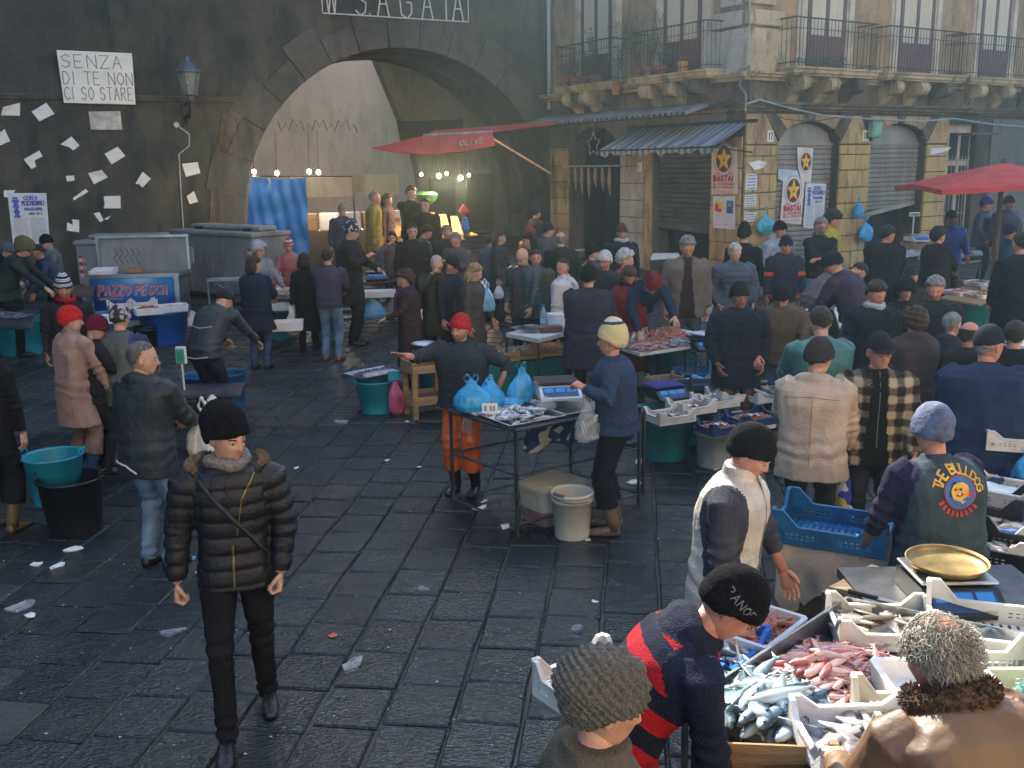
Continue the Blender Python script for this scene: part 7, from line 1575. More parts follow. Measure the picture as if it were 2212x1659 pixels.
# crates group right of centre
cr = [('white crate of small shellfish at the front left of the crate group', (1446, 908), 'curl', M_CUTT, 60), ('white crate of brown crabs behind the front left crate', (1492, 888), 'slab', mat('crab_brown', (.22,.13,.09), .5, .5, 20, col2=(.42,.20,.12)), 60), ('white crate of grey cuttlefish in the middle of the crate group', (1543, 875), 'slab', M_CUTT, 60), ('white crate of grey clams behind the cuttlefish crate', (1575, 862), 'slab', M_SHRG, 60), ('white crate with a paper slip at the back of the crate group', (1612, 850), 'slab', mat('mixed_silver', (.35,.36,.37), .4, .5, 20, col2=(.1,.1,.1)), 60)]
for i, (lab, (px, py), kd, mt, n) in enumerate(cr):
 c_ = gp(px, py, .52); crate(c_, rad(24), lab, WHITEC, .40, .52 if False else .30, .075, .05)
 o = heap_stuff('seafood_heap', lab.replace('white crate of', 'layer of').replace('white crate with a paper slip', 'silvery mixed fish'), 'seafood', kd, n, .36, .26, .035, mt, 30+i, .012, .07); put(o, c_+Vector((0, 0, .014)), rad(24))
 slip(c_+Vector((-.02+.03*(i % 2), -.04, .07)), .3+.2*i, 'white slip in '+lab.replace('white crate', 'the crate'), .11, .06)
heapq = [gp(1625, 845, .58), gp(1668, 862, .58), gp(1675, 835, .58), gp(1640, 822, .58)]
heap('long', 12, heapq, heapq[0].z, .07, 'long silver blue fish stacked beside the beige parka man', 'long silver fish in the crate group', 12, dirs=-.7)
c_ = gp(1650, 862, .52); crate(c_, rad(24), 'white crate under the long silver fish', WHITEC, .40, .30, .06, .05)
for k, (px, py, lab, rr) in enumerate(((1553, 932, 'navy crate of pink prawns on the dirty white bucket', 1), (1625, 912, 'navy crate of pale pink prawns behind the bucket', 2))):
 c_ = gp(px, py, .40 if k == 0 else .43); crate(c_, rad(26), lab, NAVYP, .36 if k == 0 else .46, .27 if k == 0 else .32, .07, .05)
 o = heap_stuff('prawn_heap', 'heap of pink prawns in the smaller navy crate' if k == 0 else 'heap of pale prawns in the larger navy crate', 'seafood', 'curl', 150, .31 if k == 0 else .40, .22 if k == 0 else .27, .05, M_SHR, 90+k, .009, .075); put(o, c_+Vector((0, 0, .018)), rad(26)); slip(c_+Vector((0, -.05, .09)), .5, 'white paper slip on the '+('smaller' if k == 0 else 'larger')+' navy crate prawns', .11, .06)
tub(gp(1441, 998, 0)+Vector((0, .20, 0)), 'large teal tub under the front left white crate', TEALD, .29, .50, handles=True); tub(gp(1500, 965, 0)+Vector((0, .25, 0)), 'teal tub in the shade behind the large teal tub', TEALD, .27, .50)
bucket(gp(1546, 1012, 0)+Vector((0, .12, 0)), 'dirty white bucket under the smaller navy crate', BUCKG, .185, .40, bail=False)
polybox(gp(1625, 985, 0)+Vector((0, .1, .28)), rad(24), 'pale foam box under the larger navy crate', .44, .32, .14); wooden_crate(gp(1625, 985, 0)+Vector((0, .1, 0)), rad(24), 'dark wooden crate on the ground under the pale foam box', .46, .34, .27, WOODD, 3)
wooden_crate(gp(1436, 872, .22), rad(20), 'upright pale wooden crate below the black and blue scale', .36, .28, .32, WOODP, 3); tub(gp(1436, 872, 0)+Vector((0, .05, 0)), 'small black tub beneath the pale wooden crate', BLACKP, .2, .22, handles=False)
counter_scale(gp(1436, 856, .555), rad(22), 'black scale with violet blue platter on the wooden crate', BLACKP, BLACKP, .36, .32, topm=mat('violet_blue_platter', (.03,.03,.22), .35, .2, 5))
tub(gp(1512, 890, 0)+Vector((0, .35, 0)), 'blue tub under the wooden crate of blue bags', BLUEC, .27, .44); wc = gp(1508, 846, .45); wooden_crate(wc, rad(30), 'grey wooden crate full of blue bags on the blue tub', .50, .36, .14, WOODD, 2, tilt=(rad(-14), rad(6)))
plastic_bag(wc+Vector((-.04, 0, .04)), .3, 'folded blue bags in the grey wooden crate', BAGBLUE, .30, .16, .24, 41, handles=False); plastic_bag(wc+Vector((.12, .04, .05)), .9, 'clear bag roll at the right in the grey wooden crate', CLEARP, .24, .16, .18, 42, handles=False)
plastic_bag(wc+Vector((.20, .10, .10)), .2, 'blue bag sheet hanging at the navy coat man hip', BAGBLUE, .16, .42, .06, 43, handles=False)
polybox(gp(1330, 958, 0)+Vector((.25, .2, 0)), rad(35), 'white foam slab on the ground behind the cream beanie vendor', .60, .30, .18)
A5 = gp(1385, 872, .80); table([gp(1300, 905, .80), gp(1340, 935, .80), gp(1392, 880, .80), gp(1345, 858, .80)], .80, 'bare grey table top behind the cream beanie vendor', top=STEELD, name='side_table', legidx=(2,))
# ================================================================== near right: the big steel fish counter
K1, K2, K3 = gp(1500, 1500, .95), gp(1828, 1288, .95), gp(2085, 1340, .95)
uK = (K2-K1).normalized(); vK = (K3-K2).normalized(); LKu = (K2-K1).length; wK = 1.75; K3 = K2+vK*wK; K4 = K1+vK*wK; rzK = yaw_of(K1, K2)
table([K4, K3, K2, K1], .95, 'large sloping stainless fish counter in the near right corner', top=STEEL, tray=.11, name='fish_counter', lt=.025, rails=(.2,))
def kq(a, b, z=.85): q = K1+uK*(a*LKu)+vK*b; return Vector((q.x, q.y, z))
rx = lambda px, py, z=.90: Vector((*gp(px, py, z).xy, z))
mq = [rx(1655, 1440), rx(1760, 1378), rx(1935, 1410), rx(1790, 1530)]
heap('mullet', 150, mq, .85, .085, 'small red mullet in the pink heap on the steel counter', 'red mullets heaped on the steel counter', 5, dirs=rzK-.5)
heap('mullet', 40, [rx(1700, 1400), rx(1740, 1380), rx(1850, 1530), rx(1790, 1545)], .85, .05, 'small red mullet at the fringe of the pink heap', 'red mullets heaped on the steel counter', 6, dirs=rzK-.3)
mk = [rx(1545, 1535), rx(1600, 1445), rx(1800, 1500), rx(1690, 1588)]
heap('mackerel', 62, mk, .86, .085, 'large silver blue mackerel in the heap at the counter corner', 'mackerels heaped on the steel counter', 7, dirs=.95, spread=.85)
def crate_goods(px, py, z, rz, lab, mt, w, l, h, pk, goods=None, n=0, r=(.012, .08), gm=None, kind='slab', gl='', slots=True):
 c_ = rx(px, py, z); c_.z = z; crate(c_, rz, lab, mt, w, l, h, pk, slots=slots)
 if goods: o = heap_stuff('seafood_heap', gl, 'seafood', kind, n, w-.06, l-.06, .05, gm, int(px), *r); put(o, c_+Vector((0, 0, .014)), rz)
 return c_
c_ = crate_goods(1905, 1372, .86, rzK+rad(-50), 'white slotted crate of flat brown fish at the top of the steel counter', WHITEC, .44, .30, .08, .06)
heap('grey', 12, [c_+Vector((x, y, 0)) for x, y in ((-.13, -.08), (.13, -.08), (.13, .08), (-.13, .08))], c_.z+.02, .05, 'flat brown grey fish in the white slotted crate', 'flat fish in the white crate', 14)
c_ = crate_goods(2155, 1388, .88, rzK+rad(-62), 'white slotted crate with a few dark scraps right of the brass pan', WHITEC, .56, .38, .10, .09)
plastic_bag(c_+Vector((-.06, -.02, .015)), .5, 'torn dark and clear plastic scraps in the right white crate', mat('dark_clear_film', (.10,.12,.11), .3, .6, 12, alpha=.8), .20, .07, .12, 61, handles=False)
c_ = rx(2025, 1515, .87); polybox(c_, rzK+rad(-45), 'white foam box with one dark red fish in the middle of the counter', .44, .34, .10); heap('mullet', 3, [c_+Vector((x, y, 0)) for x, y in ((-.08, -.05), (.08, -.05), (.08, .05), (-.08, .05))], c_.z+.03, .02, 'dark red fish in the middle foam box', 'fish in the middle foam box', 15)
c_ = crate_goods(1985, 1588, .87, rzK+rad(-45), 'cream slotted crate of large pink fish next to the leather coat', mat('cream_crate', (.60,.54,.42), .45, .15, 6), .42, .30, .09, .08)
heap('pink', 8, [c_+Vector((x, y, 0)) for x, y in ((-.13, -.08), (.13, -.08), (.13, .08), (-.13, .08))], c_.z+.02, .05, 'large pink fish in the cream slotted crate', 'pink fish in the cream crate', 16)
c_ = rx(1872, 1622, .90); crate(c_, rzK+rad(-42), 'white unslotted tray box of squid at the bottom of the steel counter', POLY, .46, .34, .08, .05, slots=False)
o = heap_stuff('squid_heap', 'limp grey squid in the white tray box', 'seafood', 'slab', 26, .34, .24, .04, M_CUTT, 66, .022, .18); put(o, c_+Vector((0, 0, .014)), rzK)
c_ = rx(2150, 1500, .87); crate(c_, rzK+rad(-45), 'white slotted crate behind the coffee cup', WHITEC, .42, .32, .10, .08); crate(rx(2215, 1540, .87), rzK+rad(-45), 'pale green slotted crate at the right picture edge', mat('pale_green_crate', (.40,.46,.33), .45, .2, 6), .42, .32, .10, .08)
# brown wooden tray box and wet board at the very bottom
c_ = rx(1690, 1725, .84); wooden_crate(c_, rzK+rad(-50), 'empty brown wooden box at the bottom of the steel counter', .42, .30, .12, WOODC, 1)
t = thing('wet_board', 'dark wet board leaning beside the brown wooden box', 'board', tuple(rx(1775, 1720, .84)), rzK+rad(-40)); MB().box((0, 0, .02), (.34, .26, .03), bev=.006).obj('board', WOODD, t)
# left of counter: boxes seen between the striped man and the tray
c_ = rx(1640, 1388, .72); polybox(c_, rzK+rad(4), 'white foam box of pink shrimps beyond the striped shirt man', .42, .30, .10); o = heap_stuff('shrimp_heap', 'heap of large pink shrimps in the foam box beyond the striped shirt man', 'seafood', 'curl', 90, .34, .22, .08, M_SHR, 77, .014, .11); put(o, c_+Vector((0, 0, .03)), rzK)
c_ = rx(1535, 1440, .70); crate(c_, rzK+rad(4), 'bright blue crate of silver fish beside the striped shirt man', BRBLUE, .48, .34, .10, .06); heap('bogue', 12, [c_+Vector((x, y, 0)) for x, y in ((-.17, -.11), (.17, -.11), (.17, .11), (-.17, .11))], c_.z+.03, .05, 'silver fish in the bright blue crate', 'fish in the bright blue crate', 18)
q = [rx(1480, 1500, .68), rx(1600, 1500, .68), rx(1700, 1385, .68), rx(1590, 1370, .68)]; table(q, .68, 'low trestle under the boxes beyond the steel counter', top=WOODD, name='trestle')
# cutting board, knife, scale with brass pan
q = [rx(1790, 1275, .86), rx(1905, 1300, .86), rx(1975, 1258, .86), rx(1882, 1226, .86)]
t = table(q, .88, 'worn pale wooden cutting board on the block behind the counter', top=WOODP, legs=False, th=.035, name='cutting_board', cat='board')
cb = mid(*q); t = thing('dark_block', 'square dark block carrying the cutting board', 'block', (cb.x, cb.y, 0), rzK); MB().box((0, 0, .42), (.42, .34, .84)).obj('block', WOODD, t)
t = thing('knife', 'long black handled knife on the cutting board', 'knife', tuple(rx(1905, 1295, .90)), yaw_of(rx(1860, 1290), rx(1985, 1322))); MB().tube([(-.16, 0, 0), (-.02, 0, 0)], .012, 6).obj('handle', BLACKP, t); MB().prism([(-.02, -.015, -.001), (.24, -.002, -.001), (.20, .018, -.001), (-.02, .018, -.001)], (0, 0, .003)).obj('blade', STEEL, t)
sp_ = rx(2045, 1298, .88); counter_scale(Vector((sp_.x, sp_.y, .90)), rzK+rad(-44), 'black digital scale with a wide brass pan', BLACKP, STEEL, .36, .36, pan=.185)
t = thing('scale_table', 'dark metal table carrying the brass pan scale', 'table', (sp_.x+.05, sp_.y+.12, 0), rzK+rad(-44)); MB().box((0, 0, .87), (.9, .52, .05)).obj('tabletop', STEELD, t)
for sx in (-1, 1):
 for sy in (-1, 1): MB().box((sx*.40, sy*.22, .43), (.04, .04, .86)).obj('leg', STEELD, t)
# blue crate in front of the bulldog vest and its block
c_ = rx(1800, 1160, .80); crate(c_, rad(-28), 'empty dark blue crate at the knees of the bulldog vest vendor', BLUEC, .62, .44, .11, .09); slip(c_+Vector((.16, -.12, .03)), -.3, 'white paper slip inside the dark blue crate', .13, .09)
t = thing('cloth_covered_stand', 'box stand draped with a stained white cloth under the dark blue crate', 'stand', (c_.x+.05, c_.y-.02, 0), rad(-28)); MB().box((0, 0, .38), (.60, .40, .76)).obj('block', WOODD, t)
b = MB(); P = [];
for i in range(15):
 for j in range(6): x = -.33+.66*i/14; P.append((x, -.215-.02*sin(i*1.4)*j/5, .79-.05*0-(.34+.08*sin(i*.8))*j/5))
b.add(P, [[i*6+j, i*6+6+j, i*6+7+j, i*6+j+1] for i in range(14) for j in range(5)]); b.obj('cloth', mat('stained_cloth', (.46,.41,.35), .9, .35, 5, .3, 60), t, smooth=True)
tub(gp(1800, 1345, 0)+Vector((.05, .25, 0)), 'blue tub half hidden by the stained cloth', BRBLUE, .22, .52)
# bulldog vest print
def back_print():
 R = BD; s = R['s']; M_ = Matrix.Identity(4); o = R['Ch']-R['dr'](1)*.02*s; d = R['dr'](.95); n = -R['fw'](.95)
 X_ = Vector((1, 0, 0));
 for q in range(3): M_[q][0] = X_[q]; M_[q][1] = d[q]; M_[q][2] = n[q]
 b = MB(); Rr = .085
 def arc(txt, r0, a0, a1, sz, mi):
  for k, ch in enumerate(txt):
   if ch == ' ': continue
   a = a0+(a1-a0)*k/(len(txt)-1); segs, wd = stroke_text(ch, sz); ca_, sa_ = cos(a), sin(a)
   for p, q in segs:
    pts = []
    for (x, y) in (p, q):
     x -= wd/2; X2 = x*sa_; rr = r0+y; pts.append(Vector((rr*ca_+x*sa_, rr*sa_-x*ca_)))
    dd = pts[1]-pts[0]
    if dd.length < 1e-6: continue
    dd.normalize(); nn = Vector((-dd.y, dd.x))*sz*.10; e = dd*sz*.06
    b.poly([(*(pts[0]-nn-e), .002), (*(pts[1]-nn+e), .002), (*(pts[1]+nn+e), .002), (*(pts[0]+nn-e), .002)], mi)
 arc('THE BULLDOG', Rr*1.15, rad(158), rad(8), .048, 0)
 for k in range(9):      # worn red lettering along the lower rim
  a = rad(205+14*k); b.poly([(cos(a-.09)*Rr*1.18, sin(a-.09)*Rr*1.18, .002), (cos(a-.06)*Rr*1.55, sin(a-.06)*Rr*1.55, .002), (cos(a+.07)*Rr*1.52, sin(a+.07)*Rr*1.52, .002), (cos(a+.05)*Rr*1.2, sin(a+.05)*Rr*1.2, .002)], 1)
 b.poly([(cos(t)*Rr*1.06, sin(t)*Rr*1.06, .002) for t in np.linspace(0, 2*pi, 25)[:-1]], 1); b.poly([(cos(t)*Rr, sin(t)*Rr, .004) for t in np.linspace(0, 2*pi, 25)[:-1]], 2)
 dog = [(-.6,.15),(-.45,.45),(-.1,.62),(.25,.60),(.52,.42),(.62,.1),(.60,-.25),(.42,-.55),(.12,-.72),(-.02,-.55),(-.25,-.50),(-.50,-.36),(-.62,-.12)]
 b.poly([(x*Rr, y*Rr, .006) for x, y in dog], 0); b.poly([(x*Rr, y*Rr, .008) for x, y in ((-.1,.2),(.05,.3),(.1,.15),(0,.08))], 3); b.poly([(x*Rr, y*Rr, .008) for x, y in ((-.42,.22),(-.3,.3),(-.25,.18),(-.34,.1))], 3); b.poly([(x*Rr, y*Rr, .008) for x, y in ((-.3,-.12),(.12,-.02),(.2,-.14),(-.05,-.26),(-.28,-.22))], 1); b.poly([(x*Rr, y*Rr, .009) for x, y in ((-.18,-.08),(-.02,-.05),(-.04,-.14),(-.16,-.16))], 4)
 b.poly([(x*Rr, y*Rr, .008) for x, y in ((.55,.2),(.8,-.1),(.66,-.45),(.50,-.2))], 1)
 jac = R['jacket'].data; from mathutils.bvhtree import BVHTree
 bt = BVHTree.FromPolygons([v.co.copy() for v in jac.vertices], [tuple(p.vertices) for p in jac.polygons]); out = []
 for v in b.v:
  w = M_ @ Vector((v[0], v[1], .45)); w = w+o; hit = bt.ray_cast(w, -n); base = hit[0] if hit[0] else o; out.append(tuple(base+n*(.004+v[2]*.6)))
 b.v = out; b.obj('back_print', [mat('yellow_print', (.62,.36,.06), .8), mat('red_print', (.40,.03,.03), .8), mat('blue_print', (.03,.12,.34), .8), m_ink, m_white], R['root'])
back_print()
# right edge: crates beyond the bulldog vest
RX = lambda px, py, z: rx(px, py, z)
q = [RX(2010, 1120, .74), RX(2240, 1250, .74), RX(2300, 1010, .74), RX(2100, 960, .74)]; table(q, .74, 'long dark stall table along the right picture edge', top=STEELD, name='stall_table')
c_ = crate_goods(2088, 1045, .77, rad(-42), 'navy crate heaped with pink prawns at the right stall', NAVYP, .52, .38, .08, .06, True, 190, (.010, .085), M_SHR, 'curl', 'heap of pink prawns in the navy crate at the right stall')
c_ = crate_goods(2165, 1080, .80, rad(-38), 'white crate lined with a printed sheet at the right stall', WHITEC, .50, .34, .10, .08); slip(c_+Vector((0, 0, .07)), -.6, 'pale printed sheet in the white crate at the right stall', .36, .22, mat('pale_green_white_paper', (.60,.68,.68), .7, .15, 5))
c_ = crate_goods(2120, 1112, .78, rad(-36), 'black slotted crate in front of the sheet lined white crate', BLACKP, .50, .34, .11, .08)
c_ = crate_goods(2130, 1150, .78, rad(-34), 'bright blue crate of pale cuttlefish right of the bulldog vest', BRBLUE, .56, .32, .09, .03, True, 26, (.03, .20), M_CUTT, 'slab', 'limp pale cuttlefish in the bright blue crate')
c_ = crate_goods(2125, 1200, .80, rad(-34), 'white slotted crate low on the right beside the bulldog vest', WHITEC, .46, .32, .09, .08, True, 20, (.02, .14), M_CUTT, 'slab', 'few silver fish in the low white crate')
c_ = crate_goods(2200, 1215, .80, rad(-34), 'black crate cut by the right picture edge', BLACKP, .46, .32, .10, .08)
for k in range(3): crate(RX(2200, 1000-18*k, .80+.10*k)+Vector((0, 0, .0)), rad(-20), ['lowest white crate of the right edge stack', 'middle white crate of the right edge stack', 'top white crate of the right edge stack under the hand'][k], WHITEC, .44, .32, .09, .05 if k == 2 else .02, group='stack of white crates at the right edge')
plastic_bag(RX(2215, 1040, .80), .2, 'blue plastic bag by the white crate stack at the right edge', BAGBLUE, .22, .24, .2, 83)
# bottom edge: white crate behind the ribbed hat, blue tip
crate(RX(1275, 1500, .95), rad(35), 'white slotted crate carried behind the ribbed hat', WHITEC, .36, .26, .09, .06)
# coffee cup held by the teal sleeve
hp_ = wpt(TS, TS['J'][1][2]); hd_ = gd(2155, 1478, (hp_.y)); t = thing('coffee_cup', 'small white plastic cup of coffee in the hand at the right edge', 'cup', tuple(hp_+Vector((-.09, -.02, .02))), 0)
MB().lathe([(.022, 0), (.032, .055), (.034, .055), (.030, .05), (.021, .004)], 16).obj('cup', m_white, t, smooth=True); MB().lathe([(.0001, .045), (.029, .045)], 16, cap0=False, cap1=False).obj('coffee', mat('milky_coffee', (.50,.25,.07), .3), t)
# curly hair of the leather coat man: hundreds of curled locks round a thin crown
def curls(info, n, col, seed, crown=.5, L_=(.022, .048), r_=.0017):
 Hm = info['Hm']; r = random.Random(seed); P, F, D = head_template(1); b = MB(); h_ = hairline(P, .150, .105, .035, -.005); idx = [i for i in range(len(P)) if h_[i] > -.012 and P[i, 1] < .085]
 c0 = Vector((0, -.01, .10))
 for k in range(n):
  i = r.choice(idx); p = Vector(P[i]); top = p.z > .165
  if top and r.random() > crown: continue
  d = (p-c0).normalized(); t = d.cross(Vector((r.uniform(-1, 1), r.uniform(-1, 1), r.uniform(-1, 1)))).normalized(); u = d.cross(t); l = r.uniform(*L_)*(1.25 if p.z < .13 else .7); rad_ = r.uniform(.006, .013); turns = r.uniform(2.0, 5.5); pts = []
  for q in range(8):
   s_ = q/7; a = turns*s_; pts.append(p+d*(l*s_*.62-.002)+t*(rad_*sin(a)*1.2+.012*s_)+u*(rad_*(1-cos(a)))+Vector((0, -.004*s_, -.010*s_*s_)))
  b.tube(pts, [r_*(1-.55*q/7) for q in range(8)], 3, caps=False)
 o = b.obj('curly_hair', col, info['root'], smooth=True); o.matrix_local = Hm
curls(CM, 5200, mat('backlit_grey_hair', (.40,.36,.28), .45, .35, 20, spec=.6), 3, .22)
for inf, mt_, n_ in ((CM, mat('brown_fleece', (.13,.075,.035), .95, .5, 60, 1.0, 160), 2600),):
 s = inf['s']; c_ = inf['Nk']+inf['dr'](1)*.01*s; b = MB(); r = random.Random(2); pts = [c_+inf['X']*(cos(a)*.105*s)+inf['fw'](1)*(sin(a)*.10*s)+inf['dr'](1)*(-.012+.012*cos(a+pi/2)) for a in np.linspace(rad(-245), rad(65), 17)]
 b.tube(pts, [.040*s]*17, 12);
 for k in range(n_):
  a = rad(-245)+rad(310)*r.random(); q = c_+inf['X']*(cos(a)*.105*s)+inf['fw'](1)*(sin(a)*.10*s); dd = Vector((r.gauss(0, 1), r.gauss(0, 1), r.gauss(0, 1))).normalized(); b.tube([q+dd*.037*s, q+dd*.044*s+Vector((r.uniform(-.004, .004), 0, r.uniform(-.004, .004))), q+dd*.050*s], [.0035, .003, .0015], 3, caps=False)
 b.obj('fleece_collar', mt_, inf['root'], smooth=True)
def seam(inf, pts, name='seam', mt=None, r_=.0025, closed=False):
 """thin line laid on the jacket: pts = (x, z) pairs on the back (side -1) or front (+1)"""
 from mathutils.bvhtree import BVHTree
 me = inf['jacket'].data; bt = BVHTree.FromPolygons([v.co.copy() for v in me.vertices], [tuple(p.vertices) for p in me.polygons]); out = []
 for i in range(len(pts)-1):
  for k in range(8):
   x = pts[i][0]+(pts[i+1][0]-pts[i][0])*k/8; z = pts[i][1]+(pts[i+1][1]-pts[i][1])*k/8; sd_ = pts[i][2]
   h_ = bt.ray_cast(Vector((x, sd_*1.2, z)), Vector((0, -sd_, 0)))
   if h_[0]: out.append(h_[0]+Vector((0, sd_*.002, 0)))
 if len(out) > 1: MB().tube(out, r_, 5).obj(name, mt or m_black, inf['root'])
GOLD = mat('brass_zip', (.45,.32,.12), .35, .2, 20, metal=.8); REFL = mat('reflective_piping', (.62,.62,.60), .35, .1, 9)
seam(Y, [(.0, 1.10, 1), (.01, .84, 1)], 'zip', GOLD, .006); seam(Y, [(.005, 1.42, 1), (.0, 1.10, 1)], 'zip', m_black, .005); seam(Y, [(-.13, 1.46, 1), (-.06, 1.34, 1), (-.02, 1.12, 1)], 'zip_edge', GOLD, .003); seam(Y, [(.14, 1.44, 1), (-.10, 1.12, 1), (-.19, .98, 1)], 'shoulder_strap', m_black, .013)
seam(JM, [(-.20, .87, -1), (-.05, .86, -1), (.06, .80, -1)], 'reflective_strip', REFL, .007)
seam(BM, [(-.17, .90, -1), (0, .88, -1), (.17, .90, -1)], 'hem_piping', REFL, .005); seam(BM, [(-.15, 1.22, -1), (.0, 1.20, -1), (.15, 1.22, -1)], 'back_piping', REFL, .004)
seam(BG, [(-.20, 1.33, -1), (0, 1.35, -1), (.20, 1.33, -1)], 'yoke_seam', mat('beige_shadow_seam', (.22,.17,.12), .8)); seam(BG, [(0, 1.33, -1), (.0, .80, -1)], 'seam', mat('beige_shadow_seam', (.22,.17,.12), .8)); seam(WV, [(0, 1.5, 1), (.0, .75, 1)], 'zip', m_steelgrey, .005)
seam(PL, [(0, 1.48, 1), (.0, .86, 1)], 'zip', m_steelgrey, .003)
# fur trim of the young man's hood
def fur(inf, a0, a1, col, n, seed, rr=.15, dz=-.02, ln=.03):
 s = inf['s']; c_ = inf['Nk']+inf['dr'](1)*dz*s-inf['fw'](1)*.02; b = MB(); r = random.Random(seed)
 for k in range(n):
  a = rad(a0+(a1-a0)*r.random()); q = c_+inf['X']*(cos(a)*rr*1.15*s)+inf['fw'](1)*(sin(a)*rr*s); dd = Vector((cos(a)*1.0+r.gauss(0, .6), r.gauss(0, .7), .35+r.gauss(0, .6))).normalized(); b.tube([q+dd*.008, q+dd*(.008+ln*.6), q+dd*(.008+ln)+Vector((0, 0, -.004))], [.0045, .003, .001], 3, caps=False)
 pts = [c_+inf['X']*(cos(rad(a))*rr*1.15*s)+inf['fw'](1)*(sin(rad(a))*rr*s) for a in np.linspace(a0, a1, 8)]; b.tube(pts, .018, 8); b.obj('fur_trim', col, inf['root'], smooth=True)
FURT = mat('tan_fur', (.30,.22,.14), .9, .4, 50, 1.0, 150); fur(Y, -60, 25, FURT, 900, 4); fur(Y, 155, 215, FURT, 500, 5)
# cigarettes
def cigarette(inf, label):
 Hm = inf['root'].matrix_basis @ inf['Hm']; p = Hm @ Vector((.012, .100, .020)); q = Hm @ Vector((.030, .165, -.012)); t = thing('cigarette', label, 'cigarette', tuple(p), 0); MB().tube([(0, 0, 0), (q-p)*.25], .0045, 6).obj('filter', mat('cigarette_filter', (.55,.30,.10), .8), t); MB().tube([(q-p)*.25, (q-p)], .0045, 6).obj('paper_tube', m_white, t)
cigarette(RS, 'half smoked cigarette in the mouth of the striped shirt man'); cigarette(WV, 'cigarette in the mouth of the white vest man')
# lettering on hats and shirt
def head_text(inf, txt, az, el, sz, mi_m, name='lettering', w=.2, rr=.115, tilt=0):
 b = MB(); n = len(txt)
 for k, ch in enumerate(txt):
  segs, wd = stroke_text(ch, sz)
  for p_, q_ in segs:
   pts = []
   for (x, y) in (p_, q_): a = rad(az)-((k-(n-1)/2)*sz*.95+x-wd/2)/rr; pts.append(Vector((rr*sin(a), rr*cos(a)-.012, el+y+tilt*(k-(n-1)/2)*sz)))
   if (pts[1]-pts[0]).length > 1e-5: b.tube(pts, sz*w*.35, 4)
 o = b.obj(name, mi_m, inf['root']); o.matrix_local = inf['Hm']
head_text(RS, 'PANOR', 95, .115, .030, mat('grey_stitching', (.18,.18,.19), .8), rr=.098)
# bags carried by shoppers
def hand_bag(inf, k, label, mt, w=.26, h=.32, seed=1, dz=-.34, name='plastic_bag', off=(0, 0, 0)):
 p = wpt(inf, inf['J'][k][2]); return plastic_bag(Vector((p.x+off[0], p.y+off[1], p.z+dz+off[2])), .5, label, mt, w, h, w*.6, seed, name=name)
i_ = [q for q in PEOPLE if 'long black coat carrying' in q['root']['label']][0]; hand_bag(i_, 0, 'white plastic bag in the left hand of the small black coated person', BAGW, .26, .44, 51, -.46); hand_bag(i_, 1, 'shiny black handbag beside the white bag', BAGBLK, .32, .34, 52, -.36, 'handbag')
plastic_bag(wpt(BLW, (-.26, .02, 1.0)), .3, 'white plastic bag on the arm of the blonde woman', BAGW, .34, .36, .26, 53); plastic_bag(wpt(BLW, (-.10, .16, .98)), .6, 'blue plastic bag hanging beside the white bag of the blonde woman', mat('pale_blue_bag', (.14,.38,.48), .3, .3, 9, .5, 25, alpha=.9), .22, .36, .18, 54)
i_ = [q for q in PEOPLE if 'carrying white bag' in q['root']['label'] and 'shoulder length' in q['root']['label']][0]; hand_bag(i_, 1, 'pale small bag in the hand of the shoulder length haired woman', BAGW, .18, .30, 55, -.32)
hand_bag(BG, 1, 'white shopping bag with blue and yellow print held by the beige parka man', blotch_mat('printed_shopper', (.62,.62,.58), (.03,.05,.36), (.66,.55,.04), 9), .26, .46, 56, -.52, off=(.05, .02, 0))
plastic_bag(wpt(JM, (.24, .40, .78)), .3, 'white crumpled plastic bag held in front of the jeans man', mat('cream_white_bag', (.62,.61,.55), .4, .15, 9, .5, 25, alpha=.97), .34, .44, .24, 57)
# ================================================================== left side
def cool_container(pxs, label, yaw, dep, h=1.25, lidlab=''):
 a, b_ = gp(pxs[0], pxs[2], 0), gp(pxs[1], pxs[3], 0); rz = yaw_of(a, b_); w = (b_-a).length; c_ = mid(a, b_); t = thing('cold_container', label, 'container', tuple(c_), rz, 'grey cold containers along the dark wall'); mt = mat('grey_container_paint', (.24,.25,.24), .6, .25, 3, .1, 20, stretch=(1,1,.3))
 MB().box((0, dep/2, h/2), (w, dep, h)).obj('body', mt, t); b = MB(); b.box((0, dep/2, h+.02), (w+.10, dep+.10, .09), bev=.02); b.box((0, dep*.62, h+.12), (w*.86, dep*.5, .10), bev=.03); b.obj('lid', mt, t)
 b = MB()
 for i in range(7): b.box((-w/2+w*(i+.5)/7, -.008, h*.5), (.03, .02, h*.86))
 b.obj('rib', mt, t).name = 'front_ribs'
 for sx in (-1, 1): MB().box((sx*w*.30, dep*.36, h+.10), (.22, .10, .06)).obj('hinge', m_black, t)
 for sx in (-1, 1):
  MB().box((sx*(w/2-.10), -.012, h*.62), (.13, .01, .46)).obj('warning_plate', band_mat('red_white_warning', [(.5, (.55,.05,.04)), (1, (.6,.58,.55))], .16), t)
 return t, w
t1, w1 = cool_container((178, 366, 655, 652), 'left grey cold container behind the blue fronted counter', 0, .9)
t2, w2 = cool_container((384, 552, 636, 630), 'right grey cold container with a GRATIS notice', 0, .9)
t = thing('gratis_notice', 'white notice with red print headed GRATIS on the right container', 'notice', tuple(t2.matrix_basis @ Vector((-w2/2+.66, -.03, .78))), t2.rotation_euler.z); MB().box((0, 0, 0), (.40, .006, .34)).obj('sheet', m_white, t)
b = MB(); put_text(b, 'GRATIS', 0, .09, .055, 0, 0, w=.22, center=True, width=.32); gray_lines(b, -.17, .17, -.14, .06, 6, 0, 0, random.Random(3)); b.v = [(x, -.006, y) for x, y, _ in b.v]; b.obj('print', m_red, t)
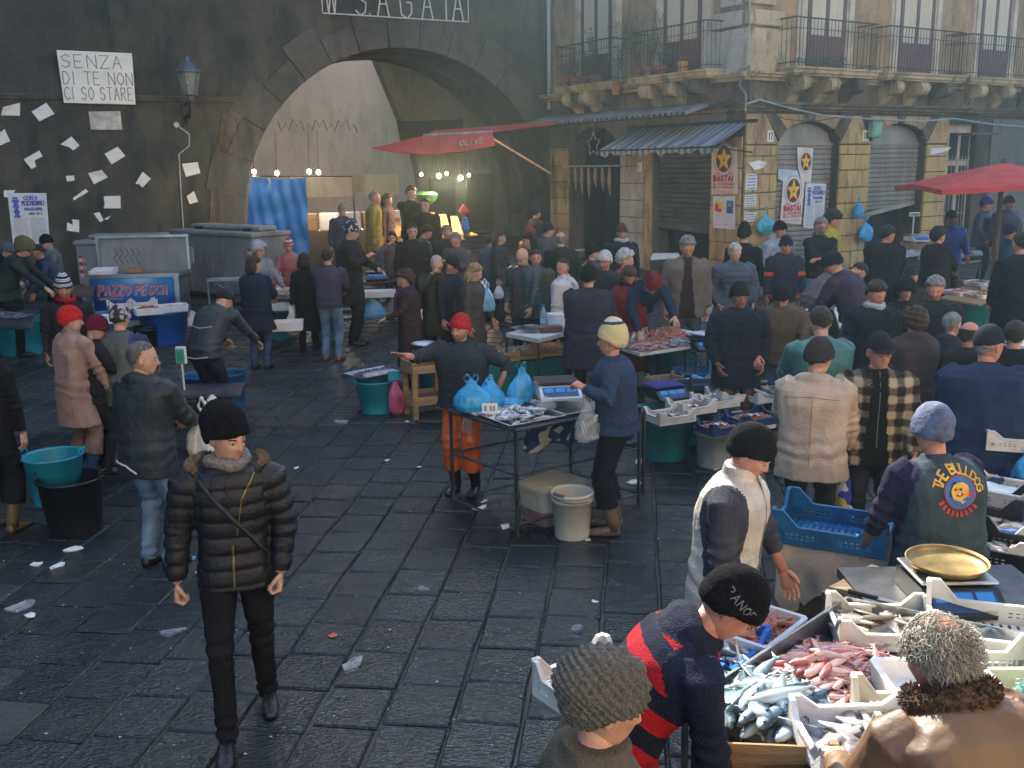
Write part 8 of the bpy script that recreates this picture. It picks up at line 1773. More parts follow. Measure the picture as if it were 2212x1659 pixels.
# blue fronted counter PAZZO PESCA
c0, c1 = gp(196, 712, 0), gp(396, 706, 0); rz = yaw_of(c0, c1); w = (c1-c0).length; ct = thing('fish_counter', 'steel fish counter with blue front reading PAZZO PESCA', 'counter', tuple(mid(c0, c1)), rz); H = .96; m, nt, bb = new_mat('blue_sea_front'); tc = N(nt, 'ShaderNodeTexCoord'); sp = N(nt, 'ShaderNodeVectorMath', operation='DISTANCE'); sp.inputs[1].default_value = (.58, 0, 1.05); cr = N(nt, 'ShaderNodeValToRGB')
nt.links.new(tc.outputs['Generated'], sp.inputs[0]); nt.links.new(sp.outputs['Value'], cr.inputs[0]); e = cr.color_ramp.elements; e[0].color = (.45,.75,.80,1); e[0].position = .03; e[1].color = (.008,.035,.24,1); e[1].position = .75; x = e.new(.25); x.color = (.02,.25,.55,1); nt.links.new(cr.outputs[0], bb.inputs['Base Color']); bb.inputs['Roughness'].default_value = .3
MB().box((0, .0, H*.5+.05), (w*.90, .02, H*.80)).obj('front_panel', m, ct); MB().box((0, .42, H*.45), (w*.96, .78, H*.86)).obj('cabinet', STEEL, ct)
for sx in (-1, 1): MB().box((sx*w*.475, -.01, H/2), (w*.05, .05, H)).obj('corner_post', STEEL, ct)
MB().box((0, .42, H-.04), (w*.99, .86, .03)).obj('worktop', STEEL, ct); b = MB(); b.box((0, -.01, H-.01), (w, .03, .07)); b.box((-w/2, .42, H-.01), (.03, .86, .07)); b.box((w/2, .42, H-.01), (.03, .86, .07)); b.obj('rim', STEEL, ct)
MB().box((0, .86, H+.30), (w, .03, .66)).obj('back_panel', mat('grey_container_paint', (.33,.34,.33)), ct); b = MB(); b.box((-w/2, .84, H+.30), (.05, .06, .70)); b.box((w/2, .84, H+.30), (.05, .06, .70)); b.box((0, .84, H+.64), (w+.06, .10, .05)); b.obj('back_frame', STEEL, ct)
b = MB(); L1 = w*.90; put_text(b, 'PAZZO', -L1*.42, .62, .17, 0, 0, w=.22, shear=.25, width=L1*.37); put_text(b, 'PESCA', L1*.02, .62, .17, 0, 0, w=.22, shear=.25, width=L1*.37); put_text(b, 'WWW.PAZZOPESCA.IT', -L1*.42, .54, .035, 0, 0, w=.2, width=L1*.28)
o2 = MB(); o2.join(b); b.v = [(x, -.016, y+.0) for x, y, _ in b.v]; b.obj('lettering', mat('red_white_lettering', (.60,.16,.20), .4), ct); o2.v = [(x+.010, -.0135, y-.012) for x, y, _ in o2.v]; o2.obj('lettering_outline', mat('pale_blue_outline', (.45,.62,.80), .4), ct)
b = MB();
for k in range(5): q = -w*.32+.10*k; b.tube([(q, .842, H+.42), (q+.05, .842, H+.32), (q-.03, .842, H+.25), (q+.04, .842, H+.12)], .006, 4)
b.obj('graffiti', m_ink, ct); cw = lambda x, y, z: ct.matrix_basis @ Vector((x, y, z))
polybox(cw(-w*.38, .50, H-.02), rz, 'foam box at the back left on the blue fronted counter', .40, .30, .12); polybox(cw(-w*.36, .20, H-.02), rz+.1, 'foam box at the front left on the blue fronted counter', .40, .28, .10); t = thing('wood_block', 'small brown block in the tray of the blue fronted counter', 'block', tuple(cw(-w*.08, .62, H-.02)), rz); MB().box((0, 0, .05), (.26, .14, .10), bev=.01).obj('block', WOODC, t)
# tubs and boxes before it
tb = gp(348, 745, 0); tub(tb+Vector((0, .25, 0)), 'big blue tub carrying two foam boxes before the blue counter', BLUEP, .40, .52)
for k, (px, py, lab, g_) in enumerate(((322, 678, 'foam box heaped with pink shrimps on the big blue tub', 1), (374, 672, 'foam box of grey shrimps on the big blue tub', 2), (262, 668, 'white slotted crate standing left of the shrimp boxes', 0), (215, 698, 'foam box of pale shrimps left by the maroon beanie', 3))):
 c_ = gp(px, py, .55)
 if k == 2: crate(c_, rad(30), lab, WHITEC, .40, .30, .08, .07); crate(c_+Vector((.34, .12, 0)), rad(30), 'second white slotted crate behind the pink shrimp box', WHITEC, .40, .30, .08, .07)
 else: polybox(c_, rad(28), lab, .46, .34, .11)
 if g_: o = heap_stuff('shrimp_heap', lab.replace('foam box heaped with', 'heap of').replace('foam box of', 'layer of'), 'seafood', 'curl', 90, .36, .24, .08 if k == 0 else .03, M_SHR if k == 0 else M_SHRG, 200+k, .009, .07); put(o, c_+Vector((0, 0, .05)), rad(28))
tub(gp(215, 745, 0)+Vector((0, .25, 0)), 'turquoise tub below the pale shrimp box', TEAL, .27, .50); bucket(gp(318, 748, 0), 'black bucket in front of the big blue tub', BLACKP, .19, .34, bail=False)
polybox(gp(428, 700, 0), rad(20), 'crushed foam box on the ground right of the big blue tub', .42, .30, .12); plastic_bag(gp(405, 690, 0), .4, 'torn white plastic sheet over the crushed foam box', BAGW, .40, .22, .3, 91, handles=False)
# steel frame by the right container
t = thing('steel_trestle', 'bent steel trestle in front of the right container', 'trestle', tuple(gp(492, 700, 0)), rad(10)); b = MB(); b.tube([(-.32, .2, 0), (-.32, .2, .82), (.10, -.1, .62), (.12, -.1, 0)], .018, 4); b.obj('frame', m_zinc, t); MB().box((.05, .25, .80), (.72, .40, .03)).obj('tabletop', m_zinc, t)
# leftmost table and tub
q = [gp(-60, 700, .74), gp(66, 712, .74), gp(75, 668, .74), gp(-40, 660, .74)]; table(q, .74, 'leftmost fish table covered with dark goods', top=STEELD, name='fish_table', legs=False, rim=True)
tub(gp(30, 772, 0)+Vector((0, .35, 0)), 'big turquoise tub below the leftmost fish table', TEAL, .42, .56); o = heap_stuff('fish_heap', 'dark glistening fish spread on the leftmost table', 'fish', 'slab', 130, .95, .36, .05, mat('dark_silver_fish', (.22,.24,.25), .25, .5, 25, col2=(.04,.05,.06), spec=.7), 210, .012, .10); put(o, mid(*q)+Vector((0, 0, .01)), yaw_of(q[0], q[1]))
t = table([gp(128, 640, .80), gp(200, 640, .80), gp(205, 612, .80), gp(140, 612, .80)], .80, 'plain wooden table behind the striped beanie man', top=WOODD, name='wooden_table')
# overturned turquoise tub with black bucket near the left edge
bl = gp(135, 1168, 0); t = tub(bl+Vector((.02, .22, 0)), 'large black tub standing near the left edge', BLACKP, .26, .48); tub(bl+Vector((-.20, .42, .20)), 'turquoise tub tilted behind the large black tub', TEAL, .24, .42)
# price display on a pole, low table with blue tubs behind the jeans man
q = [gp(352, 858, .62), gp(520, 850, .62), gp(530, 825, .62), gp(375, 830, .62)]; table(q, .62, 'low pale edged table behind the grey haired jeans man', top=STEELD, name='low_table', legs=False); tub(gp(432, 905, 0)+Vector((0, .2, 0)), 'blue tub under the left of the low pale edged table', BLUEC, .24, .50); tub(gp(487, 900, 0)+Vector((0, .2, 0)), 'blue tub under the right of the low pale edged table', BLUEC, .22, .50)
dp = gp(404, 905, .30); t = thing('price_display', 'small green lit scale display on a thin pole', 'display', tuple(dp), rad(-8)); MB().tube([(0, 0, 0), (0, 0, .62)], .012, 6).obj('pole', WHITEC, t); MB().box((0, 0, .70), (.12, .04, .19), bev=.012).obj('housing', WHITEC, t); MB().box((0, -.022, .70), (.09, .004, .14)).obj('screen', LCDG, t); b = MB()
for k in range(4): put_text(b, '8:88'.replace(':', '') , 0, .735-.033*k-.02, .02, 0, 0, w=.2, center=True, width=.05)
b.v = [(x, -.0255, y) for x, y, _ in b.v]; b.obj('digits', mat('dark_green_digits', (.02,.10,.07), .4), t)
t = thing('weighing_platform', 'dark weighing platform below the green lit display', 'scale', tuple(gp(404, 915, 0)), .2); MB().box((0, 0, .15), (.30, .26, .30), bev=.02).obj('platform', BLACKP, t)
# middle back: boxes on tubs
for k, (px, py, lab, g_) in enumerate(((618, 712, 'lower foam box of tiny fish on the turquoise tub', 1), (612, 668, 'upper foam box behind the lower foam box', 0), (625, 640, 'small foam box topmost of the back stack', 0))):
 c_ = gp(px, py, .50+.13*k); polybox(c_, rad(10-6*k), lab, .52 if k == 0 else .42, .36, .13)
tub(gp(600, 735, 0)+Vector((0, .2, 0)), 'turquoise tub below the foam boxes beside the navy coat woman', TEAL, .28, .48); tub(gp(700, 735, 0), 'turquoise tub right of the small black coated person', TEAL, .22, .50); polybox(gp(694, 672, .52), .2, 'small foam box on the right turquoise tub', .26, .22, .14)
q = [gp(560, 610, .80), gp(675, 605, .80), gp(680, 580, .80), gp(575, 582, .80)]; table(q, .80, 'stall table of the brick red jacket vendor', top=STEELD, name='stall_table'); plastic_bag(gp(620, 598, .82), 0, 'crumpled pale plastic sheet on the table of the brick red vendor', mat('pale_teal_film', (.42,.58,.60), .3, .2, 9, .5, 25), .75, .16, .40, 101, handles=False); plastic_bag(gp(580, 618, .82), 0, 'bright red bag at the left of the pale plastic sheet', mat('red_bag_film', (.60,.04,.05), .3, .2, 9), .26, .14, .2, 102, handles=False)
# stall around the purple scarf woman
q = [gp(770, 612, .85), gp(905, 604, .85), gp(900, 585, .85), gp(780, 590, .85)]; table(q, .85, 'high stall table behind the purple scarf woman', top=STEELD, name='stall_table'); counter_scale(gp(815, 602, .88), rad(5), 'dark scale with blue display behind the purple scarf woman', BLACKP, BLACKP, .40, .34); polybox(gp(820, 640, .66), .1, 'white foam box lid below the dark scale', .55, .36, .10); wooden_crate(gp(790, 655, .45), .2, 'ochre wooden crate below the white foam lid', .46, .32, .14)
plastic_bag(gp(806, 690, .28), .2, 'pale blue plastic bag hanging under the wooden crate', mat('sky_blue_bag', (.10,.35,.60), .3, .3, 9, .5, 25, alpha=.92), .46, .40, .26, 103); plastic_bag(gp(850, 690, .20), .2, 'clear plastic bag beside the pale blue bag', CLEARP, .30, .45, .2, 104)
for k, (px, py) in enumerate(((918, 720), (922, 690), (912, 655))): polybox(gp(px, py, .05+.2*k), rad(15*k), ['lowest foam box behind the olive coat man', 'middle foam box behind the olive coat man', 'topmost foam box with silver goods behind the olive coat man'][k], .46, .34, .16)
# tarpaulin
m_tarp = mat('blue_tarpaulin', (.03,.20,.50), .5, .12, 3, .15, 6); TY = 21.8; b = MB(); n, mm = 26, 20; P = []; tl, tr, bl_, br = gd(541, 381, TY), gd(662, 383, TY), gd(528, 545, TY-.1), gd(669, 548, TY-.1)
for i in range(n+1):
 for j in range(mm+1): u, v = i/n, j/mm; p = tl.lerp(tr, u).lerp(bl_.lerp(br, u), v); f_ = .05*sin(u*9+v*5)+.04*sin(v*14+u*3)+.025*sin(u*31-v*9); P.append((p.x, p.y+f_, p.z-.05*sin(pi*u)*(1-v)))
b.add(P, [[i*(mm+1)+j, i*(mm+1)+j+1, (i+1)*(mm+1)+j+1, (i+1)*(mm+1)+j] for i in range(n) for j in range(mm)]); o = b.obj('tarpaulin', m_tarp, smooth=True); tag(o, 'wrinkled blue tarpaulin hung at the left foot of the great arch', 'tarpaulin')
t = thing('pole_frame', 'thin dark frame carrying the blue tarpaulin', 'frame', (tl.x, tl.y+.08, gz(tl.x, tl.y)), 0); b = MB(); b.tube([(0, 0, 0), (0, 0, tl.z-gz(tl.x, tl.y)), (tr.x-tl.x+1.0, 0, tr.z-gz(tl.x, tl.y)), (tr.x-tl.x+1.0, 0, 0)], .025, 6); b.obj('frame', m_iron, t)
# lamps
m_bulb = emis('lit_bulb', (1.0, .72, .38), 14.0)
def bulb(px, py, Yd, label, r=.045, light=0):
 p = gd(px, py, Yd); t = thing('lamp_bulb', label, 'lamp', tuple(p), 0, 'bare lamp bulbs over the yard stalls'); MB().lathe([(.001, -r), (r*.8, -r*.6), (r, 0), (r*.8, r*.6), (r*.3, r*1.1)], 10).obj('bulb', m_bulb, t, smooth=True); MB().lathe([(r*.4, r*1.0), (r*.45, r*2.4), (r*.1, r*2.6)], 8).obj('socket', m_black, t); MB().tube([(0, 0, r*2.5), (.02, 0, r*2.5+.8)], .006, 4).obj('cord', m_black, t)
 if light: l = bpy.data.lights.new('lamp_light', 'POINT'); l.energy = light; l.color = (1, .68, .35); l.shadow_soft_size = .05; lo = bpy.data.objects.new('lamp_light', l); C.objects.link(lo); lo.location = (0, -.02, -.07); lo.parent = t
for k, (px, py, Yd, lab, li) in enumerate(((549, 371, 21.9, 'lit bulb at the left end above the tarpaulin', 6), (598, 374, 22.2, 'lit bulb over the middle of the tarpaulin', 6), (668, 371, 22.2, 'lit bulb right of the tarpaulin, left of two', 8), (688, 372, 22.2, 'lit bulb right of the tarpaulin, right of two', 8), (910, 377, 21.3, 'lit bulb leftmost above the golden display', 0), (948, 380, 21.0, 'lit bulb above the left of the golden display', 42), (965, 375, 21.6, 'upper small lit bulb over the golden display', 0), (995, 384, 21.0, 'large lit bulb above the right of the golden display', 42), (1013, 379, 21.6, 'lit bulb rightmost above the golden display', 0))): bulb(px, py, Yd, lab, .05 if li else .035, li)
# golden display: sloping boxes of dried fish on a counter
g0 = gd(925, 505, 20.6); gfl = gz(g0.x, g0.y); dk = thing('display_stand', 'lit sloping stand of golden dried goods in the yard', 'stand', (g0.x, g0.y, gfl), rad(8)); GOLDF = mat('golden_dried_goods', (.62,.40,.17), .7, .45, 14, .8, 40, col2=(.30,.15,.06)); hh_ = g0.z-gfl
MB().box((0, .5, hh_*.42), (1.6, 1.0, hh_*.84)).obj('counter', WOODD, dk)
for k in range(6): b = MB(); x = -.62+.25*k; b.prism([(x-.11, -.05, hh_*.86), (x+.11, -.05, hh_*.86), (x+.06, .70, hh_+.34-.05*abs(k-2.5)), (x-.09, .70, hh_+.34-.05*abs(k-2.5))], (0, .05, .10)); b.obj('box_of_goods', GOLDF, dk, fixn=True)
o = heap_stuff('dried_goods_heap', 'reddish dried goods heaped at the front of the golden display', 'goods', 'slab', 120, 1.3, .34, .12, mat('reddish_dried', (.50,.22,.10), .6, .4, 20, col2=(.25,.07,.04)), 230, .02, .12); put(o, dk.matrix_basis @ Vector((-.05, -.12, hh_*.84)), rad(8)); b = MB(); b.lathe([(.05, 0), (.22, .1), (.28, .24), (.2, .3)], 14, c=(.0, .62, hh_+.55)); b.obj('green_bowl', mat('green_bowl', (.03,.14,.06), .4), dk)
t = thing('hanging_toy', 'red blue and yellow inflatable toy hanging right of the golden display', 'toy', tuple(gd(1003, 478, 20.2)), 0); b = MB(); b.lathe([(.02, 0), (.12, .08), (.02, .22)], 10, c=(0, 0, .12)); b.obj('red_part', mat('red_toy', (.6,.04,.03), .4), t); b = MB(); b.lathe([(.03, 0), (.09, .1), (.05, .34)], 10, c=(.02, 0, -.26)); b.obj('blue_part', BLUEP, t); b = MB(); b.lathe([(.01, 0), (.14, .06), (.01, .12)], 8, c=(.14, 0, -.34)); b.obj('yellow_part', mat('yellow_toy', (.65,.50,.04), .4), t)
# yard clutter: shelves, crates, red boxes
t = thing('yard_counter', 'long dark shop counter across the yard with goods', 'counter', tuple(gd(760, 520, 23.2)*Vector((1, 1, 0))+Vector((0, 0, .65))), rad(20)); MB().box((0, 0, .45), (2.6, .7, .9)).obj('counter', WOODD, t); b = MB(); b.box((0, .5, 1.9), (2.6, .1, .5)); b.obj('sign_board', m_greyplaster, t)
for k in range(5): tag(put(MB().box((0, 0, .2), (.45, .35, .4), bev=.02).obj('stacked_box', [WOODC, POLY, GREYP, WOODC, GREYP][k]), t.matrix_basis @ Vector((-1.0+.5*k, 0, .9)), .1*k), ['brown box leftmost on the yard counter', 'white box second on the yard counter', 'grey box in the middle of the yard counter', 'brown box second from right on the yard counter', 'grey box rightmost on the yard counter'][k], 'box')
for k in range(3): tag(put(MB().box((0, 0, .16), (.6, .4, .32), bev=.03).obj('red_crate', mat('red_plastic', (.42,.035,.03), .45, .2, 5)), gd(1172+14*(k % 2), 512, 20.6+.1*k)*Vector((1, 1, 0))+Vector((0, 0, .36+.33*k)), .1*k), ['lowest red plastic crate near the right arch jamb', 'middle red plastic crate near the right arch jamb', 'topmost red plastic crate near the right arch jamb'][k], 'crate')
# string light garland in the arch
G = [gd(600+i*8.2, 262+(18 if i % 2 else 0)+6*sin(i), 24.6) for i in range(22)]; tag(MB().tube(G, .012, 4).obj('light_garland', m_iron), 'dark zigzag string light garland inside the arch', 'garland')
# red awning at the arch
m_red_aw = mat('red_awning_cloth', (.50,.045,.035), .8, .25, 3, .2, 15)
t = thing('red_awning', 'long faded red awning with a white bar across the right of the arch', 'awning', tuple(gd(1000, 300, 21.5)), 0); o_ = Vector(t.location); pt = lambda px, py, Yd: tuple(gd(px, py, Yd)-o_)
A_, B_, C_, D_, E_, F_ = pt(803, 320, 21.2), pt(915, 293, 21.6), pt(1063, 285, 21.2), pt(1200, 268, 23.0), pt(931, 331, 20.8), pt(1070, 314, 20.8)
b = MB(); b.add([A_, B_, E_, pt(860, 330, 21.0)], [[0,1,2,3]]); b.add([B_, C_, F_, E_, pt(1000, 326, 20.6)], [[0,1,2,4,3]]); b.add([B_, C_, D_, pt(1190, 262, 23.6), pt(940, 282, 23.2)], [[0,1,2,3,4]]); b.v += [(x, y+.02, z-.01) for x, y, z in b.v[:]]; n0 = len(b.v)//2; b.f += [[i+n0 for i in f][::-1] for f in b.f]; b.m += [0]*len(b.m); b.obj('cloth', m_red_aw, t); MB().tube([B_, C_], .035, 8).obj('front_bar', m_zinc, t)
MB().tube([pt(1062, 297, 21.1), pt(1190, 375, 20.9)], .025, 6).obj('arm', WOODC, t); b = MB(); put_text(b, 'OLIVE', 0, 0, .11, 0, 0, w=.16, shear=.15, width=.5); w0 = Vector(E_).lerp(Vector(F_), .45)+Vector((0, -.02, .08)); d_ = (Vector(F_)-Vector(E_)).normalized(); b.v = [tuple(w0+d_*x+Vector((0, -.03-.004*y, y))) for x, y, _ in b.v]; b.obj('lettering', mat('faded_letter', (.45,.35,.30), .8), t)
# ================================================================== right background
def umbrella():
 p = gd(2168, 352, 16.6); g_ = gz(p.x, p.y); t = thing('market_umbrella', 'big red market umbrella on a dark pole at the right', 'umbrella', (p.x, p.y, g_), rad(38)); zt = p.z-g_; R_ = 1.66; b = MB(); n = 8; tip = (0, 0, zt); rim = [(R_*(1.35 if k % 2 == 0 else 1.0)*cos(pi*k/4)*.86, R_*(1.35 if k % 2 == 0 else 1.0)*sin(pi*k/4)*.86, zt-.32-(.07 if k % 2 == 0 else 0)) for k in range(n)]; m_ = 5
 P = [tip];
 for j in range(1, m_+1):
  for k in range(n): s = j/m_; x, y, z = rim[k]; P.append((x*s, y*s, zt+(z-zt)*s**1.1))
  for k in range(n): pass
 F = [[0, 1+k, 1+(k+1) % n] for k in range(n)]
 for j in range(m_-1):
  for k in range(n): F.append([1+j*n+k, 1+(j+1)*n+k, 1+(j+1)*n+(k+1) % n, 1+j*n+(k+1) % n])
 b.add(P, F); k0 = 1+(m_-1)*n; b.add([P[k0+k] for k in range(n)]+[(P[k0+k][0]*1.0, P[k0+k][1]*1.0, P[k0+k][2]-.08) for k in range(n)], [[k, n+k, n+(k+1) % n, (k+1) % n] for k in range(n)]); b.obj('canopy', m_red_aw, t)
 for k in range(n): MB().tube([(0, 0, zt-.04), Vector(rim[k])*1.0+Vector((0, 0, -.03))], .012, 4).obj('rib', m_iron, t)
 MB().tube([(0, 0, 0), (0, 0, zt+.06)], .045, 10).obj('pole', WOODD, t)
umbrella()
def table_box(quad_px, z, label, top, **k):
 q = [gp(a, b, z) for a, b in quad_px]; return table(q, z, label, top=top, **k), q
T1, q1 = table_box([(1930, 560), (2015, 545), (2020, 532), (1935, 540)], .92, 'white topped fish table with a post scale by the pillar', WHITEC, name='fish_table')
c_ = mid(*q1); wooden_crate(c_+Vector((.10, .2, .0)), rad(25), 'brown wooden box carrying the white post scale', .50, .34, .18, slats=1); counter_scale(c_+Vector((.10, .2, .20)), rad(10), 'white scale with a raised post display by the right shutter', WHITEC, STEEL, .36, .34, post=.48); o = heap_stuff('fish_heap', 'white paper and pale fish on the white topped table', 'fish', 'slab', 60, 1.3, .40, .04, mat('pale_fish_paper', (.62,.60,.60), .5, .3, 12, col2=(.4,.32,.32)), 240, .02, .14); put(o, c_+Vector((0, -.1, .0)), yaw_of(q1[0], q1[1]))
T2, q2 = table_box([(2048, 572), (2118, 562), (2120, 550), (2055, 556)], .85, 'wooden cutting table with dark fish logs before the blue jacket vendor', WOODP, name='cutting_table')
for k, u in enumerate((.25, .72)): p = q2[0].lerp(q2[1], u); t = thing('tuna_log', ['short cut tuna piece with a pink face at the left of the cutting table', 'long dark tuna log with a red face at the right of the cutting table'][k], 'fish', (p.x, p.y+.1, p.z+.10), rad(25)); MB().tube([(-.14-.1*k, 0, 0), (.14+.1*k, 0, 0)], [.09, .10], 14).obj('skin', mat('tuna_skin', (.03,.035,.05), .25, .3, 8, spec=.7), t, smooth=True); MB().lathe([(.085, 0), (.085, .006)], 14, M=Matrix.Translation((.141+.1*k, 0, 0)) @ Matrix.Rotation(rad(90), 4, 'Y')).obj('cut_face', mat('tuna_flesh', (.50,.16,.14), .4, .3, 20), t)
T3, q3 = table_box([(2030, 645), (2115, 662), (2195, 622), (2110, 600)], .74, 'seafood table with wooden edge at the right', WOODC, name='seafood_table', legs=False); c_ = mid(*q3)
for k, (a, b_) in enumerate(((.25, .25), (.70, .3), (.3, .75), (.75, .75))): p = q3[0].lerp(q3[1], a).lerp(q3[3].lerp(q3[2], a), b_); polybox(p, yaw_of(q3[0], q3[1])+.1*k, ['foam tray of pink prawns at the near left of the right seafood table', 'foam tray of red prawns at the near right of the right seafood table', 'foam tray with clear bags at the far left of the right seafood table', 'foam tray with clear bags at the far right of the right seafood table'][k], .42, .32, .07); o = heap_stuff('prawn_heap', ['pink prawns in the near left tray', 'red prawns in the near right tray', 'pale pieces in the far left tray', 'grey pieces in the far right tray'][k]+' of the right seafood table', 'seafood', 'curl', 60, .34, .24, .04, [M_SHR, M_SHR, M_CUTT, M_SHRG][k], 250+k, .011, .08); put(o, p+Vector((0, 0, .03)), .3)
tub(gp(2095, 745, 0)+Vector((0, .3, 0)), 'deep teal tub under the right seafood table', TEALD, .40, .62); plastic_bag(q3[2]+Vector((-.1, 0, .02)), .2, 'large clear bag at the far corner of the right seafood table', CLEARP, .45, .36, .3, 111, handles=False)
tub(gp(1755, 668, .28), 'round ochre wooden tub under pale plastic', mat('ochre_barrel', (.42,.20,.06), .6, .3, 6, .3, 30), .23, .36, handles=False); plastic_bag(gp(1778, 655, .52), .3, 'pale plastic wrap drooping over the ochre tub', BAGW, .42, .34, .3, 112, handles=False)
T4, q4 = table_box([(1712, 690), (1800, 700), (1830, 672), (1745, 662)], .60, 'pale table carrying the ochre tub', POLY, name='pale_table', legs=False)
for k in range(4): polybox(gp(1800, 760, 0)+Vector((.12, .3, .15*k)), rad(20+4*k), ['lowest foam box of the stack beside the bending violet fleece man', 'second foam box of that stack from the ground beside the violet fleece man', 'third foam box of the stack beside the violet fleece man', 'topmost foam box of the stack beside the violet fleece man'][k], .50, .36, .14, group='foam box stack by the violet fleece man')
T5, q5 = table_box([(1610, 712), (1660, 720), (1700, 700), (1655, 692)], .76, 'small table under the pale gloved hands', WOODP, name='small_table'); polybox(mid(*q5)+Vector((0, 0, .01)), .3, 'white foam box handled by the pale gloved man', .40, .30, .14)
T6, q6 = table_box([(1590, 560), (1680, 575), (1690, 552), (1610, 542)], .86, 'white slab table between moustached man and pillar', WHITEC, name='slab_table'); o = heap_stuff('fish_heap', 'silver fish on the white slab table', 'fish', 'slab', 40, .6, .3, .03, F_SILV, 260, .015, .12); put(o, mid(*q6), .3)
T7, q7 = table_box([(1405, 560), (1470, 556), (1465, 545), (1410, 546)], .92, 'white board table in front of the whitewashed pillar', WHITEC, name='board_table')
t = thing('styrofoam_cooler', 'white foam cooler on the ground behind the tall grey haired man', 'cooler', tuple(gp(1530, 690, 0)), rad(25)); taper_box(MB(), .46, .36, .54, .42, 0, .50).obj('box', POLY, t); MB().box((0, 0, .52), (.60, .46, .05), bev=.015).obj('lid', POLY, t)
T8, q8 = table_box([(2160, 740), (2212, 750), (2240, 720), (2180, 712)], .74, 'pale seafood tray table at the right edge beside the navy cap', POLY, name='tray_table', legs=False)
q = [gd(1700, 620, 13.2)*Vector((1, 1, 0))]; wooden_crate(gp(1648, 690, .12), rad(10), 'tall pale wooden crate leaning beside the gloved man', .34, .26, .50, WOODP, 3); plastic_bag(gp(1668, 660, .2), .2, 'turquoise bag streaming over the tall pale crate', TEAL, .12, .60, .08, 113, handles=False)
polybox(gp(1655, 815, 0)+Vector((0, .2, .35)), rad(15), 'pale blue foam box between navy coat man and green jacket man', .42, .32, .14); polybox(gp(1660, 850, 0)+Vector((0, .1, .3)), rad(30), 'open white foam box with torn paper by the beige parka man', .36, .28, .16); polybox(gp(1850, 770, .30), rad(15), 'white foam box with blue bag behind the plaid jacket man', .40, .30, .2); plastic_bag(gp(1850, 762, .52), .3, 'small bright blue bag on the foam box behind the plaid man', BAGBLUE, .28, .10, .2, 114, handles=False)
t = thing('fish_board', 'dark board of whole silver cod below the hanging pole', 'board', tuple(gp(1270, 545, .80)), rad(-30)); MB().box((0, 0, 0), (1.0, .6, .05)).obj('board', STEELD, t)
for k in range(4): o = link('fish', fish_mesh('long')[k % 2]); put(o, Vector(t.location)+Vector((-.25+.14*k, .05*k, .05)), .6+.1*k); tag(o, ['leftmost long pale fish on the dark board under the pole', 'second long pale fish on the dark board', 'third long pale fish on the dark board', 'rightmost long pale fish on the dark board'][k], 'fish', 'long pale fish on the dark board')
MB_l = thing('board_trestle', 'dark trestle under the board of whole cod', 'trestle', tuple(Vector(t.location)*Vector((1, 1, 0))+Vector((0, 0, .2))), 0); MB().box((0, 0, .30), (.7, .4, .56)).obj('trestle', m_black, MB_l)
# bags hanging on the pillars
def hung(Mf, px, py, label, w, h, seed, mt=BAGBLUE):
 x, z = fx(Mf, px, py, -.22); p = Mf @ Vector((x, -.22, z)); plastic_bag(p, ang(_u), label, mt, w, h, .24, seed, tied=True)
hung(MR, 1652, 508, 'turquoise plastic bag hanging on the corner pillar', .52, .66, 121, mat('turquoise_bag', (.06,.42,.52), .3, .3, 9, .5, 25, alpha=.92)); hung(MR, 1672, 535, 'clear plastic bag hanging below the turquoise bag', .42, .5, 122, CLEARP); hung(MR, 1853, 472, 'small upper blue bag hanging between the shutters', .30, .50, 123); hung(MR, 1868, 522, 'full lower blue bag hanging between the shutters', .50, .62, 124); hung(MR, 2018, 565, 'turquoise bag hanging by the door jamb behind the blue jacket vendor', .3, .6, 125, mat('turquoise_bag', (.06,.42,.52)))
rk = [q for q in PEOPLE if 'rucksack' in q['root']['label']][0]; b = MB(); loft(b, [superring(Vector((0, -.16, z*rk['s'])), Vector((1, 0, 0)), Vector((0, 1, 0)), w, d, 16, 3) for z, w, d in ((.98, .10, .05), (1.02, .16, .10), (1.25, .17, .12), (1.42, .13, .08), (1.46, .06, .03))]); o = b.obj('rucksack', mat('dark_green_rucksack', (.05,.07,.06), .7, .3, 9, .4, 40), smooth=True); o.location = rk['root'].location; o.rotation_euler = rk['root'].rotation_euler; tag(o, 'dark green rucksack on the back of the yellow green jacket man', 'rucksack')
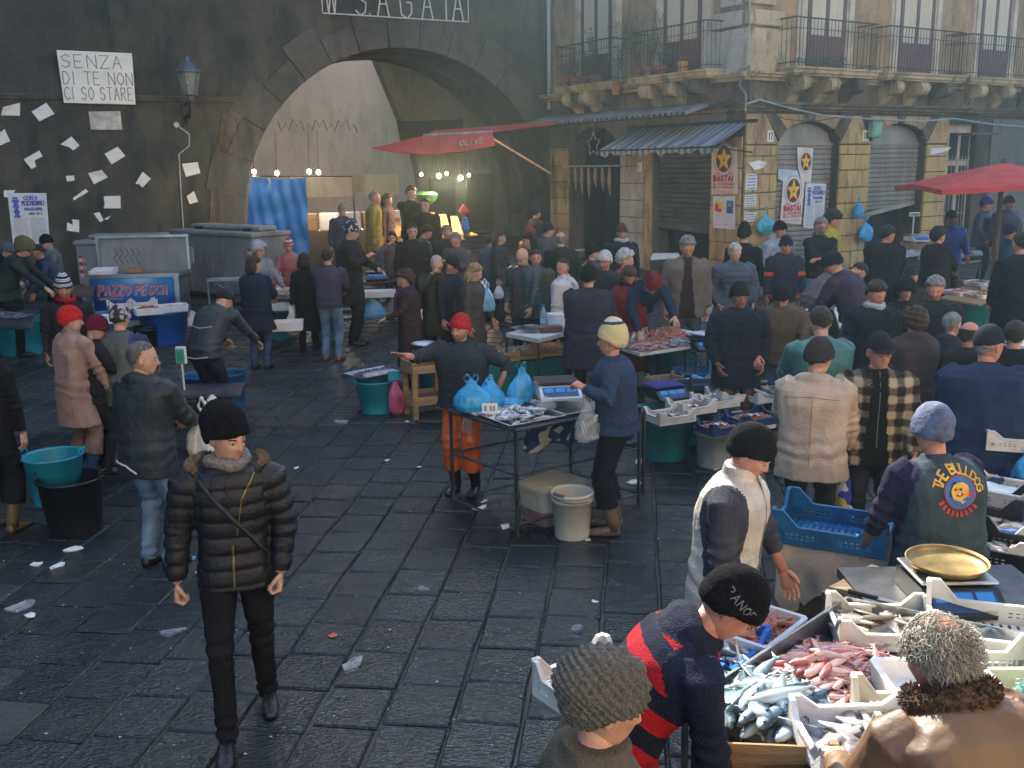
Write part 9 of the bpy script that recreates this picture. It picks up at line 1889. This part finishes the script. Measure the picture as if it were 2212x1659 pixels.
# ================================================================== litter on the paving
r = random.Random(9); GW = [('white paper scrap', m_white), ('clear plastic scrap', CLEARP), ('pale blue scrap', mat('pale_blue_scrap', (.15,.38,.62), .5))]
def scrap(p, sz, mt, label, seed, flat=.25):
 q = random.Random(seed); b = MB(); n = 7; P = [(0, 0, sz*flat*.6)]
 for i in range(n): a = 2*pi*i/n; k = q.uniform(.45, 1.15); P.append((cos(a)*sz*k*.5, sin(a)*sz*k*.5*.7, sz*flat*q.uniform(0, .8)))
 b.add(P+[(x*.9, y*.9, -.001) for x, y, z in P], [[0, 1+i, 1+(i+1) % n] for i in range(n)]+[[1+i, n+2+i, n+2+(i+1) % n, 1+(i+1) % n] for i in range(n)]); o = b.obj('litter_scrap', mt); put(o, p+Vector((0, 0, .008)), q.uniform(0, 6)); return o
for k, (px, py, s, mi, lab) in enumerate(((160, 1190, .16, 0, 'narrow folded white strip below the black tub'), (80, 1222, .13, 0, 'small white crumple left of the pair under the black tub'), (125, 1225, .14, 0, 'white crumple right of the pair under the black tub'), (68, 1333, .12, 0, 'white wrapper with a red spot at the left'), (55, 1310, .28, 1, 'large clear plastic sheet above the red spotted wrapper'), (372, 1370, .18, 1, 'clear plastic crumple right of the spotted wrapper'), (412, 1210, .12, 2, 'bright blue scrap at the striding man elbow'), (430, 1238, .10, 0, 'grey white scrap below the bright blue one'), (1040, 1100, .17, 0, 'crumpled paper below the centre table left leg'), (1046, 1085, .11, 0, 'small paper ball above the crumpled paper'), (1090, 1140, .13, 0, 'white crumple left of the front table leg'), (640, 1012, .10, 0, 'white oval scrap right of the fur hood'), (762, 1440, .24, 1, 'large clear bag scrap on the near paving'), (915, 1275, .15, 1, 'clear scrap in the middle of the near paving'), (1285, 1302, .08, 0, 'tiny white scrap left of the white vest man'), (1248, 1360, .12, 1, 'clear scrap above the ribbed hat'), (1270, 1168, .09, 0, 'white slip beside the cream bucket'), (1368, 1045, .20, 0, 'large crumpled white paper behind the vendor boots'), (720, 1375, .10, 1, 'thin red straw like scrap'), (880, 912, .10, 0, 'white scrap before the wooden stand'), (735, 915, .2, 1, 'wet clear film behind the striding man'), (1380, 1000, .18, 0, 'white paper on the ground beside the teal tub'), (1548, 1015, .10, 0, 'small white scrap at the dirty bucket foot'), (836, 995, .09, 0, 'small white scrap in the middle of the square'), (905, 1010, .08, 0, 'tiny white scrap right in the middle of the square'), (500, 960, .16, 1, 'clear wet film behind the bending track jacket man'))):
 tag(scrap(gp(px, py, 0), s, GW[mi][1] if k != 18 else mat('red_straw', (.6,.10,.05), .5), lab, k, .06 if s < .12 else .20), lab, 'litter', 'litter scattered on the wet paving')
b = MB()
for k in range(240):
 px, py = r.uniform(0, 1500), r.uniform(820, 1640); p = gp(px, py, 0)
 if p.x > .3*p.y+.3: continue
 s = r.uniform(.004, .013); a = r.uniform(0, 6); b.poly([(p.x+s*cos(a+q*pi/2)*r.uniform(.5, 1), p.y+s*sin(a+q*pi/2)*r.uniform(.5, 1), p.z+.009+.004*(q % 2)) for q in range(4)])
o = b.obj('litter_crumbs', mat('pale_crumbs', (.42,.43,.40), .6, .5, 30)); tag(o, 'tiny pale crumbs and fish scales scattered over the wet paving', 'crumbs', None, 'stuff')
# ================================================================== air: bluish volume added in place of a lens flare veil
m = bpy.data.materials.new('flare_veil'); m.use_nodes = True; nt = m.node_tree; nt.nodes.clear(); pv = nt.nodes.new('ShaderNodeVolumePrincipled'); mo = nt.nodes.new('ShaderNodeOutputMaterial'); pv.inputs['Color'].default_value = (.62, .88, 1.0, 1); pv.inputs['Density'].default_value = .0055; pv.inputs['Anisotropy'].default_value = .8; nt.links.new(pv.outputs[0], mo.inputs['Volume'])
hz_ = MB().box((0, 20, 10.4), (150, 130, 23.6)).obj('veil_volume', m); tag(hz_, kind='stuff')
TMPS = bpy.data.scenes.get('tmp_remesh')
if TMPS: bpy.data.scenes.remove(TMPS)
